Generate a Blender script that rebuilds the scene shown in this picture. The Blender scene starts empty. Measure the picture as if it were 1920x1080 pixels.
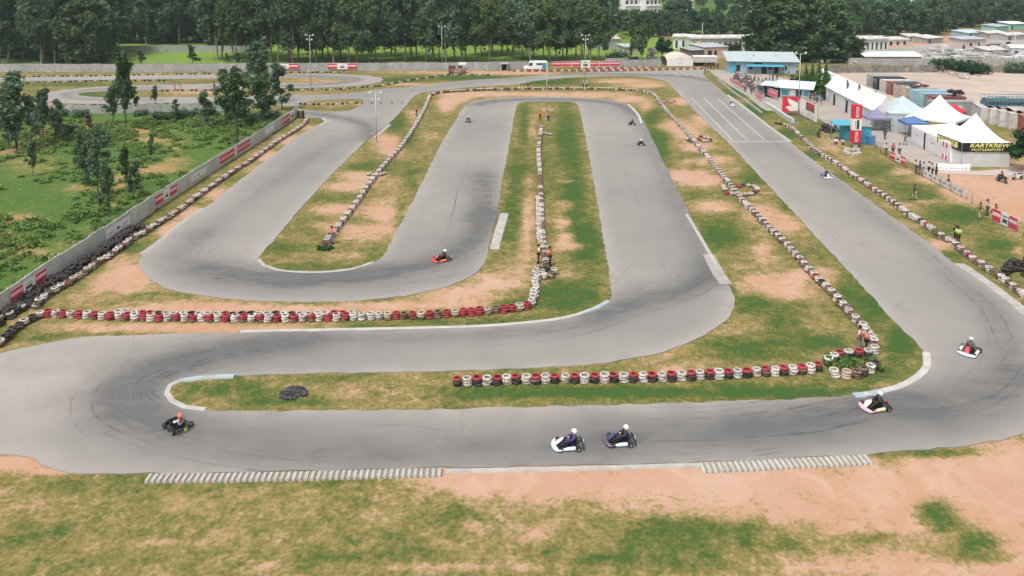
EXPO = 0.47
HAZE = 0.00025
import bpy, bmesh, math, random
import numpy as np
from mathutils import Vector, Matrix, geometry as mgeo

random.seed(7); RNG = np.random.default_rng(7)
SC = bpy.context.scene
COL = SC.collection

# ------------------------------------------------------------------ camera
F, PY, TH, H = 1444.0, 100.0, math.radians(5.93), 25.0
cam_d = bpy.data.cameras.new('camera'); cam = bpy.data.objects.new('camera', cam_d); COL.objects.link(cam)
cam.location = (0, 0, H); cam.rotation_euler = (math.pi/2 - TH, 0, 0)
cam_d.sensor_width = 36; cam_d.lens = F/1920*36; cam_d.shift_y = -(540-PY)/1920
cam_d.clip_start = 0.5; cam_d.clip_end = 6000
SC.camera = cam
CT, ST = math.cos(TH), math.sin(TH)

def G(px, py, z=0.0):
    """world point at height z seen at photo pixel (px, py)"""
    x = (px-960)/F; y = -(py-PY)/F
    d = (x, CT + y*ST, -ST + y*CT)
    t = (z-H)/d[2]
    return Vector((d[0]*t, d[1]*t, z))
def P(x, y, z=0.0):
    dz = z-H
    zc = y*CT - dz*ST; yc = y*ST + dz*CT
    return 960 + F*x/zc, PY - F*yc/zc
def SCL(py): return (py+50)*CT/H
def up(px, py, py_top):
    """height of a vertical thing standing at (px,py) whose top is at row py_top"""
    g = G(px, py); lo, hi = 0.0, 60.0
    for _ in range(40):
        m = (lo+hi)/2
        if P(g.x, g.y, m)[1] > py_top: lo = m
        else: hi = m
    return lo

# ------------------------------------------------------------------ materials
def nt_new(name):
    m = bpy.data.materials.new(name); m.use_nodes = True
    nt = m.node_tree; b = nt.nodes['Principled BSDF']; b.inputs['Specular IOR Level'].default_value = 0.3
    return m, nt, b
MATS = {}
def M(name, col, rough=0.7, var=0.12, scale=3.0, metal=0.0, dirt=None, dirt_amt=0.0, bump=0.0, spec=0.3):
    if name in MATS: return MATS[name]
    m, nt, b = nt_new(name)
    N = nt.nodes; L = nt.links
    tc = N.new('ShaderNodeTexCoord'); oi = N.new('ShaderNodeObjectInfo')
    add = N.new('ShaderNodeVectorMath'); add.operation = 'ADD'
    mul = N.new('ShaderNodeMath'); mul.operation = 'MULTIPLY'; mul.inputs[1].default_value = 37.0
    L.new(oi.outputs['Random'], mul.inputs[0]); L.new(tc.outputs['Object'], add.inputs[0]); L.new(mul.outputs[0], add.inputs[1])
    no = N.new('ShaderNodeTexNoise'); no.inputs['Scale'].default_value = scale; no.inputs['Detail'].default_value = 5
    L.new(add.outputs[0], no.inputs['Vector'])
    mr = N.new('ShaderNodeMapRange'); mr.inputs['From Min'].default_value = 0.3; mr.inputs['From Max'].default_value = 0.7
    mr.inputs['To Min'].default_value = 1-var; mr.inputs['To Max'].default_value = 1+var
    L.new(no.outputs['Fac'], mr.inputs['Value'])
    mr2 = N.new('ShaderNodeMapRange'); mr2.inputs['To Min'].default_value = 1-var*0.7; mr2.inputs['To Max'].default_value = 1+var*0.7
    L.new(oi.outputs['Random'], mr2.inputs['Value'])
    mm = N.new('ShaderNodeMath'); mm.operation = 'MULTIPLY'; L.new(mr.outputs[0], mm.inputs[0]); L.new(mr2.outputs[0], mm.inputs[1])
    vm = N.new('ShaderNodeVectorMath'); vm.operation = 'SCALE'; vm.inputs[0].default_value = col[:3]
    L.new(mm.outputs[0], vm.inputs['Scale'])
    out = vm.outputs[0]
    if dirt is not None:
        n2 = N.new('ShaderNodeTexNoise'); n2.inputs['Scale'].default_value = scale*2.3; n2.inputs['Detail'].default_value = 6
        L.new(add.outputs[0], n2.inputs['Vector'])
        r2 = N.new('ShaderNodeMapRange'); r2.inputs['From Min'].default_value = 0.62-0.35*dirt_amt; r2.inputs['From Max'].default_value = 0.72
        L.new(n2.outputs['Fac'], r2.inputs['Value'])
        mx = N.new('ShaderNodeMix'); mx.data_type = 'RGBA'; mx.inputs['B'].default_value = (*dirt, 1)
        L.new(out, mx.inputs['A']); L.new(r2.outputs[0], mx.inputs['Factor']); out = mx.outputs['Result']
    L.new(out, b.inputs['Base Color'])
    b.inputs['Roughness'].default_value = rough; b.inputs['Metallic'].default_value = metal
    b.inputs['Specular IOR Level'].default_value = spec
    if bump:
        bp = N.new('ShaderNodeBump'); bp.inputs['Strength'].default_value = bump; bp.inputs['Distance'].default_value = 0.05
        L.new(no.outputs['Fac'], bp.inputs['Height']); L.new(bp.outputs[0], b.inputs['Normal'])
    MATS[name] = m
    return m

DUST = (0.36, 0.24, 0.16)
m_white_tyre = M('white_tyre_paint', (0.64, 0.60, 0.57), 0.7, 0.2, 4, dirt=(0.24, 0.19, 0.16), dirt_amt=0.7)
m_red_tyre = M('red_tyre_paint', (0.34, 0.035, 0.050), 0.6, 0.25, 4, dirt=(0.24, 0.08, 0.07), dirt_amt=0.5)
m_black_tyre = M('black_rubber', (0.035, 0.033, 0.034), 0.8, 0.3, 4, dirt=(0.10, 0.08, 0.07), dirt_amt=0.6)
m_dull_tyre = M('dusty_rubber', (0.12, 0.075, 0.065), 0.85, 0.3, 4, dirt=DUST, dirt_amt=0.5)
m_cream_tyre = M('cream_tyre_paint', (0.50, 0.43, 0.36), 0.7, 0.2, 4, dirt=DUST, dirt_amt=0.7)
m_conc = M('precast_concrete', (0.40, 0.395, 0.385), 0.9, 0.14, 0.9, dirt=(0.27, 0.27, 0.27), dirt_amt=0.55)
m_conc_pale = M('whitewashed_concrete', (0.52, 0.52, 0.50), 0.9, 0.1, 0.6, dirt=(0.42, 0.42, 0.41), dirt_amt=0.4)
m_apron = M('old_concrete_strip', (0.38, 0.355, 0.33), 0.9, 0.15, 1.2, dirt=(0.30, 0.27, 0.24), dirt_amt=0.5)
m_kerb = M('kerb_concrete', (0.42, 0.405, 0.38), 0.85, 0.15, 1.5, dirt=(0.44, 0.40, 0.36), dirt_amt=0.4)
m_white = M('white_paint', (0.78, 0.78, 0.78), 0.6, 0.05, 1)
m_line = M('worn_line_paint', (0.50, 0.50, 0.49), 0.8, 0.12, 2, dirt=(0.33, 0.32, 0.31), dirt_amt=0.45)
m_tent = M('white_canvas', (0.80, 0.80, 0.81), 0.7, 0.04, 0.8, dirt=(0.70, 0.69, 0.69), dirt_amt=0.4)
m_tent_grey = M('grey_canvas', (0.60, 0.61, 0.62), 0.7, 0.08, 1.2)
m_mint = M('mint_canvas', (0.40, 0.47, 0.48), 0.7, 0.07, 0.8)
m_bluecloth = M('blue_canvas', (0.09, 0.17, 0.34), 0.7, 0.12, 1)
m_purple = M('purple_canvas', (0.21, 0.20, 0.31), 0.7, 0.12, 1)
m_red = M('banner_red', (0.60, 0.03, 0.055), 0.55, 0.06, 1)
m_pinkred = M('faded_banner_red', (0.62, 0.13, 0.17), 0.6, 0.1, 1)
m_black = M('black_plastic', (0.018, 0.018, 0.02), 0.5, 0.2, 4)
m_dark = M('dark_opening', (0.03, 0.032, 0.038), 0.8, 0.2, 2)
m_navy = M('navy', (0.03, 0.035, 0.09), 0.6, 0.2, 3)
m_steel = M('galvanised_steel', (0.48, 0.49, 0.48), 0.5, 0.08, 2, metal=0.2)
m_tealmetal = M('teal_steel', (0.07, 0.13, 0.16), 0.6, 0.2, 2)
m_blue = M('turquoise_paint', (0.08, 0.33, 0.44), 0.6, 0.1, 1)
m_paleblue = M('pale_blue_plaster', (0.32, 0.43, 0.48), 0.8, 0.08, 0.8)
m_roofw = M('pale_metal_roof', (0.40, 0.45, 0.47), 0.55, 0.06, 0.4)
m_yellow = M('yellow_vinyl', (0.80, 0.77, 0.26), 0.6, 0.06, 1)
m_pink = M('pink_plaster', (0.60, 0.47, 0.43), 0.85, 0.08, 0.5)
m_rustroof = M('red_tile', (0.36, 0.12, 0.09), 0.8, 0.2, 1)
m_stone = M('rubble_stone', (0.25, 0.235, 0.21), 0.95, 0.35, 0.7, dirt=(0.15, 0.15, 0.13), dirt_amt=0.6, bump=0.4)
m_skin = M('skin', (0.20, 0.105, 0.065), 0.6, 0.08, 6)
m_hair = M('black_hair', (0.012, 0.011, 0.011), 0.6, 0.2, 8)
m_orange = M('orange_vest', (0.95, 0.20, 0.05), 0.6, 0.08, 6)
m_pinkvest = M('pink_orange_vest', (0.88, 0.25, 0.18), 0.6, 0.08, 6)
m_lime = M('lime_vest', (0.55, 0.78, 0.22), 0.6, 0.08, 6)
m_bark = M('pale_bark', (0.26, 0.22, 0.19), 0.9, 0.3, 2)
m_barkd = M('dark_bark', (0.09, 0.075, 0.06), 0.9, 0.3, 2)
m_glass = M('dark_glass', (0.03, 0.05, 0.07), 0.15, 0.1, 1, spec=0.6)
m_woodpost = M('grey_timber', (0.22, 0.19, 0.17), 0.9, 0.2, 2)
m_rust = M('rusty_orange', (0.34, 0.13, 0.08), 0.8, 0.2, 1)
m_beige = M('beige_steel', (0.50, 0.42, 0.37), 0.7, 0.12, 0.8, dirt=(0.32, 0.2, 0.15), dirt_amt=0.5)
m_cgrey = M('grey_container', (0.29, 0.31, 0.31), 0.7, 0.1, 0.6)
m_cwhite = M('white_container', (0.58, 0.56, 0.54), 0.7, 0.08, 0.6, dirt=(0.38, 0.3, 0.26), dirt_amt=0.45)
m_cblue = M('blue_container', (0.26, 0.42, 0.50), 0.7, 0.12, 0.6)
m_cmaroon = M('maroon_container', (0.25, 0.09, 0.09), 0.7, 0.15, 0.6)
def flatm(name, col, rough=0.6): return M(name, col, rough, 0.06, 3)

def leafmat(name, dark, light, hue=0.0):
    m, nt, b = nt_new(name); N = nt.nodes; L = nt.links
    ge = N.new('ShaderNodeNewGeometry'); oi = N.new('ShaderNodeObjectInfo')
    n1 = N.new('ShaderNodeTexNoise'); n1.inputs['Scale'].default_value = 0.45; n1.inputs['Detail'].default_value = 3
    L.new(ge.outputs['Position'], n1.inputs['Vector'])
    rp = N.new('ShaderNodeMath'); rp.operation = 'MULTIPLY_ADD'
    L.new(ge.outputs['Random Per Island'], rp.inputs[0]); rp.inputs[1].default_value = 0.35; L.new(n1.outputs['Fac'], rp.inputs[2])
    ro = N.new('ShaderNodeMath'); ro.operation = 'MULTIPLY_ADD'
    L.new(oi.outputs['Random'], ro.inputs[0]); ro.inputs[1].default_value = 0.35; L.new(rp.outputs[0], ro.inputs[2])
    mr = N.new('ShaderNodeMapRange'); mr.inputs['From Min'].default_value = 0.45; mr.inputs['From Max'].default_value = 1.1
    L.new(ro.outputs[0], mr.inputs['Value'])
    mx = N.new('ShaderNodeMix'); mx.data_type = 'RGBA'
    mx.inputs['A'].default_value = (*dark, 1); mx.inputs['B'].default_value = (*light, 1)
    L.new(mr.outputs[0], mx.inputs['Factor']); L.new(mx.outputs['Result'], b.inputs['Base Color'])
    b.inputs['Roughness'].default_value = 0.75; b.inputs['Specular IOR Level'].default_value = 0.15
    tr = N.new('ShaderNodeBsdfTranslucent'); L.new(mx.outputs['Result'], tr.inputs['Color'])
    ms = N.new('ShaderNodeMixShader'); ms.inputs[0].default_value = 0.25
    out = N['Material Output']; L.new(b.outputs[0], ms.inputs[1]); L.new(tr.outputs[0], ms.inputs[2]); L.new(ms.outputs[0], out.inputs['Surface'])
    return m
m_leaf_euc = leafmat('eucalyptus_leaves', (0.045, 0.095, 0.045), (0.120, 0.195, 0.080))
m_leaf_young = leafmat('young_tree_leaves', (0.070, 0.130, 0.080), (0.140, 0.215, 0.115))
m_leaf_dark = leafmat('dark_leaves', (0.018, 0.055, 0.025), (0.045, 0.11, 0.04))
m_leaf_far = leafmat('distant_leaves', (0.052, 0.105, 0.058), (0.115, 0.185, 0.090))
m_leaf_olive = leafmat('olive_leaves', (.045, .085, .035), (.125, .175, .065))
m_leaf_cyp = leafmat('cypress_leaves', (0.050, 0.125, 0.035), (0.12, 0.23, 0.06))
m_leaf_brown = leafmat('dry_leaves', (0.16, 0.09, 0.06), (0.26, 0.17, 0.11))
m_leaf_weed = leafmat('weed_leaves', (0.085, 0.150, 0.040), (0.17, 0.26, 0.065))
m_leaf_flower = leafmat('planter_leaves', (0.05, 0.13, 0.035), (0.16, 0.24, 0.07))

# ------------------------------------------------------------------ builders
def tag(o, label=None, cat=None, group=None, kind=None):
    if label: o['label'] = label
    if cat: o['category'] = cat
    if group: o['group'] = group
    if kind: o['kind'] = kind
    return o
def empty(name, loc=(0, 0, 0), rz=0.0):
    o = bpy.data.objects.new(name, None); COL.objects.link(o)
    o.location = loc; o.rotation_euler = (0, 0, rz); o.empty_display_size = 0.2
    return o
def link_mesh(name, me, parent=None, mats=None, loc=None, rz=None):
    o = bpy.data.objects.new(name, me); COL.objects.link(o)
    if parent is not None: o.parent = parent
    if loc is not None: o.location = loc
    if rz is not None: o.rotation_euler = (0, 0, rz)
    if mats is not None:
        if not isinstance(mats, (list, tuple)): mats = [mats]
        if len(me.materials) < len(mats):
            for k in range(len(me.materials), len(mats)): me.materials.append(mats[k])
        for k, mm in enumerate(mats):
            o.material_slots[k].link = 'OBJECT'; o.material_slots[k].material = mm
    return o
class MB:
    def __init__(s): s.v = []; s.f = []; s.m = []; s.mi = 0; s.sm = False; s.s = []
    def face(s, idx): s.f.append(tuple(idx)); s.m.append(s.mi); s.s.append(s.sm)
    def quad(s, *pts):
        n = len(s.v); s.v += [tuple(p) for p in pts]; s.face(range(n, n+len(pts))); return s
    def box(s, c, d, rz=0.0, taper=1.0):
        cx, cy, cz = c; dx, dy, dz = d[0]/2, d[1]/2, d[2]/2; n = len(s.v); ca, sa = math.cos(rz), math.sin(rz)
        for k, (a, b_, e) in enumerate([(-1,-1,-1),(1,-1,-1),(1,1,-1),(-1,1,-1),(-1,-1,1),(1,-1,1),(1,1,1),(-1,1,1)]):
            t = taper if e > 0 else 1.0
            x, y = a*dx*t, b_*dy*t
            s.v.append((cx+x*ca-y*sa, cy+x*sa+y*ca, cz+e*dz))
        for q in [(0,3,2,1),(4,5,6,7),(0,1,5,4),(1,2,6,5),(2,3,7,6),(3,0,4,7)]: s.face([n+i for i in q])
        return s
    def prism(s, pts, z0, z1):
        n = len(s.v); k = len(pts)
        s.v += [(p[0], p[1], z0) for p in pts] + [(p[0], p[1], z1) for p in pts]
        s.face([n+i for i in range(k)][::-1]); s.face([n+k+i for i in range(k)])
        for i in range(k): j = (i+1) % k; s.face([n+i, n+j, n+k+j, n+k+i])
        return s
    def tube(s, p0, p1, r0, r1=None, seg=8, cap=True):
        r1 = r0 if r1 is None else r1
        p0 = Vector(p0); p1 = Vector(p1); ax = (p1-p0)
        if ax.length < 1e-6: return s
        ax.normalize(); a = ax.orthogonal().normalized(); b = ax.cross(a); n = len(s.v)
        for p, r in ((p0, r0), (p1, r1)):
            for i in range(seg):
                t = 2*math.pi*i/seg; s.v.append(tuple(p + (a*math.cos(t)+b*math.sin(t))*r))
        sm = s.sm; s.sm = True
        for i in range(seg): j = (i+1) % seg; s.face([n+i, n+j, n+seg+j, n+seg+i])
        s.sm = sm
        if cap: s.face([n+i for i in range(seg)][::-1]); s.face([n+seg+i for i in range(seg)])
        return s
    def path(s, pts, r, seg=6):
        for a, b in zip(pts[:-1], pts[1:]): s.tube(a, b, r, r, seg)
        return s
    def lathe(s, prof, c=(0, 0, 0), seg=16, axis='z', closed=False, a0=0.0, a1=2*math.pi):
        n = len(s.v); k = len(prof)
        for i in range(seg):
            t = 2*math.pi*i/seg; ct, st = math.cos(t), math.sin(t)
            for r, h in prof:
                if axis == 'z': s.v.append((c[0]+r*ct, c[1]+r*st, c[2]+h))
                elif axis == 'y': s.v.append((c[0]+r*ct, c[1]+h, c[2]+r*st))
                else: s.v.append((c[0]+h, c[1]+r*ct, c[2]+r*st))
        sm = s.sm; s.sm = True
        for i in range(seg):
            j = (i+1) % seg
            for q in range(k if closed else k-1):
                w = (q+1) % k
                if axis == 'y': s.face([n+i*k+q, n+i*k+w, n+j*k+w, n+j*k+q])
                else: s.face([n+i*k+q, n+j*k+q, n+j*k+w, n+i*k+w])
        s.sm = sm
        return s
    def ico(s, c, r, sc=(1, 1, 1), seg=10, rings=6):
        prof = [(max(1e-3, r*math.sin(math.pi*i/rings)), -r*math.cos(math.pi*i/rings)) for i in range(rings+1)]
        n = len(s.v); s.lathe(prof, (0, 0, 0), seg)
        for i in range(n, len(s.v)):
            v = s.v[i]; s.v[i] = (c[0]+v[0]*sc[0], c[1]+v[1]*sc[1], c[2]+v[2]*sc[2])
        return s
    def mesh(s, name):
        me = bpy.data.meshes.new(name); me.from_pydata([tuple(v) for v in s.v], [], s.f); me.update()
        me.polygons.foreach_set('use_smooth', s.s)
        me.polygons.foreach_set('material_index', s.m)
        return me
    def build(s, name, mats, parent=None, loc=None, rz=None):
        me = s.mesh(name)
        if not isinstance(mats, (list, tuple)): mats = [mats]
        for mm in mats: me.materials.append(mm)
        o = bpy.data.objects.new(name, me); COL.objects.link(o)
        if parent is not None: o.parent = parent
        if loc is not None: o.location = loc
        if rz is not None: o.rotation_euler = (0, 0, rz)
        return o
def bevel(o, w=0.02, seg=2):
    bm = bmesh.new(); bm.from_mesh(o.data)
    bmesh.ops.remove_doubles(bm, verts=bm.verts, dist=1e-5)
    bmesh.ops.bevel(bm, geom=list(bm.edges), offset=w, segments=seg, affect='EDGES', clamp_overlap=True)
    bm.to_mesh(o.data); bm.free(); return o
def copy_tree(o, parent=None):
    c = o.copy(); COL.objects.link(c); c.parent = parent
    for ch in CHILD.get(o.name, None) or [x for x in o.children]: copy_tree(ch, c)
    return c
CHILD = {}
def dup(root, loc, rz=0.0, scale=1.0):
    c = copy_tree(root); c.location = loc; c.rotation_euler = (0, 0, rz); c.scale = (scale,)*3
    for k in ('label', 'group'):
        if k in c and k == 'label': del c[k]
    return c
ORDW = ['zeroth','first','second','third','fourth','fifth','sixth','seventh','eighth','ninth','tenth','eleventh','twelfth']
def nth(i):
    if i < len(ORDW): return ORDW[i]
    return '%d%s' % (i, {1:'st',2:'nd',3:'rd'}.get(i % 10 if i % 100 not in (11,12,13) else 0, 'th'))
def text_mesh(txt, size=1.0, bold=0.0, ital=0.0):
    cu = bpy.data.curves.new('lettering', 'FONT'); cu.body = txt; cu.size = size; cu.align_x = 'CENTER'; cu.align_y = 'CENTER'
    cu.offset = bold; cu.shear = ital; cu.extrude = 0.004
    o = bpy.data.objects.new('lettering', cu); COL.objects.link(o)
    dg = bpy.context.evaluated_depsgraph_get(); dg.update()
    me = bpy.data.meshes.new_from_object(o.evaluated_get(dg)); bpy.data.objects.remove(o)
    me.materials.clear(); return me
TXT = {}
def lettering(txt, w, h, parent, mat, loc, rot, bold=0.0, ital=0.0, name='lettering'):
    """text fitted to w x h, standing upright, in parent space; rot = euler"""
    key = (txt, bold, ital)
    if key not in TXT: TXT[key] = text_mesh(txt, 1.0, bold, ital)
    me = TXT[key]
    co = np.empty(len(me.vertices)*3); me.vertices.foreach_get('co', co); co = co.reshape(-1, 3)
    mn, mx = co.min(0), co.max(0)
    o = link_mesh(name, me, parent, mat)
    sx = w/(mx[0]-mn[0]); sy = h/(mx[1]-mn[1]); o.scale = (sx, sy, 1)
    c = Matrix.Rotation(rot[2], 3, 'Z') @ Matrix.Rotation(rot[0], 3, 'X') @ Vector((-(mn[0]+mx[0])/2*sx, -(mn[1]+mx[1])/2*sy, 0))
    o.rotation_euler = rot; o.location = Vector(loc)+c
    return o
def catmull(pts, step=1.0, closed=False):
    pts = [Vector((p[0], p[1])) for p in pts]; n = len(pts); out = []
    rng = range(n if closed else n-1)
    for i in rng:
        if closed: p0, p1, p2, p3 = pts[(i-1) % n], pts[i], pts[(i+1) % n], pts[(i+2) % n]
        else: p0, p1, p2, p3 = pts[max(i-1, 0)], pts[i], pts[i+1], pts[min(i+2, n-1)]
        # centripetal-ish
        L_ = (p2-p1).length; k = max(1, int(L_/step))
        for j in range(k):
            t = j/k; t2, t3 = t*t, t*t*t
            # limit tangents to the segment length
            m1 = (p2-p0)*0.5; m2 = (p3-p1)*0.5
            if m1.length > L_: m1 *= L_/m1.length
            if m2.length > L_: m2 *= L_/m2.length
            out.append(p1*(2*t3-3*t2+1) + m1*(t3-2*t2+t) + p2*(-2*t3+3*t2) + m2*(t3-t2))
    if not closed: out.append(pts[-1])
    return out
def gpath(pix, step=1.0, closed=False, z=0.0): return catmull([G(a, b, z) for a, b in pix], step, closed)
def ribbon(mb, pts, w0, w1, z0, z1=None, z=None):
    """strip along 2D pts between lateral offsets w0..w1, box section from z0 up to z1"""
    L = []; n = len(pts)
    for i, p in enumerate(pts):
        d = (pts[min(i+1, n-1)] - pts[max(i-1, 0)]).normalized(); nn = Vector((-d.y, d.x))
        L.append((p+nn*w0, p+nn*w1))
    base = len(mb.v)
    for a, b in L:
        mb.v += [(a.x, a.y, z0), (a.x, a.y, z1), (b.x, b.y, z1), (b.x, b.y, z0)]
    for i in range(n-1):
        o = base+4*i
        mb.face([o, o+4, o+5, o+1]); mb.face([o+1, o+5, o+6, o+2]); mb.face([o+2, o+6, o+7, o+3])
    mb.face([base, base+1, base+2, base+3]); e = base+4*(n-1); mb.face([e+3, e+2, e+1, e])
def along(pts, spacing, start=0.0):
    out = []; acc = -start; prev = pts[0]; out.append((pts[0], (pts[1]-pts[0]).normalized())) if start == 0 else None
    need = spacing if start == 0 else start
    for p in pts[1:]:
        seg = (p-prev).length; d = (p-prev).normalized() if seg > 0 else Vector((1, 0)); t = 0
        while seg-t >= need:
            t += need; out.append((prev+d*t, d)); need = spacing
        need -= (seg-t); prev = p
    return out
def pip(poly, X, Y):
    poly = np.array([(p[0], p[1]) for p in poly]); ins = np.zeros(X.shape, bool); n = len(poly); j = n-1
    for i in range(n):
        xi, yi = poly[i]; xj, yj = poly[j]
        if yi != yj:
            c = ((yi > Y) != (yj > Y)) & (X < (xj-xi)*(Y-yi)/(yj-yi)+xi)
            ins ^= c
        j = i
    return ins
def polyd(X, Y, pts):
    """distance of points to a polyline"""
    d = np.full(X.shape, 1e9)
    for a, b in zip(pts[:-1], pts[1:]):
        ax, ay = a[0], a[1]; dx, dy = b[0]-ax, b[1]-ay; l2 = dx*dx+dy*dy+1e-9
        t = np.clip(((X-ax)*dx+(Y-ay)*dy)/l2, 0, 1)
        d = np.minimum(d, np.hypot(X-ax-t*dx, Y-ay-t*dy))
    return d
# ------------------------------------------------------------------ world light
SUN_EL, SUN_AZ = math.radians(62), math.radians(215)
w = bpy.data.worlds.new('World'); SC.world = w; w.use_nodes = True
wn = w.node_tree; bg = wn.nodes['Background']; sky = wn.nodes.new('ShaderNodeTexSky'); sky.sky_type = 'NISHITA'
sky.sun_disc = False; sky.sun_elevation = SUN_EL; sky.sun_rotation = SUN_AZ; sky.air_density = 1.6; sky.dust_density = 6.0; sky.ozone_density = 1.0
hs = wn.nodes.new('ShaderNodeHueSaturation'); hs.inputs['Saturation'].default_value = 0.15
wn.links.new(sky.outputs[0], hs.inputs['Color']); wn.links.new(hs.outputs[0], bg.inputs[0]); bg.inputs[1].default_value = 0.115
sd = bpy.data.lights.new('sun', 'SUN'); sd.energy = 1.5; sd.angle = math.radians(11); sd.color = (1, 0.97, 0.93)
so = bpy.data.objects.new('sun', sd); COL.objects.link(so)
dirv = Vector((math.sin(SUN_AZ)*math.cos(SUN_EL), math.cos(SUN_AZ)*math.cos(SUN_EL), math.sin(SUN_EL)))
so.rotation_euler = dirv.to_track_quat('Z', 'Y').to_euler()
SC.view_settings.view_transform = 'Standard'; SC.view_settings.look = 'None'; SC.view_settings.gamma = 1
SC.view_settings.exposure = EXPO

# ------------------------------------------------------------------ track outlines (photo pixels -> ground)
OUT = [(-90,760),(-70,715),(0,664),(60,650),(130,637),(200,631),(330,627),(450,624),(600,621),(750,618),(900,614),(1000,606),(1060,598),(1110,583),(1143,566),
 (1146,550),(1140,500),(1131,450),(1120,380),(1108,310),(1094,240),(1086,203),(1080,194),(1065,191),(1025,190),(985,191),(973,194),(967,205),(955,270),(940,350),(931,405),(918,455),(912,485),(898,507),(868,526),(820,542),(760,555),(690,563),(620,567),(540,567),(460,563),(390,556),(330,546),(290,531),(268,513),(260,495),(268,478),(300,455),(350,414),(400,378),(450,338),(500,300),(560,255),(600,233),(613,228),(603,222),(570,218),
 (563,210),(548,200),(505,197),(440,194),(440,181),(505,180),(540,179),(600,178),(660,175),(720,167),(780,163),(830,156),(890,150),(960,146),(1050,139),(1120,136),(1200,134),(1290,131),(1330,130),(1318,137),
 (1322,143),(1335,155),(1362,178),(1400,206),(1440,237),(1478,265),(1530,305),(1600,355),(1680,413),(1740,455),(1790,495),(1832,524),(1880,560),(1920,594),(1965,640),(1995,690),(1995,740),(1970,780),(1920,815),(1830,833),(1740,843),(1625,853),(1450,862),(1310,868),(1100,874),(835,878),(600,884),(400,888),(285,889),(200,889),(126,888),(95,881),(74,872),(64,858),(30,853),(-10,853),(-60,835),(-85,800)]
RINGH = [(484,488),(490,478),(510,455),(560,395),(620,330),(690,262),(730,231),(757,203),(775,182),(795,173),(850,167),(902,162),(965,159),(1002,152),(1077,145),(1180,142),(1220,146),(1249,153),(1262,165),(1284,188),(1320,225),(1365,268),(1410,315),(1500,412),(1590,508),(1660,585),(1722,648),(1736,664),(1738,685),(1718,708),(1680,727),(1640,737),(1600,742),(1500,749),(1350,754),(1200,759),(1000,764),(800,769),(600,771),(480,772),(385,770),(345,765),(322,754),(311,738),(318,723),(340,713),(380,708),(440,705),(600,701),(800,698),(950,693),(1080,686),(1180,674),(1260,655),(1320,628),(1360,602),(1377,577),(1376,556),(1360,522),(1320,452),(1290,395),(1262,340),(1235,285),(1207,228),(1192,207),(1175,196),(1150,189),(1110,185),(1050,182),(980,182),(920,185),(885,191),(868,203),(853,228),(830,265),(800,325),(770,385),(740,440),(722,476),(700,493),(660,506),(620,511),(570,512),(520,508),(494,499)]
KIS = [(566,206),(565,197),(580,190),(678,187),(652,208)]
def loopw(pix, step):
    pts = gpath(pix, step*.55, True)
    rr = random.Random(3)
    return [Vector((p.x+rr.uniform(-.09, .09), p.y+rr.uniform(-.09, .09))) for p in pts]
W_OUT = loopw(OUT, 1.2); W_RING = loopw(RINGH, 1.2); W_K = loopw(KIS, 2.0)

# racing lines: (pixel polyline, half width m, strength)
DARK = [
 ([(1920,700),(1850,745),(1760,768),(1680,770),(1600,775),(1480,800),(1350,815),(1150,820)], 1.6, .55),
 ([(1700,745),(1620,765),(1500,790),(1400,800)], 1.1, .55),
 ([(1560,330),(1640,400),(1720,460),(1800,530),(1860,590),(1890,660)], 1.3, .3),
 ([(1860,560),(1905,640),(1890,700),(1830,750),(1740,775)], 1.6, .25),
 ([(1100,842),(800,850),(600,852),(450,835),(330,810),(240,775),(215,735),(260,700),(350,672),(470,650),(560,640)], 1.7, .55),
 ([(230,760),(260,725),(330,690),(420,665),(500,648)], 1.3, .5),
 ([(300,790),(240,755),(250,715),(300,690)], 1.6, .35),
 ([(480,645),(620,637),(800,632),(1000,622),(1100,604),(1180,575),(1260,555),(1330,520)], 1.0, .45),
 ([(1120,590),(1200,560),(1290,545),(1340,500)], 1.6, .4),
 ([(1345,520),(1320,470),(1290,410),(1262,350),(1238,295),(1215,245),(1195,215)], 1.2, .5),
 ([(1195,215),(1170,199),(1120,190),(1050,187),(980,187),(925,190),(890,197)], 1.3, .75),
 ([(905,330),(910,370),(905,410)], 1.6, .6),
 ([(912,400),(895,445),(850,478),(790,500),(720,512),(640,520),(540,522)], 1.4, .75),
 ([(690,515),(560,525),(460,515),(390,500)], 1.6, .55),
 ([(540,525),(430,525),(350,505),(330,480),(380,440)], 1.5, .38),
 ([(380,440),(450,390),(560,310),(640,260)], 1.3, .28),
 ([(570,212),(620,218),(670,228),(695,245),(690,262)], 1.2, .7),
 ([(1030,140),(1120,139),(1200,140),(1290,144),(1330,152)], 1.0, .75),
 ([(1330,152),(1360,185),(1420,235),(1470,280),(1560,350)], 1.0, .2),
 ([(850,155),(1000,146)], 1.5, .15),
 ([(960,500),(700,545)], 0.5, .1),
]
def asphalt_dark(X, Y):
    v = np.zeros(X.shape)
    for pix, hw, s in DARK:
        pl = gpath(pix, 3.0); d = polyd(X, Y, pl)
        v = np.maximum(v, 0) + s*(.62*np.exp(-(d/hw)**2)+.38*np.exp(-(d/(hw*2.1))**2))*(1-np.clip(v, 0, 1)*0.6)
    return np.clip(v*1.25, 0, 1)

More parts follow.
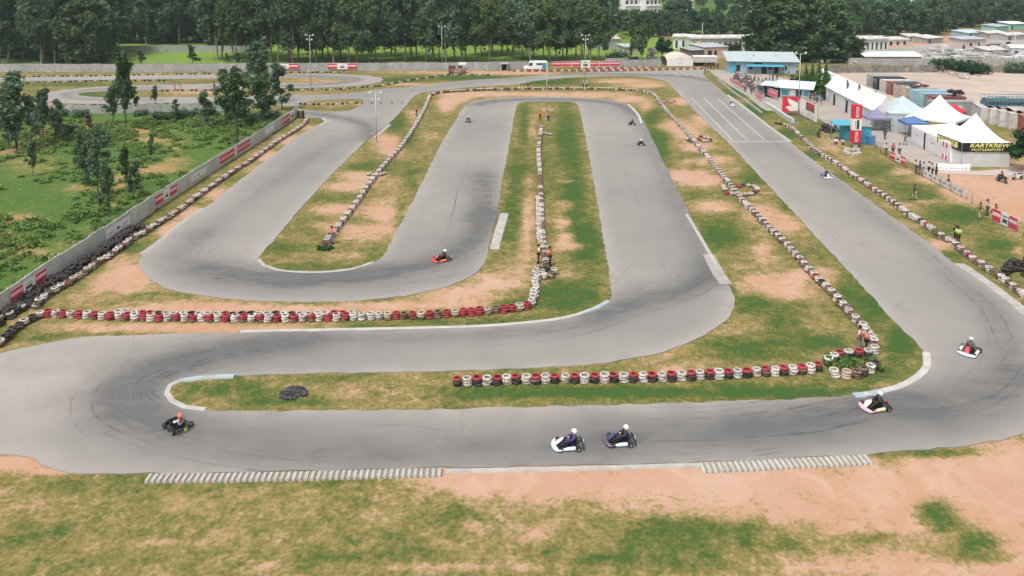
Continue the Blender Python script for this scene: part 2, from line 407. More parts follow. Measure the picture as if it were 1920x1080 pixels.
def asphalt_mesh():
    xs = []; D = 36.0; pts = []
    while D < 215:
        st = 0.75 if D < 70 else (1.0 if D < 110 else 1.8)
        X = np.arange(-0.80*D-12, 0.80*D+14, st); X = np.clip(X, -95, 130)
        X = np.unique(X) + (st/2 if int(D*10) % 2 else 0)
        pts.append(np.stack([X, np.full(X.shape, D)+RNG.uniform(-.1, .1, X.shape)], 1)); D += st
    A = np.concatenate(pts)
    ins = pip(W_OUT, A[:, 0], A[:, 1]) & ~pip(W_RING, A[:, 0], A[:, 1]) & ~pip(W_K, A[:, 0], A[:, 1])
    A = A[ins]
    dl = np.minimum(np.minimum(polyd(A[:, 0], A[:, 1], W_OUT+[W_OUT[0]]), polyd(A[:, 0], A[:, 1], W_RING+[W_RING[0]])), polyd(A[:, 0], A[:, 1], W_K+[W_K[0]]))
    A = A[dl > 0.45]
    V = []; E = []
    for lp in (W_OUT, W_RING, W_K):
        n = len(V); k = len(lp); V += [Vector(p) for p in lp]; E += [(n+i, n+(i+1) % k) for i in range(k)]
    V += [Vector((a, b)) for a, b in A]
    r = mgeo.delaunay_2d_cdt(V, E, [], 0, 1e-4)
    vs = np.array([(v.x, v.y) for v in r[0]]); fs = [f for f in r[2] if len(f) >= 3]
    c = np.array([vs[list(f)].mean(0) for f in fs])
    keep = pip(W_OUT, c[:, 0], c[:, 1]) & ~pip(W_RING, c[:, 0], c[:, 1]) & ~pip(W_K, c[:, 0], c[:, 1])
    F_ = [tuple(f) for f, k in zip(fs, keep) if k]
    v3 = [(a, b, 0.05) for a, b in vs]
    # skirts
    for lp in (W_OUT, W_RING, W_K):
        n = len(v3); k = len(lp); v3 += [(p.x, p.y, 0.05) for p in lp] + [(p.x, p.y, -0.02) for p in lp]
        F_ += [(n+i, n+(i+1) % k, n+k+(i+1) % k, n+k+i) for i in range(k)]
    me = bpy.data.meshes.new('asphalt_track'); me.from_pydata(v3, [], F_); me.update()
    co = np.array(v3); at = me.attributes.new('dark', 'FLOAT', 'POINT')
    at.data.foreach_set('value', asphalt_dark(co[:, 0], co[:, 1]).astype(np.float32))
    # pale dusty zones
    du = np.zeros(len(co))
    for px, py, rx, ry, s in [(80,760,170,90,.9),(60,700,150,40,.6),(500,640,300,12,.3),(330,850,250,25,.4),(1150,770,500,12,.55),(1900,700,80,120,.45),(1000,650,350,25,.3),(1780,760,100,30,.3),(480,470,90,40,.45),(1350,560,40,40,.5),(640,215,60,18,.4),(1280,170,40,20,.3)]:
        qx, qy = P(co[:, 0], co[:, 1], 0.0); du += s*np.exp(-((qx-px)/rx)**2-((qy-py)/ry)**2)
    de = np.minimum(polyd(co[:, 0], co[:, 1], W_OUT+[W_OUT[0]]), polyd(co[:, 0], co[:, 1], W_RING+[W_RING[0]]))
    du = du + .75*np.exp(-(de/.75)**2)
    at = me.attributes.new('dust', 'FLOAT', 'POINT'); at.data.foreach_set('value', np.clip(du, 0, 1).astype(np.float32))
    return me
def asphalt_mat():
    m, nt, b = nt_new('worn_asphalt'); N = nt.nodes; L = nt.links
    tc = N.new('ShaderNodeTexCoord')
    def noise(sc, det=5, vec=None, rough=0.55, dist=0):
        n = N.new('ShaderNodeTexNoise'); n.inputs['Scale'].default_value = sc; n.inputs['Detail'].default_value = det
        n.inputs['Roughness'].default_value = rough; n.inputs['Distortion'].default_value = dist
        L.new(vec if vec is not None else tc.outputs['Object'], n.inputs['Vector']); return n
    def mix(a, b_, f):
        x = N.new('ShaderNodeMix'); x.data_type = 'RGBA'
        for k, v in (('A', a), ('B', b_)):
            if isinstance(v, tuple): x.inputs[k].default_value = (*v, 1)
            else: L.new(v, x.inputs[k])
        if isinstance(f, float): x.inputs['Factor'].default_value = f
        else: L.new(f, x.inputs['Factor'])
        return x.outputs['Result']
    def rng(v, a, b_, c=0.0, d=1.0):
        r = N.new('ShaderNodeMapRange'); L.new(v, r.inputs['Value'])
        for k, q in (('From Min', a), ('From Max', b_), ('To Min', c), ('To Max', d)): r.inputs[k].default_value = q
        return r.outputs[0]
    def attr(nm): a = N.new('ShaderNodeAttribute'); a.attribute_name = nm; return a.outputs['Fac']
    def math_(op, a, b_):
        x = N.new('ShaderNodeMath'); x.operation = op
        for i, v in enumerate((a, b_)):
            if isinstance(v, (int, float)): x.inputs[i].default_value = v
            else: L.new(v, x.inputs[i])
        return x.outputs[0]
    big = noise(0.045, 4); mid = noise(0.35, 6); fine = noise(6.0, 3)
    base = mix((0.226, 0.217, 0.204), (0.282, 0.262, 0.242), rng(big.outputs['Fac'], .38, .62))
    base = mix(base, (0.365, 0.325, 0.300), math_('MULTIPLY', attr('dust'), rng(mid.outputs['Fac'], .35, .62, .3, .95)))
    base = mix(base, (0.20, 0.195, 0.188), rng(mid.outputs['Fac'], .54, .74, 0, .35))
    # rubber, broken up along the driving direction
    mp = N.new('ShaderNodeMapping'); mp.inputs['Scale'].default_value = (0.4, .9, 1); L.new(tc.outputs['Object'], mp.inputs[0])
    st = noise(0.9, 6, mp.outputs[0], 0.65, 0.4)
    dk = math_('MULTIPLY', attr('dark'), rng(st.outputs['Fac'], .25, .75, .6, 1.15))
    base = mix(base, (0.095, 0.095, 0.096), math_('MINIMUM', dk, 0.85))
    # tar patches and hairline cracks
    vo = N.new('ShaderNodeTexVoronoi'); vo.feature = 'DISTANCE_TO_EDGE'; vo.inputs['Scale'].default_value = 0.07
    mp2 = N.new('ShaderNodeMapping'); mp2.inputs['Scale'].default_value = (1.6, .6, 1); mp2.inputs['Rotation'].default_value = (0, 0, .4)
    ds = noise(0.5, 4); vm = N.new('ShaderNodeVectorMath'); vm.operation = 'MULTIPLY_ADD'; L.new(ds.outputs['Color'], vm.inputs[0]); vm.inputs[1].default_value = (3, 3, 0); L.new(tc.outputs['Object'], vm.inputs[2])
    L.new(vm.outputs[0], mp2.inputs[0]); L.new(mp2.outputs[0], vo.inputs['Vector'])
    ck = math_('MULTIPLY', rng(vo.outputs['Distance'], .0, .006, 1, 0), rng(big.outputs['Fac'], .48, .56, 0, .25))
    base = mix(base, (0.11, 0.11, 0.105), ck)
    base = mix(base, (0.13, 0.127, 0.122), rng(fine.outputs['Fac'], .66, .78, 0, .5))
    L.new(base, b.inputs['Base Color']); b.inputs['Roughness'].default_value = 0.82
    bp = N.new('ShaderNodeBump'); bp.inputs['Strength'].default_value = .25; bp.inputs['Distance'].default_value = .02
    L.new(fine.outputs['Fac'], bp.inputs['Height']); L.new(bp.outputs[0], b.inputs['Normal'])
    return m
m_asph = asphalt_mat()
am = asphalt_mesh(); am.materials.append(m_asph)
ao = bpy.data.objects.new('asphalt_track', am); COL.objects.link(ao); tag(ao, kind='structure')

# second loop of the circuit far left
R1 = [(-60,152),(35,149),(200,146),(360,144),(520,142.5),(620,143),(672,146),(688,150),(670,156),(600,160),(480,161.5),(380,162.5),(300,163.5),(210,166),(140,171),(108,177),(112,184),(160,188.5),(240,189),(340,188),(441,187.5)]
p = gpath(R1, 2.0); mb = MB()
base = []
for i, q in enumerate(p):
    d = (p[min(i+1, len(p)-1)]-p[max(i-1, 0)]).normalized(); nn = Vector((-d.y, d.x)); hw = 3.9
    for k in range(7):
        o_ = -hw+2*hw*k/6; mb.v.append((q.x+nn.x*o_, q.y+nn.y*o_, 0.046))
for i in range(len(p)-1):
    for k in range(6): mb.face([i*7+k, (i+1)*7+k, (i+1)*7+k+1, i*7+k+1])
o = mb.build('asphalt_road', m_asph); tag(o, kind='structure')
co = np.array(mb.v); dk = np.zeros(len(co))
for pl, hw, s in [([(540,142),(640,145),(672,149),(640,156),(540,161),(400,162)], 1.4, .8), ([(300,165),(180,168),(125,176),(150,186),(300,188)], 1.2, .6)]:
    dk += s*np.exp(-(polyd(co[:, 0], co[:, 1], gpath(pl, 3.0))/hw)**2)
at = o.data.attributes.new('dark', 'FLOAT', 'POINT'); at.data.foreach_set('value', np.clip(dk, 0, 1).astype(np.float32))
at = o.data.attributes.new('dust', 'FLOAT', 'POINT'); at.data.foreach_set('value', np.full(len(co), .5, np.float32))

# ------------------------------------------------------------------ ground
# (px,py,rx,ry,value 0 dirt .. .5 dry grass .. 1 green, weight)
BL = [
 # foreground
 (850,905,130,18,.15,.8),(1000,900,180,30,.02,1),(1200,905,200,30,.02,1),(1400,910,200,45,.05,1),(1620,925,170,50,.03,1),(1800,900,130,60,.02,1),(1880,960,90,110,.05,1),(1690,985,80,40,.02,.9),(1900,1060,80,50,.1,1),
 (1500,965,150,25,.12,.9),(1480,1005,150,20,.2,.8),(1580,1060,200,22,.12,.9),(1750,1065,110,30,.08,.9),(1850,870,120,30,.02,1),(1180,950,120,14,.3,.8),(1320,960,60,18,.15,.7),
 (60,990,70,22,.85,.9),(30,1010,60,20,.95,.8),(600,1045,120,16,.85,.9),(760,1035,90,14,.8,.8),(250,1045,90,10,.75,.7),(860,965,45,10,1,1),(845,968,80,16,.75,.6),(1150,1045,60,10,1,1),(1260,1005,100,28,.95,1),(1350,1000,130,24,.85,.8),(1440,1018,90,8,.75,.8),(1640,1010,80,10,.7,.7),
 (1755,962,38,26,.95,1),(1775,985,40,12,.9,.9),(1835,1018,40,22,.9,.95),(1780,1040,50,10,.8,.7),(1870,1045,40,12,.75,.7),(1250,1055,160,14,.85,.7),(1745,848,110,9,.75,1),(1000,1000,45,14,.15,.9),(800,950,60,10,.25,.6),(720,970,50,22,.25,.7),
 (640,915,140,12,.5,.8),(420,905,250,10,.7,.9),(200,915,140,12,.68,.8),(60,900,90,10,.7,.9),(25,868,55,14,.0,1),(100,884,40,6,.05,1),(310,1020,90,5,.2,.9),(480,1000,90,6,.3,.6),(590,935,70,8,.35,.6),(300,1070,60,6,.2,.8),(490,1062,25,7,.1,.9),(880,1062,200,6,.2,.7),(150,955,150,20,.58,.5),(430,950,200,16,.6,.5),
 # lower left
 (50,630,70,14,.72,1),(120,612,60,10,.5,.7),(230,614,110,9,.1,1),(370,615,120,8,.08,1),(520,613,90,5,.15,1),(700,611,150,6,.66,1),(900,604,140,8,.75,1),(640,607,70,6,.6,.8),(100,645,60,5,.25,.7),
 (235,515,50,30,.02,1),(200,545,50,20,.15,.9),(150,560,60,14,.35,.8),(300,575,90,10,.1,1),(250,557,60,8,.6,.8),(230,570,50,6,.65,.6),(420,578,100,7,.15,1),(580,580,120,7,.08,1),(760,573,120,7,.08,1),(860,552,70,16,.05,1),(935,535,50,20,.08,1),(900,565,60,8,.2,.9),(960,570,35,10,.8,1),(950,548,30,8,.5,.8),(970,505,30,18,.3,.8),(985,480,18,20,.25,.8),(990,430,10,40,.12,.9),(990,390,9,25,.1,.9),(350,552,100,3,.7,.8),
 (120,535,30,10,.8,.8),(175,500,30,12,.85,.8),(240,460,30,12,.85,.8),(300,425,25,10,.75,.8),
 (320,432,28,16,.12,1),(360,400,28,14,.12,1),(410,365,26,14,.15,1),(455,325,28,12,.6,.8),(470,318,15,10,.3,.8),(500,292,24,10,.12,1),(540,262,24,9,.12,1),(575,240,22,6,.25,1),(590,228,18,5,.7,.6),
 # left island
 (540,465,40,14,.85,.9),(590,500,90,9,.72,.9),(520,490,30,8,.6,.8),(690,480,40,10,.82,.9),(600,480,80,8,.5,.8),(655,480,50,5,.28,.8),(560,445,45,10,.5,.8),(575,420,20,20,.8,.6),(620,422,40,7,.2,1),(625,392,42,9,.12,1),(640,372,50,6,.7,.8),(655,350,40,9,.1,1),(675,330,35,9,.1,1),(690,312,40,8,.85,.9),(735,282,25,16,.12,1),(725,262,26,10,.08,1),(770,262,16,14,.92,.9),(745,230,16,18,.9,.9),(775,215,14,12,.3,.8),(780,190,14,8,.6,.9),
 (740,310,30,14,.6,.8),(735,355,30,14,.42,.9),(725,400,40,18,.05,1),(715,380,40,10,.35,.7),(695,430,60,14,.12,1),(675,445,40,9,.15,1),(672,415,25,10,.7,.8),(790,270,30,16,.55,.7),(805,255,20,10,.35,.8),(820,225,18,14,.55,.8),(835,195,18,16,.06,1),(860,185,22,7,.05,1),(815,210,10,14,.6,.7),(770,330,14,40,.72,.7),(750,400,10,40,.7,.7),(700,465,14,14,.7,.7),
 # far band
 (900,177,60,5,.04,1),(1000,177,70,4,.04,1),(1100,178,70,5,.04,1),(1180,186,30,6,.04,1),(1215,200,14,10,.1,1),(1010,155,60,4,.88,1),(1080,152,60,5,.88,1),(900,163,60,2,.5,.8),(1160,152,60,4,.1,1),(1210,160,45,5,.12,1),(1120,150,30,2,.5,.8),(1240,172,20,8,.6,1),(1200,176,20,4,.6,.8),
 # centre strip
 (1062,260,20,60,.92,.9),(1075,360,22,80,.97,1),(1100,470,26,60,.97,1),(985,230,12,40,.85,.8),(970,330,16,50,.9,.8),(960,400,16,40,.85,.8),(950,440,16,16,.9,.7),(1025,300,20,50,.75,.6),(1010,200,22,4,.5,.9),(1020,205,18,3,.25,.9),(1008,215,14,3,.3,.7),(998,240,7,25,.3,.9),(968,270,6,8,.4,.7),(990,340,9,10,.3,.8),(1055,320,22,20,.6,.8),(1060,340,16,3,.3,.9),(1060,385,16,10,.35,.8),(1055,420,13,10,.06,1),(1060,448,15,14,.06,1),(1070,462,28,7,.1,1),(1090,500,40,12,.55,.8),(1060,515,40,8,.35,.8),(1060,560,60,25,.95,1),(1010,595,40,6,.65,.8),(1045,535,16,10,.9,.7),(955,470,14,14,.6,.6),
 # right island
 (1230,270,24,50,.9,.9),(1225,225,14,20,.9,.9),(1290,290,20,30,.7,.7),(1280,190,22,7,.08,1),(1265,235,34,10,.1,1),(1290,250,28,12,.15,1),(1240,222,16,10,.6,.6),(1300,275,30,10,.12,1),(1325,225,24,10,.1,1),(1320,262,24,8,.2,1),(1300,306,20,8,.1,1),(1290,330,35,12,.05,1),(1325,338,28,10,.05,1),(1345,300,30,8,.15,1),(1370,320,24,10,.35,.9),(1335,388,36,10,.04,1),(1310,365,30,8,.8,.8),(1300,310,10,8,.9,.6),(1390,412,30,4,.4,.9),(1430,400,30,14,.1,1),(1460,412,24,14,.08,1),(1475,425,28,10,.12,1),(1350,440,40,24,.93,1),(1400,470,20,10,.5,.7),(1430,465,18,12,.1,1),(1440,485,24,8,.2,.9),(1500,520,26,14,.1,1),(1545,520,22,22,.1,1),(1460,540,50,18,.05,1),(1425,525,24,8,.1,1),(1500,552,36,12,.1,1),(1420,575,26,18,.93,1),(1460,600,30,16,.92,1),(1480,580,60,20,.7,.6),(1420,650,60,20,.9,.8),(1350,650,50,14,.85,.7),(1500,650,50,14,.55,.8),(1430,600,16,8,.4,.6),(1370,550,10,20,.9,.8),(1545,640,60,12,.9,.8),(1530,560,24,30,.55,.6),(1640,580,30,40,.95,1),(1690,640,30,30,.97,1),(1600,545,30,40,.85,.8),(1550,470,30,30,.7,.6),(1480,380,20,20,.85,.8),(1410,330,20,20,.8,.8),(1265,692,20,5,.1,1),(1380,615,16,8,.35,.7),(1300,660,30,8,.6,.8),
 (1380,735,250,12,.97,1),(1650,705,30,20,.85,.7),(1660,722,20,8,.25,.9),(1490,718,20,12,.5,.8),(1340,728,30,8,.6,.6),(1100,735,180,10,.95,1),(900,735,80,12,.85,.8),(650,710,60,8,.9,.9),(430,730,80,14,.85,.9),(350,745,30,10,.75,.7),(740,715,90,8,.5,.9),(760,735,110,3,.3,.9),(700,735,60,14,.55,.7),(500,755,100,8,.8,.8),(550,722,40,4,.35,.8),(980,700,100,6,.55,.7),(560,765,120,4,.5,.6),
 # right verge
 (1560,275,22,20,.25,.9),(1590,300,20,12,.25,.8),(1640,320,40,14,.8,.9),(1690,345,40,16,.7,.9),(1690,322,22,6,.25,.9),(1740,370,40,20,.85,.9),(1680,385,50,6,.35,.9),(1720,395,60,6,.4,.8),(1735,378,25,4,.22,.9),(1800,400,50,20,.88,1),(1770,430,30,20,.8,.8),(1850,430,50,12,.75,.8),(1800,455,60,4,.35,.9),(1880,465,40,20,.95,1),(1840,480,50,20,.7,.8),(1910,470,12,8,.2,.9),(1765,460,26,10,.12,1),(1770,480,20,10,.85,.8),(1700,420,60,5,.3,.8),(1640,365,40,5,.55,.8),(1590,335,30,8,.7,.8),(1530,290,30,8,.9,.8),(1480,250,20,10,.9,.9),(1420,205,26,14,.95,1),(1380,175,22,9,.9,1),(1345,150,16,4,.6,.9),(1520,245,16,12,.8,.8),(1560,235,20,12,.75,.8),(1490,222,40,8,.6,.8),(1840,540,20,14,.4,.8),(1850,510,16,8,.6,.7),
 # apron right
 (1840,360,70,26,.0,1),(1780,335,60,10,.02,1),(1900,390,40,26,.0,1),(1930,360,50,60,.0,1),(1870,325,80,6,.03,1),(1925,430,30,20,.35,1),
 # far right yards
 (1700,170,200,25,.08,1),(1850,170,130,28,.06,1),(1600,150,60,12,.12,1),(1850,110,120,14,.15,1),(1800,85,180,14,.15,1),(1850,70,120,10,.2,1),(1400,104,120,6,.2,1),(1640,100,80,10,.2,1),(300,950,500,40,.50,.6),(800,1000,500,50,.48,.5),(300,1030,400,30,.50,.5),(1700,92,120,12,.12,1),(1700,130,150,8,.3,1),
 # far centre
 (760,150,60,5,.85,.9),(800,145,60,4,.7,.9),(890,146,60,4,.95,1),(780,158,50,3,.2,.9),(930,136,80,3,.12,1),(820,136,80,3,.2,.9),(1000,138,60,1.5,.1,1),(620,210,50,3,.55,1),(620,195,60,3,.35,.9),(540,175,60,3,.35,.8),
 (600,151,60,4,.2,.9),(560,150,60,5,.4,.8),(160,176,60,6,.85,1),(260,172,60,6,.5,.8),(380,173,60,4,.15,.9),(320,152,160,3,.6,.9),(120,158,100,4,.75,.9),(60,200,60,8,.2,.8),
]
LEFTF = [(-400,640),(-5,602),(8,590),(100,524),(200,458),(300,388),(400,322),(500,258),(553,222),(545,212),(440,206),(380,205),(100,210),(-500,216)]
FARF = [(-900,121),(480,118),(850,118),(1130,117),(1290,112),(1300,88),(1200,60),(-900,60)]
def gcoords():
    ys = [14.0]
    while ys[-1] < 4200:
        y = ys[-1]; ys.append(y + (0.45 if y < 60 else 0.7 if y < 110 else 1.1 if y < 190 else 2.2 if y < 300 else (y-270)*0.09))
    xs = [0.0]
    while xs[-1] < 3500:
        x = xs[-1]; xs.append(x + (0.7 if x < 60 else 1.1 if x < 120 else 2.5 if x < 200 else (x-180)*0.12))
    xs = [-v for v in xs[:0:-1]] + xs
    return np.array(xs), np.array(ys)
gx, gy = gcoords(); X, Y = np.meshgrid(gx, gy); X = X.ravel(); Y = Y.ravel()
qx, qy = P(X, Y, 0.0)
R = np.full(X.shape, .535)
for bx, by, rx, ry, val, wt in BL:
    e = ((qx-bx)/rx)**2+((qy-by)/ry)**2; wgt = wt*np.exp(-np.clip(e, 0, 50)**1.4*0.8)
    R = R*(1-wgt)+val*wgt
LU = np.zeros(X.shape)
lf = pip([G(a, b) for a, b in LEFTF], X, Y); LU[lf] = 1; R[lf] = .76
for bx, by, rx, ry, val in [(60,310,70,14,.45),(30,285,60,10,.3),(100,240,60,8,.35),(190,240,80,6,.3),(270,245,60,6,.25),(60,270,80,4,.35),(225,345,18,22,.2),(290,315,60,12,.3),(330,300,30,10,.35),(150,350,40,8,.4),(40,410,40,10,.3),(75,415,20,6,.25),(40,470,50,14,.35),(130,455,30,8,.4),(180,430,30,8,.4),(290,262,60,8,.3),(10,440,30,8,.3),(85,475,30,8,.4),(70,255,60,8,.3),(370,225,30,4,.5),(330,280,20,5,.4),(210,385,14,4,.3)]:
    e = ((qx-bx)/rx)**2+((qy-by)/ry)**2; wgt = np.exp(-e)*lf; R = R*(1-wgt)+val*wgt
ff = pip([G(a, b) for a, b in FARF], X, Y); R[ff] = 1.25; LU[ff] = .8
fr = (Y > 420) | ((Y > 330) & (qx < 1600)); R[fr] = .82; LU[fr] = 1.0
R += RNG.normal(0, .02, R.shape)
Z = np.zeros(X.shape)
nx, ny = len(gx), len(gy)
me = bpy.data.meshes.new('ground'); me.vertices.add(nx*ny); me.vertices.foreach_set('co', np.stack([X, Y, Z], 1).ravel().astype(np.float32))
i = np.arange(nx*ny).reshape(ny, nx); q = np.stack([i[:-1, :-1], i[:-1, 1:], i[1:, 1:], i[1:, :-1]], -1).reshape(-1, 4)
me.loops.add(q.size); me.loops.foreach_set('vertex_index', q.ravel().astype(np.int32))
me.polygons.add(len(q)); me.polygons.foreach_set('loop_start', np.arange(0, q.size, 4, dtype=np.int32)); me.update(calc_edges=True)
for nm, arr in (('veg', R), ('lush', LU)):
    at = me.attributes.new(nm, 'FLOAT', 'POINT'); at.data.foreach_set('value', arr.astype(np.float32))
def ground_mat():
    m, nt, b = nt_new('soil_and_grass'); N = nt.nodes; L = nt.links
    tc = N.new('ShaderNodeTexCoord')
    def noise(sc, det=5, rough=.55, dist=0, vs=None):
        n = N.new('ShaderNodeTexNoise'); n.inputs['Scale'].default_value = sc; n.inputs['Detail'].default_value = det; n.inputs['Roughness'].default_value = rough; n.inputs['Distortion'].default_value = dist
        v = tc.outputs['Object']
        if vs:
            mp = N.new('ShaderNodeMapping'); mp.inputs['Scale'].default_value = vs; L.new(v, mp.inputs[0]); v = mp.outputs[0]
        L.new(v, n.inputs['Vector']); return n.outputs['Fac']
    def attr(nm): a = N.new('ShaderNodeAttribute'); a.attribute_name = nm; return a.outputs['Fac']
    def madd(a, k, c):
        x = N.new('ShaderNodeMath'); x.operation = 'MULTIPLY_ADD'; L.new(a, x.inputs[0]); x.inputs[1].default_value = k
        if isinstance(c, float): x.inputs[2].default_value = c
        else: L.new(c, x.inputs[2])
        return x.outputs[0]
    def mix(a, b_, f, typ='MIX'):
        x = N.new('ShaderNodeMix'); x.data_type = 'RGBA'; x.blend_type = typ
        for k, v in (('A', a), ('B', b_)):
            if isinstance(v, tuple): x.inputs[k].default_value = (*v, 1)
            else: L.new(v, x.inputs[k])
        if isinstance(f, float): x.inputs['Factor'].default_value = f
        else: L.new(f, x.inputs['Factor'])
        return x.outputs['Result']
    def rng(v, a, b_, c=0.0, d=1.0):
        r = N.new('ShaderNodeMapRange'); L.new(v, r.inputs['Value'])
        for k, q in (('From Min', a), ('From Max', b_), ('To Min', c), ('To Max', d)): r.inputs[k].default_value = q
        return r.outputs[0]
    n1 = noise(0.16, 6, .6, .6); n2 = noise(0.9, 6, .65, .5); n3 = noise(4.5, 4, .6); n4 = noise(14, 3)
    v = madd(n1, 0.60, attr('veg')); v = madd(n2, 0.85, v); v = madd(n3, 0.75, v); n8 = noise(2.1, 5, .6, .3); v = madd(n8, .55, v); v = madd(v, 1.0, -1.375)
    ramp = N.new('ShaderNodeValToRGB'); L.new(v, ramp.inputs[0]); cr = ramp.color_ramp
    cr.elements[0].position = .16; cr.elements[0].color = (0.425, 0.275, 0.195, 1)
    cr.elements[1].position = 1.05 if False else 1.0; cr.elements[1].color = (0.044, 0.098, 0.024, 1)
    for pos, c in ((.27, (0.375, 0.25, 0.155)), (.36, (0.30, 0.215, 0.105)), (.46, (0.225, 0.180, 0.070)), (.58, (0.160, 0.142, 0.046)), (.72, (0.086, 0.112, 0.030)), (.87, (0.050, 0.094, 0.024))):
        e = cr.elements.new(pos); e.color = (*c, 1)
    rl = N.new('ShaderNodeValToRGB'); L.new(v, rl.inputs[0]); cl = rl.color_ramp
    cl.elements[0].position = .2; cl.elements[0].color = (0.34, 0.21, 0.10, 1)
    cl.elements[1].position = 1.0; cl.elements[1].color = (0.20, 0.30, 0.055, 1)
    for pos, c in ((.42, (0.26, 0.20, 0.08)), (.55, (0.12, 0.15, 0.04)), (.70, (0.078, 0.138, 0.032)), (.82, (0.058, 0.118, 0.028)), (.92, (0.085, 0.15, 0.033))):
        e = cl.elements.new(pos); e.color = (*c, 1)
    col = mix(ramp.outputs[0], rl.outputs[0], attr('lush'))
    # dirt tone drift: pink dust to orange soil
    nb = noise(0.07, 3); soil = mix((1.06, 1.02, 1.04), (1.02, 0.90, 0.80), rng(nb, .40, .66))
    f2 = rng(v, .2, .42, 1, 0); col2 = mix(col, soil, 1.0, 'MULTIPLY'); col = mix(col, col2, f2)
    n5 = noise(1.7, 5, .7, .8); wsp = N.new('ShaderNodeMath'); wsp.operation = 'MULTIPLY'; L.new(rng(n5, .60, .70, 0, .6), wsp.inputs[0]); L.new(f2, wsp.inputs[1])
    col = mix(col, (0.24, 0.20, 0.085), wsp.outputs[0])
    n6 = noise(.35, 6, .65, 1.2); wsp2 = N.new('ShaderNodeMath'); wsp2.operation = 'MULTIPLY'; L.new(rng(n6, .48, .66, 0, .55), wsp2.inputs[0]); L.new(f2, wsp2.inputs[1])
    col = mix(col, (0.50, 0.36, 0.275), wsp2.outputs[0])
    sp = rng(n4, .60, .72, 0, .3); col = mix(col, (0.16, 0.14, 0.07), sp)
    sp2 = rng(n4, .24, .34, .35, 0); col = mix(col, (0.42, 0.37, 0.19), sp2)
    L.new(col, b.inputs['Base Color']); b.inputs['Roughness'].default_value = .95; b.inputs['Specular IOR Level'].default_value = .1
    bp = N.new('ShaderNodeBump'); bp.inputs['Strength'].default_value = .3; bp.inputs['Distance'].default_value = .08
    hh = madd(n3, .6, n2); L.new(hh, bp.inputs['Height']); L.new(bp.outputs[0], b.inputs['Normal'])
    return m
m_ground = ground_mat(); me.materials.append(m_ground)
go = bpy.data.objects.new('ground', me); COL.objects.link(go); tag(go, kind='structure')

# ------------------------------------------------------------------ kerbs, markings, paving
def kerb(pix, w0, w1, h=0.12, mat=None, name='kerb', rs=1.0):
    mb = MB(); pts = gpath(pix, rs); n = len(pts); L_ = []
    # low bevelled section
    for i, p in enumerate(pts):
        d = (pts[min(i+1, n-1)]-pts[max(i-1, 0)]).normalized(); nn = Vector((-d.y, d.x)); s = 1 if w1 > w0 else -1
        a = p+nn*w0; b_ = p+nn*w1
        mb.v += [(a.x, a.y, 0.02), (a.x+nn.x*s*.08, a.y+nn.y*s*.08, h), (b_.x-nn.x*s*.05, b_.y-nn.y*s*.05, h), (b_.x, b_.y, -0.01)]
    for i in range(n-1):
        o = 4*i
        for k in range(3): mb.face([o+k, o+k+4, o+k+5, o+k+1] if w1 < w0 else [o+k+1, o+k+5, o+k+4, o+k])
    mb.face([0, 1, 2, 3]); e = 4*(n-1); mb.face([e+3, e+2, e+1, e])
    return tag(mb.build(name, mat or m_kerb), kind='structure')
kerb([(450,624),(600,621),(750,618),(900,614),(1000,606),(1060,598),(1110,583),(1143,566)], -0.05, 0.30, .09)
kerb([(1736,662),(1738,685),(1718,708),(1680,727),(1640,737),(1600,742)], -0.22, 0.30, .09)
kerb([(440,705),(380,708),(340,713),(318,723),(311,738),(322,754),(345,765),(385,770)], -0.15, 0.25, .09)
kerb([(484,488),(494,499),(520,508),(570,512),(620,511),(660,506),(700,493)], -0.1, 0.25, .09)
kerb([(940,400),(924,452),(920,468)], -0.1, .8, 0.055, m_apron, rs=.8)
kerb([(1290,402),(1320,452),(1345,495)], 0.05, -0.35, 0.06)
kerb([(1340,478),(1360,515),(1374,533)], 0.0, -1.1, 0.055, m_apron)
kerb([(600,236),(613,228),(606,223)], -0.1, 0.3)
kerb([(700,258),(728,234)], -0.5, .1, 0.055, m_apron)
kerb([(1178,196),(1196,215),(1203,232)], -.25, .25)
kerb([(268,478),(300,455),(350,414),(385,392)], -0.05, .5, .055, m_apron)
kerb([(1790,495),(1832,524),(1880,560),(1920,594),(1960,635)], .0, .9, .055, m_apron)
kerb([(835,880),(1000,877),(1100,875),(1200,872),(1310,869)], 0.0, -0.32, .09)
kerb([(1480,266),(1440,238),(1400,206),(1362,178)], .0, -.5, .06)
def ribs(pix, w, name='ribbed_kerb'):
    mb = MB(); pts = gpath(pix, .5)
    for p, d in along(pts, .30):
        nn = Vector((d.y, -d.x)); a = math.atan2(nn.y, nn.x); c = p+nn*(w/2+.05)
        mb.box((c.x, c.y, 0.06), (w, .16, .12), a, .9)
    o = mb.build(name, m_kerb); tag(o, kind='structure')
    mb = MB(); ribbon(mb, pts, -0.03, -w-.02, -0.01, 0.055); tag(mb.build('kerb_base', M('dark_kerb_base', (0.27, 0.23, 0.19), .9, .15, 2)), kind='structure')  # brown base strip, darker than the ribs set on it
ribs([(285,890),(400,889),(600,885),(700,882),(830,879)], .62)
ribs([(1312,869),(1400,866),(1500,860),(1622,854)], .75)
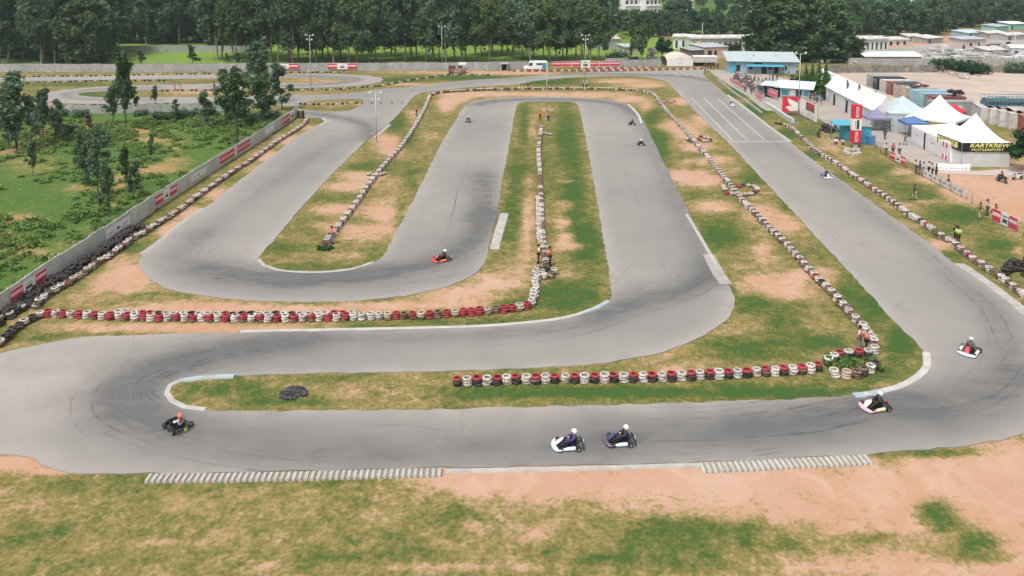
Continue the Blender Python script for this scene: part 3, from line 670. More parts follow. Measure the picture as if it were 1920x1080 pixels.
# start grid
mb = MB(); Zl = 0.056
def lineq(a, b_, w):
    a = G(*a); b_ = G(*b_); d = (b_-a).normalized(); n = Vector((-d.y, d.x, 0))*w/2
    k = max(1, int((b_-a).length/2))
    for i in range(k):
        s = a+(b_-a)*i/k; e = a+(b_-a)*(i+1)/k
        mb.quad((s.x-n.x, s.y-n.y, Zl), (e.x-n.x, e.y-n.y, Zl), (e.x+n.x, e.y+n.y, Zl), (s.x+n.x, s.y+n.y, Zl))
lineq((1297.5,185),(1373,263), .16); lineq((1320,184.5),(1401,263), .16); lineq((1345,184.5),(1433.5,263), .16)
lineq((1364,266),(1477,266), .28)
for x0 in (1262, 1278, 1294): lineq((x0,134.5),(x0+11,143), .16)
tag(mb.build('road_marking', m_line), kind='structure')
# pale blue worn ends of the kerbs
m_kblue = M('worn_blue_kerb', (.30, .40, .44), .85, .12, 1.5, dirt=(.42, .41, .39), dirt_amt=.5)
kerb([(1100,586.5),(1122,579),(1143,566.5)], -.08, .33, .10, m_kblue); kerb([(440,705.3),(405,706.3)], -.18, .28, .10, m_kblue); kerb([(385,708),(370,709.5),(345,713)], -.18, .28, .10, m_kblue); kerb([(1655,734),(1632,739)], -.25, .33, .10, m_kblue); kerb([(1620,741),(1600,742.4)], -.25, .33, .10, m_kblue)
# skid marks of rubber
sk, snt, sb = nt_new('skid_rubber'); N = snt.nodes; L = snt.links
sb.inputs['Base Color'].default_value = (.075, .075, .077, 1); sb.inputs['Roughness'].default_value = .8
tn = N.new('ShaderNodeTexNoise'); tn.inputs['Scale'].default_value = .8; tn.inputs['Detail'].default_value = 6; tcn = N.new('ShaderNodeTexCoord'); L.new(tcn.outputs['Object'], tn.inputs['Vector'])
mrn = N.new('ShaderNodeMapRange'); mrn.inputs['From Min'].default_value = .42; mrn.inputs['From Max'].default_value = .72; mrn.inputs['To Max'].default_value = .20; L.new(tn.outputs['Fac'], mrn.inputs['Value']); L.new(mrn.outputs[0], sb.inputs['Alpha'])
mb = MB(); rs = random.Random(17); hz_ = .0535
for pix, hw, st_ in DARK:
    pts = gpath(pix, .9); n = len(pts)
    if n < 8: continue
    for q in range(int(7*st_)+3):
        a = rs.randrange(0, max(1, n-8)); b_ = min(n, a+rs.randint(8, 34)); off = rs.gauss(0, hw*.8); drift = rs.uniform(-.05, .05); w_ = rs.uniform(.05, .10); hz_ += .00002
        for dbl in ((0,) if rs.random() < .4 else (-.55, .55)):
            b0 = len(mb.v)
            for k in range(a, b_):
                p = pts[k]; d = (pts[min(k+1, n-1)]-pts[max(k-1, 0)]).normalized(); nn = Vector((-d.y, d.x)); c = p+nn*(off+dbl+drift*(k-a)*.4)
                tp = math.sin(math.pi*(k-a+.3)/(b_-a)); mb.v += [(c.x-nn.x*w_*tp, c.y-nn.y*w_*tp, hz_), (c.x+nn.x*w_*tp, c.y+nn.y*w_*tp, hz_)]
            for k in range(b_-a-1): mb.face([b0+2*k, b0+2*k+2, b0+2*k+3, b0+2*k+1])
tag(mb.build('skid_marks', sk), kind='structure')
# seams in the asphalt
mb = MB(); m_tar = M('tar_seam', (0.19, 0.188, 0.18), .7, .25, 1.5)
def seam(pix, w=.07):
    pts = gpath(pix, .6); rr = random.Random(len(pix)*7+int(pix[0][0]))
    pts = [Vector((p.x+rr.uniform(-.05, .05), p.y+rr.uniform(-.05, .05))) for p in pts]
    n = len(pts); b0 = len(mb.v)
    for i, p in enumerate(pts):
        d = (pts[min(i+1, n-1)]-pts[max(i-1, 0)]).normalized(); nn = Vector((-d.y, d.x)); ww = w*rr.uniform(.3, .8)
        mb.v += [(p.x-nn.x*ww, p.y-nn.y*ww, .0545), (p.x+nn.x*ww, p.y+nn.y*ww, .0545)]
    for i in range(n-1): mb.face([b0+2*i, b0+2*i+2, b0+2*i+3, b0+2*i+1])
seam([(882,290),(872,325),(862,350),(852,385),(842,420),(832,450),(822,468)], .07); seam([(858,350),(850,400),(843,452),(830,464)], .05)
seam([(1165,290),(1172,320),(1180,345),(1192,370),(1202,393),(1212,416)], .05); seam([(1230,470),(1242,492),(1250,520)], .05)
seam([(340,538),(365,530),(395,523),(430,525),(452,530)], .09); seam([(395,523),(420,524),(455,528),(440,533)], .05)
seam([(1855,690),(1882,670),(1892,640),(1888,610)], .06); seam([(690,800),(760,798),(850,812)], .07); seam([(480,540),(500,535),(508,537)], .12)
seam([(1150,535),(1180,500)], .04); seam([(640,215),(600,222),(575,226)], .05)
tag(mb.build('asphalt_seam', m_tar), kind='structure')
# paddock paving and pit lane
def sheet(pix, z, mat, name):
    pts = gpath(pix, 2.0, True); mb = MB(); n = len(pts)
    tris = mgeo.tessellate_polygon([[Vector((p.x, p.y, 0)) for p in pts]])
    mb.v = [(p.x, p.y, z) for p in pts]; 
    for t in tris:
        a, b_, c = [pts[k] for k in t]
        mb.face(t if (b_-a).cross(c-a) > 0 else t[::-1])
    return tag(mb.build(name, mat), kind='structure')
m_pave = M('paddock_concrete', (0.33, 0.30, 0.28), .9, .1, .12, dirt=(0.40, 0.33, 0.28), dirt_amt=.55)
sheet([(1330,131),(1366,132),(1440,140),(1520,160),(1560,190),(1620,210),(1700,232),(1720,250),(1790,290),(1815,300),(1800,322),(1735,318),(1700,300),(1650,276),(1622,262),(1560,238),(1500,205),(1440,208),(1400,180),(1360,155)], 0.03, m_pave, 'paddock_apron')
sheet([(1730,318),(1800,322),(1900,317),(1960,318),(1960,326),(1880,330),(1800,327),(1745,324)], 0.034, M('pale_path', (0.46, 0.40, 0.36), .9, .1, .2), 'path')
m_yard = M('yard_soil', (0.46, 0.37, 0.31), .95, .12, .05, dirt=(0.36, 0.31, 0.27), dirt_amt=.6)
m_rows = M('grey_yard_soil', (0.36, 0.335, 0.31), .95, .12, .05, dirt=(0.26, 0.25, 0.235), dirt_amt=.7)
sheet([(1600,117),(1600,100),(1660,92),(1740,84),(1800,78),(1900,74),(2200,70),(2300,116),(1900,118),(1700,117)], 0.02, m_rows, 'yard')
sheet([(1560,140),(1700,136),(2100,134),(2300,150),(2300,230),(2000,240),(1900,232),(1780,215),(1700,200),(1620,165)], 0.022, m_yard, 'yard')
# ------------------------------------------------------------------ tyre barriers
TR, TH_ = 0.298, 0.172
def tyre_mb(seg=14, r=TR, h=TH_, hole=0.175, z=0.0, mb=None, c=(0, 0)):
    mb = mb or MB(); q = h/2
    prof = [(hole, -q*.75), (hole+.02, -q*.98), (r*.82, -q), (r*.96, -q*.72), (r, 0), (r*.96, q*.72), (r*.82, q), (hole+.02, q*.98), (hole, q*.75), (hole+.045, 0)]
    mb.lathe(prof, (c[0], c[1], z+q), seg, closed=True); return mb
TYRE = tyre_mb().mesh('tyre'); TYRE.materials.append(m_white_tyre)
ROWS = []   # (name, pixel line, pattern fn, layers fn, description)
W_, R_, B_, D_, C_ = m_white_tyre, m_red_tyre, m_black_tyre, m_dull_tyre, m_cream_tyre
CN = {id(W_): 'white', id(R_): 'red', id(B_): 'black', id(D_): 'unpainted', id(C_): 'cream'}
STK = []   # dicts: pos, layers [mats], row, idx
def row(desc, pix, pat, n=3, spacing=.61, jit=.035, off=0.0, end='left', rnd=5):
    rr = random.Random(rnd); pts = gpath(pix, 1.0)
    for i, (p, d) in enumerate(along(pts, spacing)):
        nn = Vector((-d.y, d.x)); q = p+nn*(off+rr.uniform(-jit, jit))
        lay = pat(i, rr)
        STK.append(dict(p=q, lay=lay, row=desc, i=i+1, end=end, rz=rr.uniform(0, 6.28), tilt=(rr.uniform(-.045, .045), rr.uniform(-.045, .045)), s=rr.uniform(.90, 1.08)))
def pA(i, rr):
    x = i
    if x < 37: c = R_ if i % 2 == 0 else W_
    elif x < 41: c = W_
    else: c = C_ if (i % 4 == 1) else (R_ if rr.random() < .8 else D_)
    if c is W_ and rr.random() < .25: return [C_, W_, W_]
    if c is R_: return [R_, R_, R_] if rr.random() < .75 else [D_, R_, R_]
    if c is C_: return [D_, C_, C_]
    return [c]*3
row('front red and white barrier', [(90,593),(170,597),(250,600),(400,602),(560,602),(680,599),(780,597),(880,591),(950,585),(997,578)], pA)
row('second line behind the front barrier', [(222,594),(300,597),(400,598),(560,598),(660,595)], lambda i, rr: [W_ if rr.random() < .6 else (B_ if rr.random() < .5 else R_)]*3, rnd=9)
def pB(i, rr):
    if i % 2 == 1: return [W_, W_, W_] if rr.random() < .7 else [C_, W_, W_]
    return [B_, B_, R_] if rr.random() < .8 else [B_, D_, R_]
row('lower infield barrier', [(858,722),(990,718),(1120,716),(1250,713),(1340,709),(1418,705),(1491,700),(1530,697),(1541,690)], pB, spacing=.60, rnd=3)
ring = [(1553,683),(1568,674),(1585,670),(1606,669),(1640,668)]
row('back of the lower flower bed ring', ring, lambda i, rr: [B_, B_, [W_, W_, R_, W_, R_, W_][i % 6]], spacing=.66)
row('front of the lower flower bed ring', [(1565,706),(1585,709),(1605,709),(1628,700),(1642,690)], lambda i, rr: [[W_, C_, D_, B_, W_, B_][i % 6]]*2+[[W_, C_, D_, D_, W_, B_][i % 6]], spacing=.68)
def pC(i, rr):
    t = rr.random()
    if i % 2 == 0: return [D_ if rr.random() < .4 else W_, W_ if rr.random() < .6 else D_, W_]
    if t < .08: return [W_, W_, W_]
    return [D_, D_, D_ if t < .7 else (R_ if t < .82 else B_)]
row('right infield barrier', [(1640,662),(1638,645),(1628,632),(1618,618),(1606,605),(1592,592),(1573,568),(1552,546),(1520,515),(1480,468),(1440,430),(1412,400),(1390,378),(1370,352),(1345,320),(1322,292),(1300,266),(1278,240),(1258,220),(1242,200),(1232,186),(1222,177),(1205,173)], pC, end='near', rnd=12, spacing=.585)
row('top inner barrier', [(1195,171),(1150,169),(1100,168),(1050,168),(1000,168),(950,169),(900,170),(870,172),(840,174),(820,176),(808,180)], lambda i, rr: [D_, D_, W_] if rr.random() < .25 else ([C_]*3 if i % 3 == 0 else [B_, B_, D_ if rr.random() < .6 else C_]), end='right', rnd=13, spacing=.75)
row('left infield barrier', [(608,461),(618,450),(630,436),(645,415),(660,396),(680,367),(695,345),(712,323),(732,300),(750,281),(768,255),(782,232),(795,208),(802,192),(806,182)], lambda i, rr: [C_ if rr.random() < .4 else W_, W_, W_] if i % 3 else [D_, D_, D_], end='near', rnd=14, spacing=.64)
row('lower middle infield barrier', [(997,572),(1000,563),(1003,548),(1005,533),(1008,520)], lambda i, rr: [W_, W_, W_], end='near', rnd=16, jit=.1)
row('middle infield barrier', [(1024,500),(1022,480),(1018,455),(1016,430),(1015,400),(1014,370),(1013,340),(1011,310),(1010,285),(1012,262),(1016,240)], lambda i, rr: [W_, W_, W_ if rr.random() < .8 else C_] if rr.random() < .6 else [D_, D_, D_], end='near', rnd=17, spacing=.62)
row('left line of the middle barrier', [(1014,470),(1011,440),(1010,405),(1009,375)], lambda i, rr: [W_ if rr.random() < .5 else D_, D_, C_ if rr.random() < .4 else W_], end='near', rnd=18, spacing=.7)
row('middle planter ring', [(1003,517),(1010,508),(1020,523),(1032,522),(1039,514)], lambda i, rr: [D_, C_, [W_, W_, D_, C_, W_, D_][i % 6]], spacing=.72, rnd=19)
row('far middle spur', [(1018,252),(1028,254),(1038,254)], lambda i, rr: [D_, C_], spacing=.7, rnd=20)
row('left infield spur', [(692,329),(702,329),(712,330),(722,327)], lambda i, rr: [D_, [W_, B_, W_, C_][i % 4]], spacing=.7, rnd=21)
row('oval ring by the right barrier', [(1356,352),(1362,365),(1372,366),(1392,368),(1410,366),(1421,357),(1412,351),(1395,350),(1384,352)], lambda i, rr: [D_, [W_, C_, W_, B_, R_, W_][i % 6]], spacing=.72, rnd=22)
row('small upper right ring', [(1287,262),(1296,268),(1308,263),(1320,267),(1333,266),(1328,261),(1312,258)], lambda i, rr: [D_, [W_, C_, B_, D_][i % 4]], spacing=.75, rnd=23)
row('upper right spur', [(1236,193),(1246,193),(1256,193),(1265,192)], lambda i, rr: [R_ if i % 2 else C_, C_ if i % 2 else R_], spacing=.8, rnd=24)
row('left wall barrier', [(68,578),(76,570),(88,559),(100,552),(112,545),(125,538),(136,530),(147,524),(157,517),(180,500),(217,477),(245,455),(275,438),(300,421),(335,399),(367,374),(400,351),(440,323),(475,301),(520,268),(560,243),(573,231),(576,223)], lambda i, rr: [B_ if rr.random() < .5 else D_, D_ if rr.random() < .5 else W_, (C_ if rr.random() < .35 else W_) if i % 3 else D_], end='near', rnd=25, spacing=.70)
row('dark lower left barrier', [(76,596),(62,602),(50,607),(38,616),(26,625),(14,636),(4,646),(-10,658)], lambda i, rr: [B_, W_ if i == 2 or i == 0 else D_, W_ if i in (0, 2, 7) else B_], end='right', rnd=26, spacing=.64)
row('scatter under the left wall', [(40,584),(28,588),(18,594),(6,603),(-8,612)], lambda i, rr: [B_, B_, [W_, B_, W_, C_, B_, W_][i % 6]], end='right', rnd=27, spacing=.62, jit=.25)
row('main straight outer barrier', [(1962,592),(1940,574),(1920,560),(1903,545),(1885,531),(1862,515),(1845,503),(1815,484),(1790,462),(1765,447),(1740,429),(1702,404),(1665,376),(1640,359),(1595,329),(1560,304),(1535,289),(1515,272),(1500,258),(1485,243),(1470,236)], lambda i, rr: [W_, W_, W_] if i < 6 else pC(i if rr.random() < .85 else i+1, rr), end='near', rnd=28, spacing=.60)
row('white cluster under the red post', [(1584,286),(1592,290),(1603,291),(1614,288)], lambda i, rr: [W_, W_], rnd=29, spacing=.6, jit=.15)
row('back of the white cluster', [(1586,281),(1596,283),(1606,283),(1616,283)], lambda i, rr: [W_, W_], rnd=30, spacing=.6, jit=.15)
row('black stacks by the pit wall', [(1456,233),(1462,234),(1468,235),(1474,236),(1480,237)], lambda i, rr: [B_, B_], rnd=31, spacing=.62)
row('red and white barrier at the far end', [(964,135),(1050,134),(1100,134),(1160,133.5),(1230,132),(1325,130)], lambda i, rr: [W_ if i % 2 else R_]*3, rnd=32, spacing=.95)
row('upper line of the red and white barrier at the far end', [(1085,131.5),(1160,131),(1225,130)], lambda i, rr: [W_ if (i//1) % 2 else R_]*4, rnd=33, spacing=.95)
def pF(i, rr): return [C_]*2 if i % 3 == 0 else ([B_]*2 if rr.random() < .8 else [C_, B_])
for a, b_ in (([(513,171),(560,170),(620,169),(690,164),(720,161),(760,153),(800,147),(830,143),(850,141),(930,141.5)], 1.0), ([(555,196),(600,197),(640,196),(670,194)], .9), ([(28,145),(200,143),(300,141),(470,138),(560,137),(645,136.5)], 1.1), ([(30,158),(100,155),(200,153),(316,152)], 1.1), ([(98,200),(200,199),(300,197),(330,196)], 1.1), ([(295,172),(340,171),(382,171),(420,171)], 1.0)):
    row('distant barrier', a, pF, rnd=int(a[0][0]), spacing=b_)
row('tall black pair at the wall end', [(560,221),(568,220.5)], lambda i, rr: [B_]*7, rnd=40, spacing=.7)
m_tarpw = M('white_plastic_barrier', (0.7, 0.7, 0.7), .6)
for k, s in enumerate(STK):
    s['px'] = SCL(P(s['p'].x, s['p'].y)[1]); s['vis'] = -20 < P(s['p'].x, s['p'].y)[0] < 1940
order = sorted([s for s in STK if s['vis']], key=lambda s: -s['px']-(5 if s['row'].startswith('tall black') else 0))
IND = order[:300]; REST = [s for s in order[300:]]
SEEN = {}
for s in IND:
    e = empty('tyre_stack', (s['p'].x, s['p'].y, 0), s['rz']); e.rotation_euler = (s['tilt'][0], s['tilt'][1], s['rz']); top = CN[id(s['lay'][-1])]; bot = CN[id(s['lay'][0])]
    rr = random.Random(int(s['p'].x*100))
    z = 0
    for k, mt in enumerate(s['lay']):
        t = link_mesh('tyre', TYRE, e, mt, loc=(rr.uniform(-.045, .045), rr.uniform(-.045, .045), z)); t.scale = (s['s'], s['s'], 1); z += TH_-.004
    kind_ = ('%s tyre stack' % top) if top == bot else '%s topped stack' % top
    n_ = s['i']
    frm = {'left': 'from left', 'right': 'from right', 'near': 'from near end'}[s['end']]
    tag(e, '%s, %s %s in the %s' % (kind_, nth(n_), frm, s['row']), 'tyre stack', 'painted tyre stacks of the track barriers')
# remaining several hundred stacks as one mass
mb = MB(); mi = {id(W_): 0, id(R_): 1, id(B_): 2, id(D_): 3, id(C_): 4}
for s in REST:
    far = s['px'] < 9.5; z = 0
    for mt in s['lay']:
        mb.mi = mi[id(mt)]; c = s['p']; r_ = TR*1.0*s['s']*(1.12 if far else 1)
        if far:
            prof = [(.12, TH_*.6), (.17, TH_), (r_*.85, TH_), (r_, TH_*.5), (r_*.85, 0)]
            mb.lathe(prof, (c.x, c.y, z), 8)
        else: tyre_mb(10, r_, TH_, .175, z, mb, (c.x, c.y))
        z += TH_
o = mb.build('tyre_barrier', [W_, R_, B_, D_, C_])
tag(o, 'hundreds of small distant painted tyre stacks lining the far parts of the track', 'tyre barrier', kind='stuff')
# loose tyre heaps
def heap(name, pix, wid, hgt, n, label, mat, seed=1, r=.31):
    mb = MB(); rr = random.Random(seed); pts = gpath(pix, .5)
    for k in range(n):
        p = rr.choice(pts); o_ = rr.gauss(0, wid/3); h = max(0, hgt*(1-abs(o_)/wid*1.6))*rr.uniform(.2, 1)
        m0 = MB(); tyre_mb(9, r, .2, .17, -.1, m0); R3 = Matrix.Rotation(rr.uniform(0, 6), 3, 'Z') @ Matrix.Rotation(rr.gauss(0, .5), 3, 'X')
        b0 = len(mb.v)
        for v in m0.v:
            w_ = R3 @ Vector(v); mb.v.append((w_.x+p.x+o_*.8, w_.y+p.y+o_*.6, max(0.0, w_.z+.12+h)))
        for f, s_ in zip(m0.f, m0.s): mb.face([b0+i for i in f]); mb.s[-1] = s_
    return tag(mb.build(name, mat), label, 'tyre heap', kind='stuff')
heap('tyre_heap', [(36,572),(90,540),(130,515),(180,483),(220,458),(256,430)], 1.15, .6, 260, 'long dark heap of loose worn tyres lying against the left concrete wall', m_black_tyre, 1)
heap('tyre_heap', [(-25,612),(-8,604),(6,598),(20,590),(40,580)], 1.4, .6, 45, 'small dark heap of loose tyres below the wall in the lower left corner', m_black_tyre, 4)
heap('tyre_heap', [(1886,515),(1900,505),(1925,505),(1950,520)], 2.0, 1.0, 90, 'mound of loose black tyres on the grass at the right edge beside the outer barrier', m_black_tyre, 2)
heap('tyre_heap', [(1545,244),(1556,247),(1566,248)], 1.6, 1.0, 55, 'dark heap of loose tyres on the grass beside the turquoise shelter', m_black_tyre, 3)
# half buried tyre bed on the lower island
mb = MB(); rr = random.Random(5); c0 = G(550, 739)
for k in range(70):
    a = rr.uniform(0, 6.28); q = math.sqrt(rr.random()); m0 = MB(); tyre_mb(10, .14, .08, .08, -.04, m0); R3 = Matrix.Rotation(rr.uniform(-.5, .5), 3, 'Z') @ Matrix.Rotation(math.pi/2+rr.uniform(-.25, .25), 3, 'X')
    b0 = len(mb.v)
    for v in m0.v: w_ = R3 @ Vector(v); mb.v.append((w_.x+c0.x+.80*q*math.cos(a), w_.y+c0.y+.72*q*math.sin(a), max(-.02, w_.z+.04+.06*(1-q))))
    for f, s_ in zip(m0.f, m0.s): mb.face([b0+i for i in f]); mb.s[-1] = s_
tag(mb.build('tyre_pile', M('grey_black_rubber', (.07, .075, .085), .7, .4, 6)), 'round grey-black pile of small kart tyres on the grass of the lower island', 'tyre pile', kind='stuff')

# ------------------------------------------------------------------ walls and banners
m_mark = M('printed_mark', (0.05, 0.055, 0.07), .6, .1, 3)
m_mark_pale = M('printed_mark_grey', (0.36, 0.37, 0.40), .6, .1, 3)
def wall(name, pix, h, mat, label, pw=2.4, seed=1, post=True, jit=.06):
    pts = [G(*p) for p in pix]; r = empty(name, (pts[0].x, pts[0].y, 0)); rr = random.Random(seed); o0 = pts[0]
    tot = 0; L_ = sum((b_-a).length for a, b_ in zip(pts[:-1], pts[1:])); n_tot = int(L_/pw); cnt = 0
    pan_rest = MB(); posts = MB()
    pl = [Vector((p.x, p.y)) for p in pts]; res = along(pl, pw)
    ends = [q for q, _ in res]+[pl[-1]]
    for k in range(len(ends)-1):
        a, b_ = ends[k], ends[k+1]
        if (b_-a).length < .3: continue
        d = (b_-a).normalized(); c = (a+b_)/2; ang = math.atan2(d.y, d.x); hh = h+rr.uniform(-jit, jit); ln = (b_-a).length-.10
        if cnt < 90:
            mb = MB(); mb.box((0, 0, hh/2), (ln, .07, hh))
            nrow = 4
            for j in range(1, nrow): mb.box((0, 0, hh*j/nrow), (ln-.002, .082, .015))
            mb.build('panel', mat, r, loc=(c.x-o0.x, c.y-o0.y, 0), rz=ang)
        else: pan_rest.box((c.x-o0.x, c.y-o0.y, hh/2), (ln, .07, hh), ang)
        cnt += 1
        if post: posts.box((a.x-o0.x, a.y-o0.y, (h+.04)/2), (.11, .13, h+.04), ang)
    if pan_rest.v: o = pan_rest.build('panel_run', mat, r); o['kind'] = 'stuff'
    if post: posts.build('post', mat, r)
    return tag(r, label, 'wall')
WL = [(-60,638),(8,590),(100,524),(200,458),(300,388),(400,322),(500,258),(556,220)]
wall('boundary_wall', WL, 1.75, m_conc_pale, 'pale precast concrete wall with painted banners running up the left side of the track', 2.3, 3)
wall('boundary_wall', [(-700,134),(0,135),(200,135),(420,134),(640,133),(850,132),(1000,130)], 2.1, m_conc, 'long grey concrete wall behind the far barrier below the tall trees', 2.6, 4)
wall('boundary_wall', [(1130,127),(1200,125),(1240,124)], 1.9, m_conc, 'short grey concrete wall right of the long red banner', 2.6, 5)
wall('boundary_wall', [(-60,214),(100,213),(200,213),(300,210),(470,207)], 1.5, m_conc, 'low grey concrete wall between the green field and the far left loop', 2.6, 6)
wall('boundary_wall', [(150,98),(300,97),(400,97),(470,97)], 2.0, m_conc, 'short pale wall at the back of the bright green meadow', 3, 8)
wall('stone_wall', [(1548,136),(1650,136),(1780,136),(1850,136),(2000,137)], 1.9, m_stone, 'rough grey stone wall along the back of the right hand yard', 4, 9, jit=.12)
wall('boundary_wall', [(1590,120),(1680,121),(1800,121),(1950,122),(2100,123)], 1.7, m_conc, 'grey precast wall behind the stone wall of the right hand yard', 3, 10)
wall('boundary_wall', [(1135,118),(1180,117),(1250,116)], 1.3, m_conc, 'low pale wall on the green bank behind the far barrier', 3, 11)
# banners on walls: built standing on ground line a->b
def banner(pa, pb, z0, z1, cells, label, out=.09, posts=False, cat='banner', name='banner', flip=False, group=None):
    """cells: list of (frac0, frac1, kind)"""
    A, B = G(*pa), G(*pb); d = (B-A); L_ = d.length; d.normalize(); ang = math.atan2(d.y, d.x)
    nrm = Vector((d.y, -d.x, 0))   # towards the camera side when a is left of b
    base = A+nrm*out; r = empty(name, (base.x, base.y, 0), ang); h = z1-z0
    mb = MB(); mb.box((L_/2, 0, (z0+z1)/2), (L_, .02, h)); mb.build('sheet', m_white, r)
    for f0, f1, kd in cells:
        x0, x1 = f0*L_, f1*L_; cx, wd = (x0+x1)/2, x1-x0
        if kd in ('red', 'redtext', 'redtext3', 'pink', 'pinktext'):
            mt = m_pinkred if kd.startswith('pink') else m_red
            MB().box((cx, -.014, (z0+z1)/2), (wd, .012, h*.92)).build('colour_panel', mt, r)
            if kd in ('redtext', 'pinktext'):
                MB().box((cx, -.022, z0+h*.58), (wd*.96, .008, h*.30)).build('colour_panel', M('pale_pink_vinyl', (.72, .42, .48), .6), r) if kd == 'redtext' else None
                lettering('ROTAX', wd*.84, h*.24, r, m_white, (cx, -.034, z0+h*.58), (math.pi/2, 0, 0), .02)
            if kd == 'redtext3':
                for q in range(3): lettering('ROTAX', wd*.28, h*.34, r, m_white, (x0+wd*(.18+.32*q), -.03, z0+h*.5), (math.pi/2, 0, 0), .02)
        elif kd == 'mark':
            MB().box((cx, -.014, z0+h*.36), (wd*.62, .012, h*.26)).build('emblem', m_mark, r)
            MB().box((cx, -.014, z0+h*.68), (wd*.6, .012, h*.05)).build('emblem', m_mark, r)
        elif kd == 'smallmark':
            MB().ico((cx, -.014, z0+h*.5), .5, (wd*.12, .012, h*.3)).build('emblem', m_mark, r)
            MB().box((cx-wd*.3, -.014, z0+h*.45), (wd*.16, .012, h*.1)).build('emblem', m_mark_pale, r); MB().box((cx+wd*.3, -.014, z0+h*.55), (wd*.2, .012, h*.1)).build('emblem', m_mark_pale, r)
        elif kd == 'greytext':
            for q in range(max(1, int(wd/1.1))): MB().box((x0+.6+1.1*q, -.014, z0+h*.52), (.62, .012, h*.28)).build('emblem', m_mark_pale, r)
    if posts:
        for x in (0.03, L_/2, L_-.03): MB().tube((x, .05, 0), (x, .05, z1+.1), .03).build('post', m_steel, r)
    return tag(r, label, cat, group)
GB = 'banners fixed to the left concrete wall'
def wl(t):  # pixel on left wall line by x
    for a, b_ in zip(WL[:-1], WL[1:]):
        if a[0] <= t <= b_[0]: f = (t-a[0])/(b_[0]-a[0]); return (t, a[1]+(b_[1]-a[1])*f)
    return WL[-1]
banner(wl(19), wl(86), .55, 1.45, [(0, .33, 'redtext'), (.36, .64, 'mark'), (.68, 1, 'redtext')], 'red and white banner on the nearest end of the left concrete wall above the tyres', group=GB)
banner(wl(197), wl(243), .45, 1.35, [(0, 1, 'smallmark')], 'pale banner with dark mark on the left wall above the black tyre heap', group=GB)
banner(wl(290), wl(331), .45, 1.5, [(0, .36, 'redtext'), (.40, .62, 'mark'), (.66, 1, 'redtext')], 'red and white two square banner halfway along the left wall', group=GB)
banner(wl(358), wl(385), .5, 1.3, [(0, 1, 'smallmark')], 'plain pale banner with a dark dot on the left wall beyond the halfway red banner', group=GB)
banner(wl(411), wl(468), .4, 1.5, [(0, .46, 'redtext3'), (.47, .54, 'smallmark'), (.55, 1, 'redtext3')], 'long red banner with two red stretches on the far half of the left wall', group=GB)
banner(wl(497), wl(513), .5, 1.35, [(0, 1, 'smallmark')], 'short pale banner on the left wall just before the last red one', group=GB)
banner(wl(529), wl(552), .3, 1.6, [(0, .58, 'redtext3'), (.6, 1, 'mark')], 'last red and white banner at the far end of the left wall by the track', group=GB)
GF = 'banners on the far concrete wall'
banner((281,134.5), (326,134.3), .9, 1.9, [(0, 1, 'smallmark')], 'long white banner on the far wall left of the green trees', group=GF)
banner((522,133.6), (542,133.6), .7, 1.9, [(.1, .9, 'mark')], 'short white banner with dark writing on the far wall beside the first red one', group=GF)
banner((542,133.6), (560,133.6), .5, 2.0, [(0, 1, 'redtext')], 'single red banner on the far wall behind the left loop', group=GF)
banner((616,133.3), (669,133), .5, 2.0, [(0, .31, 'redtext'), (.36, .62, 'mark'), (.68, 1, 'redtext')], 'red white red banner on the far wall behind the second loop', group=GF)
banner((1034,129.5), (1088,129), .7, 2.0, [(0, .34, 'redtext'), (.34, .68, 'redtext'), (.7, 1, 'redtext')], 'long red banner behind the far barrier left of the white sign', out=.2, posts=True, group=GF)
banner((1089,129), (1106,128.8), .3, 2.3, [(.1, .9, 'mark')], 'square white sign with dark writing between two long red banners', out=.25, posts=True, group=GF)
banner((1107,129), (1162,128.5), .7, 2.0, [(0, .28, 'redtext'), (.3, .63, 'redtext'), (.64, 1, 'redtext')], 'long red banner behind the far barrier right of the white sign', out=.2, posts=True, group=GF)
banner((1250,127.5), (1299,127), .5, 2.0, [(.4, .6, 'smallmark')], 'pale banner with a blue mark beside the white container at the far end', posts=True, group=GF)
# right side banners and fence
GR = 'banners on the right hand fence'
def rb(pa, pb, top, cells, label, z0=.15):
    h = up(pa[0], pa[1], top); return banner(pa, pb, z0, h, cells, label, out=.05, posts=True, group=GR)
rb((1670,300), (1698,313), 283, [(0, .33, 'redtext'), (.36, .66, 'mark'), (.68, 1, 'redtext')], 'small red and white banner on the right fence left of the group of spectators', .2)
rb((1731,331), (1813,374), 317, [(0, 1, 'greytext')], 'long white banner with a row of grey marks on the right fence', .15)
rb((1861,414), (1908,436), 389, [(0, .34, 'redtext'), (.36, .65, 'mark'), (.67, 1, 'redtext')], 'large red white red banner at the near end of the right fence', .1)
banner((1370,157), (1396,172), .6, 1.5, [(0, 1, 'pinktext')], 'pink red banner along the front of the spectators beside the pit lane', posts=True)
banner((1417,184), (1428,191), .4, 1.4, [(0, 1, 'pinktext')], 'short pink red banner right of the crowd beside the pit lane', posts=True)
banner((1437,181), (1458,189), .5, 2.0, [(0, 1, 'pinktext')], 'pink red banner under the edge of the blue kiosk roof', posts=True)
def fence(pix, h, label, sp=2.2, mat=m_woodpost, rails=3):
    pts = [Vector((G(*p).x, G(*p).y)) for p in pix]; r = empty('fence', (pts[0].x, pts[0].y, 0)); o0 = pts[0]
    for q, d in along(pts, sp): MB().tube((q.x-o0.x, q.y-o0.y, 0), (q.x-o0.x, q.y-o0.y, h), .035, .03, 6).build('post', mat, r)
    mb = MB()
    for k in range(rails):
        z = h*(.35+.6*k/max(1, rails-1)); mb.path([(q.x-o0.x, q.y-o0.y, z) for q in pts], .018, 5)
    mb.build('rail', mat, r); return tag(r, label, 'fence')
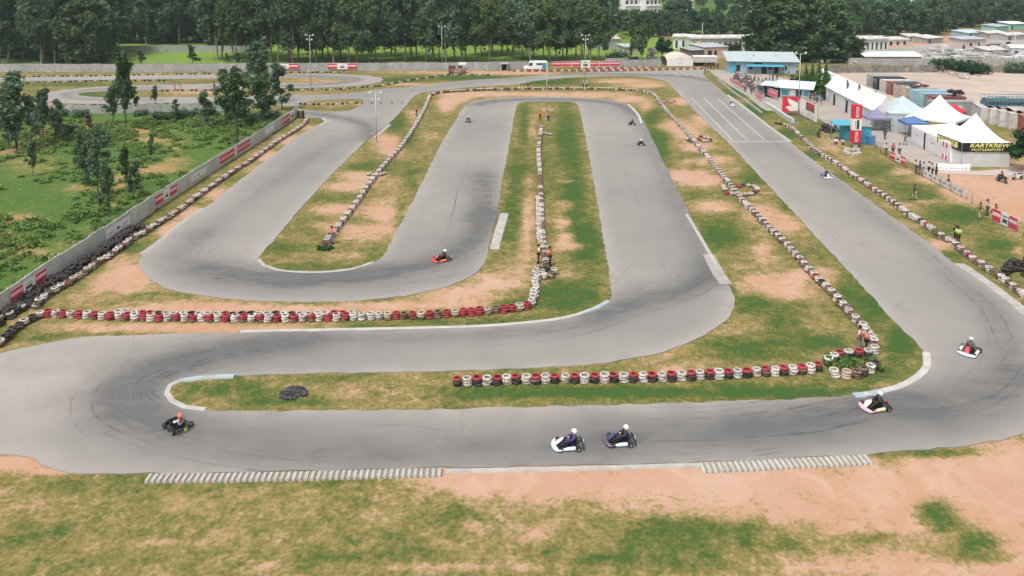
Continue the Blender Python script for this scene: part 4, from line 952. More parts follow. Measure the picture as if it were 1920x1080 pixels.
fence([(1622,266),(1650,284),(1668,299),(1700,314),(1722,327),(1740,337),(1815,376),(1835,387),(1860,414),(1908,437),(1960,462)], 1.15, 'thin post and wire fence between the right verge and the sandy paddock')
fence([(1480,212),(1496,218),(1535,233),(1558,240)], 1.0, 'thin rail fence below the two big sign boards')

# ------------------------------------------------------------------ lamp posts
def lamp_post(px, py, ytop, label, nl=4, r=.085, arm=.8):
    g = G(px, py); h = up(px, py, ytop); e = empty('lamp_post', (g.x, g.y, 0))
    MB().tube((0, 0, 0), (0, 0, h), r, r*.55, 8).build('pole', m_steel, e)
    MB().box((0, 0, .1), (.5, .5, .2)).build('base', m_conc, e)
    if nl:
        mb = MB(); mb.box((0, 0, h-.1), (arm*2, .07, .07)); mb.box((0, 0, h-1.1), (arm*1.2, .07, .07)) if nl > 2 else None; mb.build('crossarm', m_steel, e)
        spots = [(-arm, h+.1), (arm, h+.1), (-arm*.6, h-.9), (arm*.6, h-.9)][:nl]
        for x, z in spots:
            l = MB(); l.box((x, -.12, z), (.36, .22, .34), 0, .8); o = l.build('floodlight', m_steel, e)
            MB().box((x, -.237, z), (.28, .012, .25)).build('lamp_glass', M('lamp_lens', (.75, .77, .78), .2), o)
    return tag(e, label, 'lamp post')
lamp_post(583, 165, 66, 'tall floodlight post with four lamps left of the junction before the far trees')
lamp_post(706, 268, 174, 'thin floodlight post with dark lamps standing beside the first straight', 4, .09, .8)
lamp_post(829, 131, 50, 'grey floodlight post with two lamps against the dark trees by the far wall', 2)
lamp_post(1097, 158, 66, 'floodlight post with four lamps in front of the square white sign')
lamp_post(1025, 224, 118, 'bare thin pole at the far end of the middle infield', 0, .07)
lamp_post(1496, 231, 100, 'pale pole standing in front of the red sign board', 2, .09)
lamp_post(1116, 90, 34, 'thin distant pole above the pale shed in the trees', 2, .14)
lamp_post(1316, 100, 42, 'pale pole in front of the row of concrete units', 0, .14)
lamp_post(1899, 136, 66, 'pale concrete pole by the rubble heap at the upper right', 2, .12)
lamp_post(1440, 80, 16, 'thin distant pole at the left edge of the big dark tree', 2, .14)
# cones on the junction
for k, (x, y) in enumerate([(679,195),(697,194.6),(714,194.3),(735,194),(754,194)]):
    g = G(x, y); e = empty('traffic_cone', (g.x, g.y, .05))
    MB().lathe([(.001, .62), (.03, .62), (.15, .04)], (0, 0, 0), 10).build('cone', M('dull_red_cone', (.30, .09, .07), .6), e); MB().box((0, 0, .02), (.4, .4, .04)).build('base', m_black, e)
    tag(e, 'small dark cone, %s from the left in the line across the junction' % nth(k+1), 'cone', 'cones in a line across the junction')
# ------------------------------------------------------------------ people
def skin(name, V, E, Rr, root=0, sub=1):
    me = bpy.data.meshes.new(name); me.from_pydata(V, E, []); o = bpy.data.objects.new(name, me); COL.objects.link(o)
    md = o.modifiers.new('s', 'SKIN'); md.use_smooth_shade = True
    for i, sv in enumerate(me.skin_vertices[0].data):
        r = Rr[i]; sv.radius = (r, r) if not isinstance(r, tuple) else r; sv.use_root = (i == root)
    if sub: m2 = o.modifiers.new('b', 'SUBSURF'); m2.levels = sub; m2.render_levels = sub
    dg = bpy.context.evaluated_depsgraph_get(); dg.update()
    out = bpy.data.meshes.new_from_object(o.evaluated_get(dg)); out.name = name; bpy.data.objects.remove(o)
    out.polygons.foreach_set('use_smooth', [True]*len(out.polygons)); out.materials.clear(); return out
class Sk:
    def __init__(s): s.V = []; s.E = []; s.R = []; s.n = {}
    def a(s, nm, p, r, par=None):
        s.V.append(tuple(p)); s.R.append(r); s.n[nm] = len(s.V)-1
        if par is not None: s.E.append((s.n[par], s.n[nm]))
def V3(*a): return Vector(a)
def figure(J):
    """J: joints dict. returns meshes body, shirt, trousers, hair, shoes"""
    k = Sk(); k.a('pel', J['pel'], (.15, .11)); k.a('spi', J['spi'], (.135, .10), 'pel'); k.a('che', J['che'], (.165, .11), 'spi')
    k.a('nk', J['nk'], .055, 'che'); k.a('h0', J['h0'], .068, 'nk'); k.a('h1', J['h1'], .092, 'h0'); k.a('h2', J['h2'], .07, 'h1')
    up_ = (Vector(J['h2'])-Vector(J['h0'])).normalized(); fwd = Vector(J['face']).normalized()
    hm = Vector(J['h1']); k.a('nose', hm+fwd*.108-up_*.01, .012, 'h1')
    side = up_.cross(fwd).normalized()
    for s, t in ((1, 'l'), (-1, 'r')):
        k.a('ear'+t, hm+side*s*.088, .016, 'h1')
        k.a('hp'+t, J['hip'+t], .085, 'pel'); k.a('kn'+t, J['kne'+t], .058, 'hp'+t); k.a('an'+t, J['ank'+t], .04, 'kn'+t); k.a('to'+t, J['toe'+t], .035, 'an'+t)
        k.a('sh'+t, J['sho'+t], .058, 'che'); k.a('el'+t, J['elb'+t], .042, 'sh'+t); k.a('wr'+t, J['wri'+t], .028, 'el'+t)
        d = (Vector(J['wri'+t])-Vector(J['elb'+t])).normalized(); w0 = Vector(J['wri'+t]); sd = d.cross(Vector((0, 1, .01))).normalized()
        pm = w0+d*.075; k.a('pm'+t, pm, (.038, .020), 'wr'+t); nn = d.cross(sd).normalized()
        for q, (of, ln) in enumerate(((-.030, .068), (-.010, .080), (.011, .075), (.031, .058))):
            a = pm+sd*of+d*.03; b = a+d*ln*.5+nn*.006*s; c = a+d*ln+nn*.024*s
            k.a('f%d%s' % (q, t), a, .010, 'pm'+t); k.a('g%d%s' % (q, t), b, .009, 'f%d%s' % (q, t)); k.a('i%d%s' % (q, t), c, .008, 'g%d%s' % (q, t))
        a = w0+d*.03-sd*.035; b = a-sd*.02+d*.035; k.a('t0'+t, a, .012, 'wr'+t); k.a('t1'+t, b, .010, 't0'+t)
    body = skin('body', k.V, k.E, k.R)
    k = Sk(); k.a('pel', Vector(J['pel'])+Vector((0, 0, .04)), (.17, .13)); k.a('spi', J['spi'], (.155, .12), 'pel'); k.a('che', J['che'], (.185, .128), 'spi'); k.a('nk', Vector(J['nk'])*.6+Vector(J['che'])*.4, .07, 'che')
    for t in 'lr':
        k.a('sh'+t, J['sho'+t], .074, 'che'); k.a('el'+t, J['elb'+t], .056, 'sh'+t)
        if J.get('long'): k.a('wr'+t, J['wri'+t], .042, 'el'+t)
    shirt = skin('shirt', k.V, k.E, k.R)
    k = Sk(); k.a('pel', J['pel'], (.165, .125))
    for t in 'lr':
        k.a('hp'+t, J['hip'+t], .102, 'pel'); k.a('kn'+t, J['kne'+t], .075, 'hp'+t)
        a = Vector(J['ank'+t]); k.a('an'+t, a+(Vector(J['kne'+t])-a).normalized()*.03, .06, 'kn'+t)
    trou = skin('trousers', k.V, k.E, k.R)
    k = Sk(); k.a('pel', J['pel'], (.175, .135)); k.a('spi', J['spi'], (.172, .135), 'pel'); k.a('che', J['che'], (.20, .142), 'spi'); k.a('n', Vector(J['nk'])*.35+Vector(J['che'])*.65, .1, 'che')
    for t in 'lr': k.a('sh'+t, Vector(J['sho'+t])*.8+Vector(J['che'])*.2, .085, 'che')
    vest = skin('vest', k.V, k.E, k.R)
    mb = MB(); mb.ico((0, 0, 0), .108, (1, .95, 1.02), 12, 8); hair = mb.mesh('hair')
    # keep the cap of the head: move the ball up and back
    off = hm - fwd*.022 + up_*.028
    for v in hair.vertices: v.co = Vector(v.co)+off
    k = MB()
    for t in 'lr':
        a, b = Vector(J['ank'+t]), Vector(J['toe'+t]); k.sm = True; k.tube(a-(b-a)*.45+V3(0, 0, -.02), a*.4+b*.6, .048, .052, 8); k.tube(a*.4+b*.6, b+(b-a)*.25, .052, .03, 8)
    shoes = k.mesh('shoes')
    return dict(body=body, shirt=shirt, trousers=trou, vest=vest, hair=hair, shoes=shoes, hm=hm, fwd=fwd, up=up_)
def J_stand(arm='down', lean=0.0, step=.0):
    J = dict(pel=(0, 0, .95), spi=(lean*.3, 0, 1.12), che=(lean*.6, 0, 1.33), nk=(lean*.9, 0, 1.49), h0=(lean+.01, 0, 1.56), h1=(lean+.02, 0, 1.635), h2=(lean+.01, 0, 1.70), face=(1, 0, -.05))
    for s, t in ((1, 'l'), (-1, 'r')):
        f = step*s
        J['hip'+t] = (0, .09*s, .88); J['kne'+t] = (f*.5+.02, .10*s, .49); J['ank'+t] = (f, .11*s, .08); J['toe'+t] = (f+.15, .125*s, .035); J['sho'+t] = (lean*.7, .185*s, 1.41)
        if arm == 'down': J['elb'+t] = (lean*.6-.04-f*.2, .24*s, 1.13); J['wri'+t] = (lean*.5+.05-f*.4, .25*s, .89)
        elif arm == 'front': J['elb'+t] = (lean*.6+.02, .25*s, 1.14); J['wri'+t] = (lean*.6+.24, .10*s, 1.14)
        elif arm == 'up': J['elb'+t] = (.12, .27*s, 1.28); J['wri'+t] = (.20, .10*s, 1.52)
        elif arm == 'hip': J['elb'+t] = (-.06, .36*s, 1.16); J['wri'+t] = (.06, .20*s, 1.00)
        elif arm == 'flag':
            if s > 0: J['elb'+t] = (.10, .38*s, 1.40); J['wri'+t] = (.14, .48*s, 1.62)
            else: J['elb'+t] = (-.04, .24*s, 1.13); J['wri'+t] = (.05, .25*s, .89)
    return J
def J_sit(h=.45, drive=False):
    if drive:
        J = dict(pel=(-.26, 0, .24), spi=(-.33, 0, .40), che=(-.38, 0, .58), nk=(-.39, 0, .72), h0=(-.37, 0, .79), h1=(-.355, 0, .86), h2=(-.36, 0, .93), face=(1, 0, -.08), long=True)
        for s, t in ((1, 'l'), (-1, 'r')):
            J['hip'+t] = (-.22, .10*s, .23); J['kne'+t] = (.14, .19*s, .40); J['ank'+t] = (.50, .16*s, .16); J['toe'+t] = (.60, .16*s, .24)
            J['sho'+t] = (-.37, .19*s, .64); J['elb'+t] = (-.16, .30*s, .50); J['wri'+t] = (.035, .17*s, .485)
        return J
    J = dict(pel=(0, 0, h+.08), spi=(.0, 0, h+.26), che=(.04, 0, h+.47), nk=(.06, 0, h+.62), h0=(.08, 0, h+.69), h1=(.09, 0, h+.765), h2=(.08, 0, h+.83), face=(1, 0, -.1))
    for s, t in ((1, 'l'), (-1, 'r')):
        J['hip'+t] = (.03, .09*s, h+.05); J['kne'+t] = (.42, .13*s, h+.04); J['ank'+t] = (.40, .13*s, .08); J['toe'+t] = (.54, .14*s, .035)
        J['sho'+t] = (.03, .185*s, h+.54); J['elb'+t] = (.12, .24*s, h+.30); J['wri'+t] = (.32, .14*s, h+.20)
    return J
POSE = {}
def pose(nm):
    if nm not in POSE:
        POSE[nm] = figure({'down': lambda: J_stand('down'), 'front': lambda: J_stand('front'), 'up': lambda: J_stand('up'), 'hip': lambda: J_stand('hip'), 'flag': lambda: J_stand('flag'), 'walk': lambda: J_stand('down', .03, .22),
                           'lean': lambda: J_stand('front', .12), 'sit': lambda: J_sit(.45), 'ground': lambda: J_sit(.14), 'drive': lambda: J_sit(drive=True)}[nm]())
    return POSE[nm]
HELM = MB(); HELM.sm = True; HELM.ico((0, 0, 0), .16, (1.08, .95, 1.0), 14, 10); HELM = HELM.mesh('helmet')
VISOR = MB()
for k in range(8):
    a0, a1 = -1.1+2.2*k/8, -1.1+2.2*(k+1)/8; r = .165
    VISOR.quad((r*1.07*math.cos(a0), r*.95*math.sin(a0), -.028), (r*1.07*math.cos(a1), r*.95*math.sin(a1), -.028), (r*1.03*math.cos(a1), r*.92*math.sin(a1), .038), (r*1.03*math.cos(a0), r*.92*math.sin(a0), .038))
VISOR = VISOR.mesh('visor')
CAP = MB(); CAP.lathe([(.112, 0), (.108, .05), (.075, .09), (.001, .105)], (0, 0, 0), 12); CAP.box((.13, 0, .005), (.10, .14, .012)); CAP = CAP.mesh('cap')
def person(pos, rz, ps, shirt, trou, label, vest=None, head='hair', group=None, sc=1.0, z=0.0, headm=None, parts=True):
    F_ = pose(ps); e = empty('person', (pos[0], pos[1], z), rz); e.scale = (sc,)*3
    link_mesh('body', F_['body'], e, m_skin)
    link_mesh('race_suit' if ps == 'drive' else 'shirt', F_['shirt'], e, shirt); link_mesh('trousers', F_['trousers'], e, trou); link_mesh('shoes', F_['shoes'], e, m_black)
    if vest: link_mesh('vest', F_['vest'], e, vest)
    hm = F_['hm']
    if head == 'hair': link_mesh('hair', F_['hair'], e, headm or m_hair)
    elif head == 'cap': link_mesh('cap', CAP, e, headm or m_white, loc=hm+F_['up']*.03); link_mesh('hair', F_['hair'], e, m_hair).scale = (1, 1, 1)
    elif head == 'helmet':
        h = link_mesh('helmet', HELM, e, headm or m_white, loc=hm+F_['up']*.015); link_mesh('visor', VISOR, h, m_glass)
    return tag(e, label, 'person', group)

# ------------------------------------------------------------------ karts
def rim_tyre(r, w):
    mb = MB(); q = w/2
    prof = [(r*.55, -q*.9), (r*.72, -q), (r*.93, -q*.86), (r, -q*.55), (r, q*.55), (r*.93, q*.86), (r*.72, q), (r*.55, q*.9)]
    mb.lathe(prof, (0, 0, 0), 18, 'y'); t = mb.mesh('tyre')
    mb = MB(); mb.lathe([(.02, -q*.5), (r*.2, -q*.55), (r*.3, -q*.3), (r*.56, -q*.9), (r*.56, q*.9), (r*.3, q*.3), (r*.2, q*.55), (.02, q*.5)], (0, 0, 0), 14, 'y'); return t, mb.mesh('rim')
FT, FR_ = rim_tyre(.13, .135); RT, RR_ = rim_tyre(.142, .215)
def hull(secs, seg_mat=0):
    """secs: list of (x, [(y,z)...]) cross sections with equal counts, closed loops; lofted"""
    mb = MB(); k = len(secs[0][1]); mb.sm = True
    for x, ps in secs: mb.v += [(x, a, b) for a, b in ps]
    for i in range(len(secs)-1):
        for j in range(k): q = (j+1) % k; mb.face([i*k+j, i*k+q, (i+1)*k+q, (i+1)*k+j])
    mb.face(list(range(k))[::-1]); mb.face([(len(secs)-1)*k+j for j in range(k)]); return mb
def oval(cy, cz, w, h, n=10, p=.75):
    o = []
    for i in range(n):
        t = 2*math.pi*i/n; c, s = math.cos(t), math.sin(t); o.append((cy+w*math.copysign(abs(c)**p, c), cz+h*math.copysign(abs(s)**p, s)))
    return o
KM = {}
def kart_meshes():
    # floor and chassis rails
    mb = MB(); mb.prism([(-.62,-.30),(.30,-.30),(.62,-.22),(.72,-.15),(.72,.15),(.62,.22),(.30,.30),(-.62,.30)], .035, .05); KM['floor_tray'] = mb.mesh('floor_tray')
    mb = MB()
    for s in (1, -1): mb.path([(-.70, .33*s, .075), (.1, .33*s, .075), (.52, .26*s, .075), (.80, .16*s, .075)], .018); mb.path([(.50, .26*s, .08), (.52, .50*s, .13)], .02)
    mb.path([(-.70, -.33, .075), (-.70, .33, .075)], .018); mb.path([(-.52, -.60, .142), (-.52, .60, .142)], .022); mb.path([(.8, -.16, .075), (.8, .16, .075)], .018); KM['chassis'] = mb.mesh('chassis')
    # nose cone: wide low spoiler
    secs = []
    for y, xf, h, zc in ((-.62, .60, .05, .12), (-.56, .80, .07, .12), (-.35, .92, .085, .13), (0, 1.0, .10, .14), (.35, .92, .085, .13), (.56, .80, .07, .12), (.62, .60, .05, .12)): secs.append((y, xf, h, zc))
    mb = MB(); mb.sm = True; k = 6
    for y, xf, h, zc in secs: mb.v += [(xf-.20, y, zc-h*.8), (xf-.04, y, zc-h), (xf, y, zc-h*.3), (xf-.02, y, zc+h*.35), (xf-.12, y, zc+h), (xf-.24, y, zc+h*.9)]
    for i in range(len(secs)-1):
        for j in range(k): q = (j+1) % k; mb.face([i*k+j, i*k+q, (i+1)*k+q, (i+1)*k+j])
    mb.face(list(range(k))[::-1]); mb.face([(len(secs)-1)*k+j for j in range(k)]); KM['nose_cone'] = mb.mesh('nose_cone')
    # number panel leaning over steering column
    secs = [(.78, oval(0, .20, .17, .03)), (.62, oval(0, .30, .16, .05)), (.42, oval(0, .43, .14, .05)), (.30, oval(0, .53, .12, .03))]
    KM['front_panel'] = hull(secs).mesh('front_panel')
    secs = [(-.36, oval(0, .15, .075, .085)), (-.30, oval(0, .15, .105, .11)), (.10, oval(0, .14, .10, .095)), (.30, oval(0, .12, .07, .06)), (.36, oval(0, .11, .04, .035))]
    KM['side_pod'] = hull(secs).mesh('side_pod')
    mb = MB(); mb.sm = True
    secs = [(-.10, .20, .10), (.0, .225, .14), (.12, .235, .30), (.20, .22, .48), (.22, .18, .56)]
    mb.v = []; k = 9
    for dx, wd, z in secs:
        for j in range(k):
            t = math.pi*j/(k-1); mb.v.append((-.24-dx*.9+(.34-.5*max(0, z-.14))*(1-math.sin(t)) - .02, wd*math.cos(t), z+(.05*abs(math.cos(t)))))
    for i in range(len(secs)-1):
        for j in range(k-1): mb.face([i*k+j, i*k+j+1, (i+1)*k+j+1, (i+1)*k+j])
    mb.box((-.20, 0, .09), (.38, .34, .05)); KM['seat'] = mb.mesh('seat')
    mb = MB(); ring = []
    for i in range(14): t = 2*math.pi*i/14; ring.append(Vector((.10+.07*math.sin(t), .15*math.cos(t), .47+.13*math.sin(t))))
    mb.path(ring+[ring[0]], .014, 5); mb.path([ring[0], ring[7]], .012); mb.path([(.10, 0, .47), (.45, 0, .15)], .014); KM['steering_wheel'] = mb.mesh('steering_wheel')
    mb = MB(); mb.box((-.36, -.42, .20), (.28, .20, .18)); mb.box((-.40, -.42, .34), (.16, .16, .14), 0, .8); mb.tube((-.30, -.55, .22), (-.66, -.50, .20), .045, .055, 8); mb.box((-.20, -.40, .30), (.12, .14, .16)); KM['engine'] = mb.mesh('engine')
    mb = MB(); mb.path([(-.78, -.58, .16), (-.84, -.40, .16), (-.84, .40, .16), (-.78, .58, .16)], .045, 8); mb.path([(-.70, -.28, .09), (-.84, -.28, .16)], .018); mb.path([(-.70, .28, .09), (-.84, .28, .16)], .018); KM['rear_bumper'] = mb.mesh('rear_bumper')
    MBp = MB(); MBp.box((-.90, 0, .22), (.012, .20, .18)); KM['number_plate'] = MBp.mesh('number_plate')
kart_meshes()
def kart(pa, pdir, body, pod, panel, suit, helm, klabel, dlabel, trou=None, vestc=None, plate=None, sc=.92, turn=.0):
    a, b_ = G(*pa), G(*pdir); rz = math.atan2(b_.y-a.y, b_.x-a.x); e = empty('go_kart', (a.x, a.y, .05), rz); e.scale = (sc,)*3
    for nm, mt in (('floor_tray', m_black), ('chassis', M('chassis_steel', (.10, .10, .11), .4, .1, 2)), ('nose_cone', body), ('front_panel', panel), ('seat', m_black), ('steering_wheel', m_black), ('engine', M('engine_metal', (.20, .20, .21), .5, .3, 8)), ('rear_bumper', m_black), ('number_plate', plate or m_white)):
        link_mesh(nm, KM[nm], e, mt)
    for s in (1, -1):
        link_mesh('side_pod', KM['side_pod'], e, pod, loc=(-.0, .50*s, 0))
        w = link_mesh('wheel', FT, e, m_black, loc=(.54, .52*s, .13), rz=turn); link_mesh('rim', FR_, w, M('kart_rim', (.55, .55, .57), .4, .1, 2))
        w = link_mesh('wheel', RT, e, m_black, loc=(-.52, .56*s, .142)); link_mesh('rim', RR_, w, MATS['kart_rim'])
    tag(e, klabel, 'go-kart', 'go-karts racing on the track')
    person((a.x, a.y), rz, 'drive', suit, trou or suit, dlabel, head='helmet', group='kart drivers', sc=sc, z=.05, headm=helm, vest=vestc)
K_ = lambda n, c: M('kart_'+n, c, .35, .06, 3, spec=.5)
suitk = M('black_suit', (.022, .022, .026), .7, .3, 6); suitn = M('navy_suit', (.03, .035, .10), .7, .25, 6); suitw = M('white_suit', (.62, .61, .66), .7, .1, 5); suitp = M('purple_suit', (.10, .04, .22), .7, .3, 7)
kw = K_('white', (.66, .70, .78)); kp = K_('pink_white', (.80, .42, .48)); kp2 = K_('pale_pink', (.80, .64, .66)); kr = K_('red', (.60, .05, .07)); ko = K_('orange', (.75, .20, .06)); kb = K_('black', (.02, .02, .02)); kn = K_('dark_rose', (.12, .09, .12)); ky = K_('yellow', (.65, .66, .12)); kc = K_('cream', (.72, .62, .42))
helo = M('orange_helmet', (.80, .16, .08), .35, .05, 2, spec=.5); helw = M('white_helmet', (.82, .81, .82), .3, .03, 2, spec=.5)
kart((333,803), (318,793), kb, kb, kb, suitw, helo, 'black kart leaning through the lower left hairpin', 'driver in white suit and orange helmet in the black kart at the lower left hairpin', trou=suitk, plate=ky)
kart((1065,838), (1020,841), kw, kw, kw, M('blue_suit', (.045,.04,.16), .7, .4, 6), helw, 'white nosed kart leading on the near straight', 'driver with white helmet and dark blue suit in the white kart on the near straight', trou=suitn)
kart((1162,830), (1118,832), kn, kw, K_('navy_panel', (.05,.06,.16)), suitn, helw, 'dark kart with white side pods following close behind on the near straight', 'driver with white helmet and navy suit in the second kart on the near straight', trou=suitk)
kart((1640,766), (1600,772), kp, kc, kp2, suitk, helw, 'pink and white kart entering the near straight by the white kerb', 'driver in black with white helmet in the pink and white kart', plate=kr)
kart((1817,662), (1804,676), kw, kw, kr, M('black_white_suit', (.10, .10, .11), .7, .5, 9), helw, 'white kart with red front panel in the big right hand turn', 'driver in black and white suit in the kart on the right hand turn', trou=suitk, vestc=None)
kart((828,489), (803,493), kr, ko, kr, suitk, helw, 'red and orange kart braking into the inner left hairpin', 'driver in black with white helmet in the red kart at the inner hairpin')
kart((878,229), (874,240), kn, kw, kn, suitk, helw, 'distant dark kart coming down the second straight', 'driver with white helmet in the distant kart on the second straight')
kart((1202,272), (1198,255), kb, kr, kb, suitk, helw, 'distant dark kart on the right of the third straight', 'driver in black with white helmet in the nearer kart on the third straight')
kart((1185,234), (1180,222), kb, kb, kb, suitk, M('dark_helmet', (.05, .05, .06), .3), 'black kart ahead at the top of the third straight', 'driver in black with dark helmet in the kart at the top of the third straight')
kart((1551,333), (1562,343), kw, K_('blue', (.16, .28, .52)), kw, suitn, M('blue_helmet', (.12, .25, .45), .3), 'blue and white kart speeding down the main straight', 'driver in navy suit in the blue and white kart on the main straight')
kart((1372,198), (1378,204), kw, kw, kw, suitk, helw, 'small distant white kart on the painted lanes of the main straight', 'driver with white helmet in the kart on the painted lanes')

# ------------------------------------------------------------------ bystanders
S = lambda n, c: M('cloth_'+n, c, .8, .12, 6)
s_w = S('white', (.68, .67, .68)); s_k = S('black', (.025, .025, .028)); s_g = S('grey', (.26, .28, .32)); s_n = S('navy', (.05, .07, .15)); s_b = S('blue', (.05, .33, .55)); s_r = S('red', (.55, .07, .08)); s_br = S('brown', (.22, .10, .07)); s_p = S('pink', (.78, .40, .42)); s_ol = S('olive', (.08, .12, .06)); s_be = S('beige', (.52, .42, .30)); s_pur = S('violet', (.22, .14, .32))
def pp(px, py, look, ps, sh, tr, label, **k):
    a = G(px, py); rz = look; return person((a.x, a.y), rz, ps, sh, tr, label, **k)
pi = math.pi
GM = 'track marshals in bright vests'
pp(1611, 657, -.6, 'down', s_w, s_g, 'marshal in an orange vest and grey trousers at the end of the right infield barrier', vest=m_orange, group=GM)
pp(1624, 662, pi*.85, 'front', m_pinkvest, s_k, 'marshal in pink vest with white cap beside the flower bed', vest=m_pinkvest, head='cap', group=GM, headm=s_w)
pp(1010, 494, pi, 'hip', s_w, s_k, 'marshal in orange vest and white shirt left of the middle infield tyres', vest=m_orange, group=GM)
pp(1031, 499, -.3, 'down', m_orange, s_k, 'marshal all in orange top and black trousers right of the middle infield tyres', vest=m_orange, group=GM)
pp(625, 457, pi*1.2, 'lean', m_pinkvest, s_g, 'marshal in a pink orange vest at the near end of the left infield tyres', vest=m_orange, group=GM)
pp(781, 217, pi, 'hip', m_orange, s_k, 'marshal in orange near the top of the left infield', vest=m_orange, head='cap', group=GM)
pp(1013, 225, -pi/2, 'down', m_pinkvest, s_k, 'left one of two orange marshals at the far end of the middle infield', vest=m_orange, group=GM)
pp(1028, 227, -pi/2, 'hip', m_pinkvest, s_k, 'right one of two orange marshals at the far end of the middle infield', vest=m_orange, group=GM)
pp(1093, 165, -pi/2, 'down', s_w, s_k, 'left person in white at the top barrier beside the floodlight post', head='cap', group=GM)
pp(1100, 165.5, -pi/2, 'front', s_w, s_k, 'right person in white at the top barrier beside the floodlight post', head='cap', group=GM)
pp(990, 164.5, -pi/2, 'flag', s_w, s_k, 'person in white with a raised arm on the top barrier', group=GM)
pp(328, 169, -pi/2, 'down', s_p, s_p, 'left one of two people in pink on the far left loop', group=GM)
pp(338, 169, -pi/2, 'hip', s_p, s_p, 'right one of two people in pink on the far left loop', group=GM)
pp(402, 167, -pi/2, 'down', s_p, s_k, 'person in pink behind the trees on the far left loop', group=GM)
pp(1714, 375, 2.2, 'walk', s_k, s_be, 'person in a black top walking alone across the right verge')
pp(1796, 458, -2.4, 'lean', m_lime, s_k, 'marshal in a lime vest bending by the outer barrier of the main straight', vest=m_lime, group=GM)
pp(1792, 455, -2.3, 'lean', s_k, s_k, 'person in black crouching beside the lime vest by the outer barrier')
pp(1837, 411, 2.2, 'front', s_br, s_be, 'person in a brown shirt and beige trousers at the right fence')
pp(1851, 404, 2.0, 'up', s_w, s_ol, 'person in white shirt taking a picture at the right fence')
pp(1868, 400, 2.2, 'ground', s_br, s_k, 'person in dark red sitting behind the large red white banner')
pp(1718, 325, 2.6, 'lean', s_w, s_k, 'spectator in a white shirt leaning on the fence at the left of the group')
pp(1724, 327, 2.6, 'down', s_k, s_g, 'spectator in black top and grey trousers at the fence')
pp(1731, 329, 2.5, 'down', s_w, s_g, 'spectator in white standing at the left end of the long white banner')
pp(1741, 328, 2.4, 'down', s_w, s_k, 'spectator in white behind the left part of the long white banner')
pp(1748, 331, 2.4, 'lean', s_w, s_k, 'second spectator in white behind the long white banner')
pp(1755, 333, 2.4, 'down', s_k, s_k, 'spectator in black behind the long white banner')
pp(1779, 344, 2.6, 'ground', s_br, s_k, 'person in brown sitting on the sand behind the long white banner')
pp(1659, 262, 1.4, 'down', s_k, s_n, 'person in black standing in the paddock lane below the mint tent', head='hair')
pp(1661, 291, 1.4, 'down', s_w, s_k, 'person in white and black by the fence left of the small red banner')
pp(1697, 272, 1.9, 'walk', s_b, s_g, 'person in a bright blue shirt walking beside the white tents')
pp(1674, 291, 1.4, 'down', s_r, s_k, 'person in red behind the small red and white banner', head='cap')
pp(1686, 292, 1.4, 'down', s_w, s_k, 'person in white behind the small red and white banner')
pp(1568, 270, -2.2, 'ground', s_w, s_n, 'person in white sitting in front of the turquoise shelter')
pp(1580, 271, -2.0, 'ground', s_p, s_n, 'person in pink sitting in front of the turquoise shelter')
pp(1534, 257, -1.5, 'ground', s_k, s_k, 'person in black crouching on the grass by the white barrier')
pp(1879, 341, 2.0, 'sit', s_k, s_k, 'person in black sitting on the parked scooter by the tent')
pp(1586, 203, -1.2, 'down', s_k, s_k, 'person in black at the corner of the long white marquee')
pp(1592, 208, -1.5, 'hip', s_be, s_br, 'person in beige near the long white marquee')
pp(1600, 206, -1.0, 'down', s_k, s_br, 'person in dark clothes behind the tall red banner post')
# crowd next to the pit lane
rr = random.Random(21); crowd = [(1377,153),(1383,156),(1388,158),(1380,148),(1390,152),(1396,156),(1401,160),(1399,152),(1407,156),(1412,160),(1405,165),(1411,169),(1400,167),(1409,176),(1416,173),(1421,168),(1424,176),(1418,180),(1413,165),(1393,163),(1397,172),(1428,170),(1424,184),(1405,150),(1415,152),(1422,158),(1430,162),(1430,180),(1386,146),(1395,148),(1436,158),(1443,155),(1449,152),(1457,150),(1507,183),(1513,185),(1518,187),(1523,190),(1528,189),(1510,179),(1519,181),(1532,193),(1527,183),(1536,190),(1500,181),(1540,196)]+[(rr.uniform(1376, 1432), 0) for _ in range(48)]
crowd = [(x, y if y else 143+(x-1376)*.62+rr.uniform(-3, 9)) for x, y in crowd]
cols = [s_w, s_k, s_n, s_g, s_r, s_w, s_k, s_b, s_br, s_p, s_pur]; cn = {id(s_w): 'white', id(s_k): 'black', id(s_n): 'navy', id(s_g): 'grey', id(s_r): 'red', id(s_b): 'blue', id(s_br): 'brown', id(s_p): 'pink', id(s_pur): 'violet'}
for k, (x, y) in enumerate(sorted(crowd)):
    c = rr.choice(cols); t = rr.choice([s_k, s_n, s_g, s_be]); g = 'spectators standing beside the pit lane' if x < 1470 else 'spectators standing behind the sign boards'
    pp(x, y, rr.uniform(-2.6, -1.6), rr.choice(['down', 'front', 'hip', 'lean', 'walk']), c, t, 'spectator in %s, %s from the left of the %s' % (cn[id(c)], nth(k+1 if x < 1470 else k+1-sum(1 for q in crowd if q[0] < 1470)), 'crowd beside the pit lane' if x < 1470 else 'group behind the sign boards'), group=g, sc=rr.uniform(.94, 1.05), head=rr.choice(['hair', 'hair', 'cap']), headm=rr.choice([None, None, s_w]) if False else None)
for k, (x, y) in enumerate([(1322,130),(1327,129.5),(1333,129.3),(1339,129),(1346,129)]):
    pp(x, y, -1.6, 'down', s_k, s_k, 'person in black, %s from the left below the white box container' % nth(k+1), group='people below the white box container')
for k, (x, y) in enumerate([(843,141),(866,140),(1322,136.5)]):
    pp(x, y, -1.6, 'hip', s_r if k != 1 else s_w, s_k, ['person in red left of the recovery vehicle', 'person in white right of the recovery vehicle', 'person in red at the far end of the pit lane'][k])
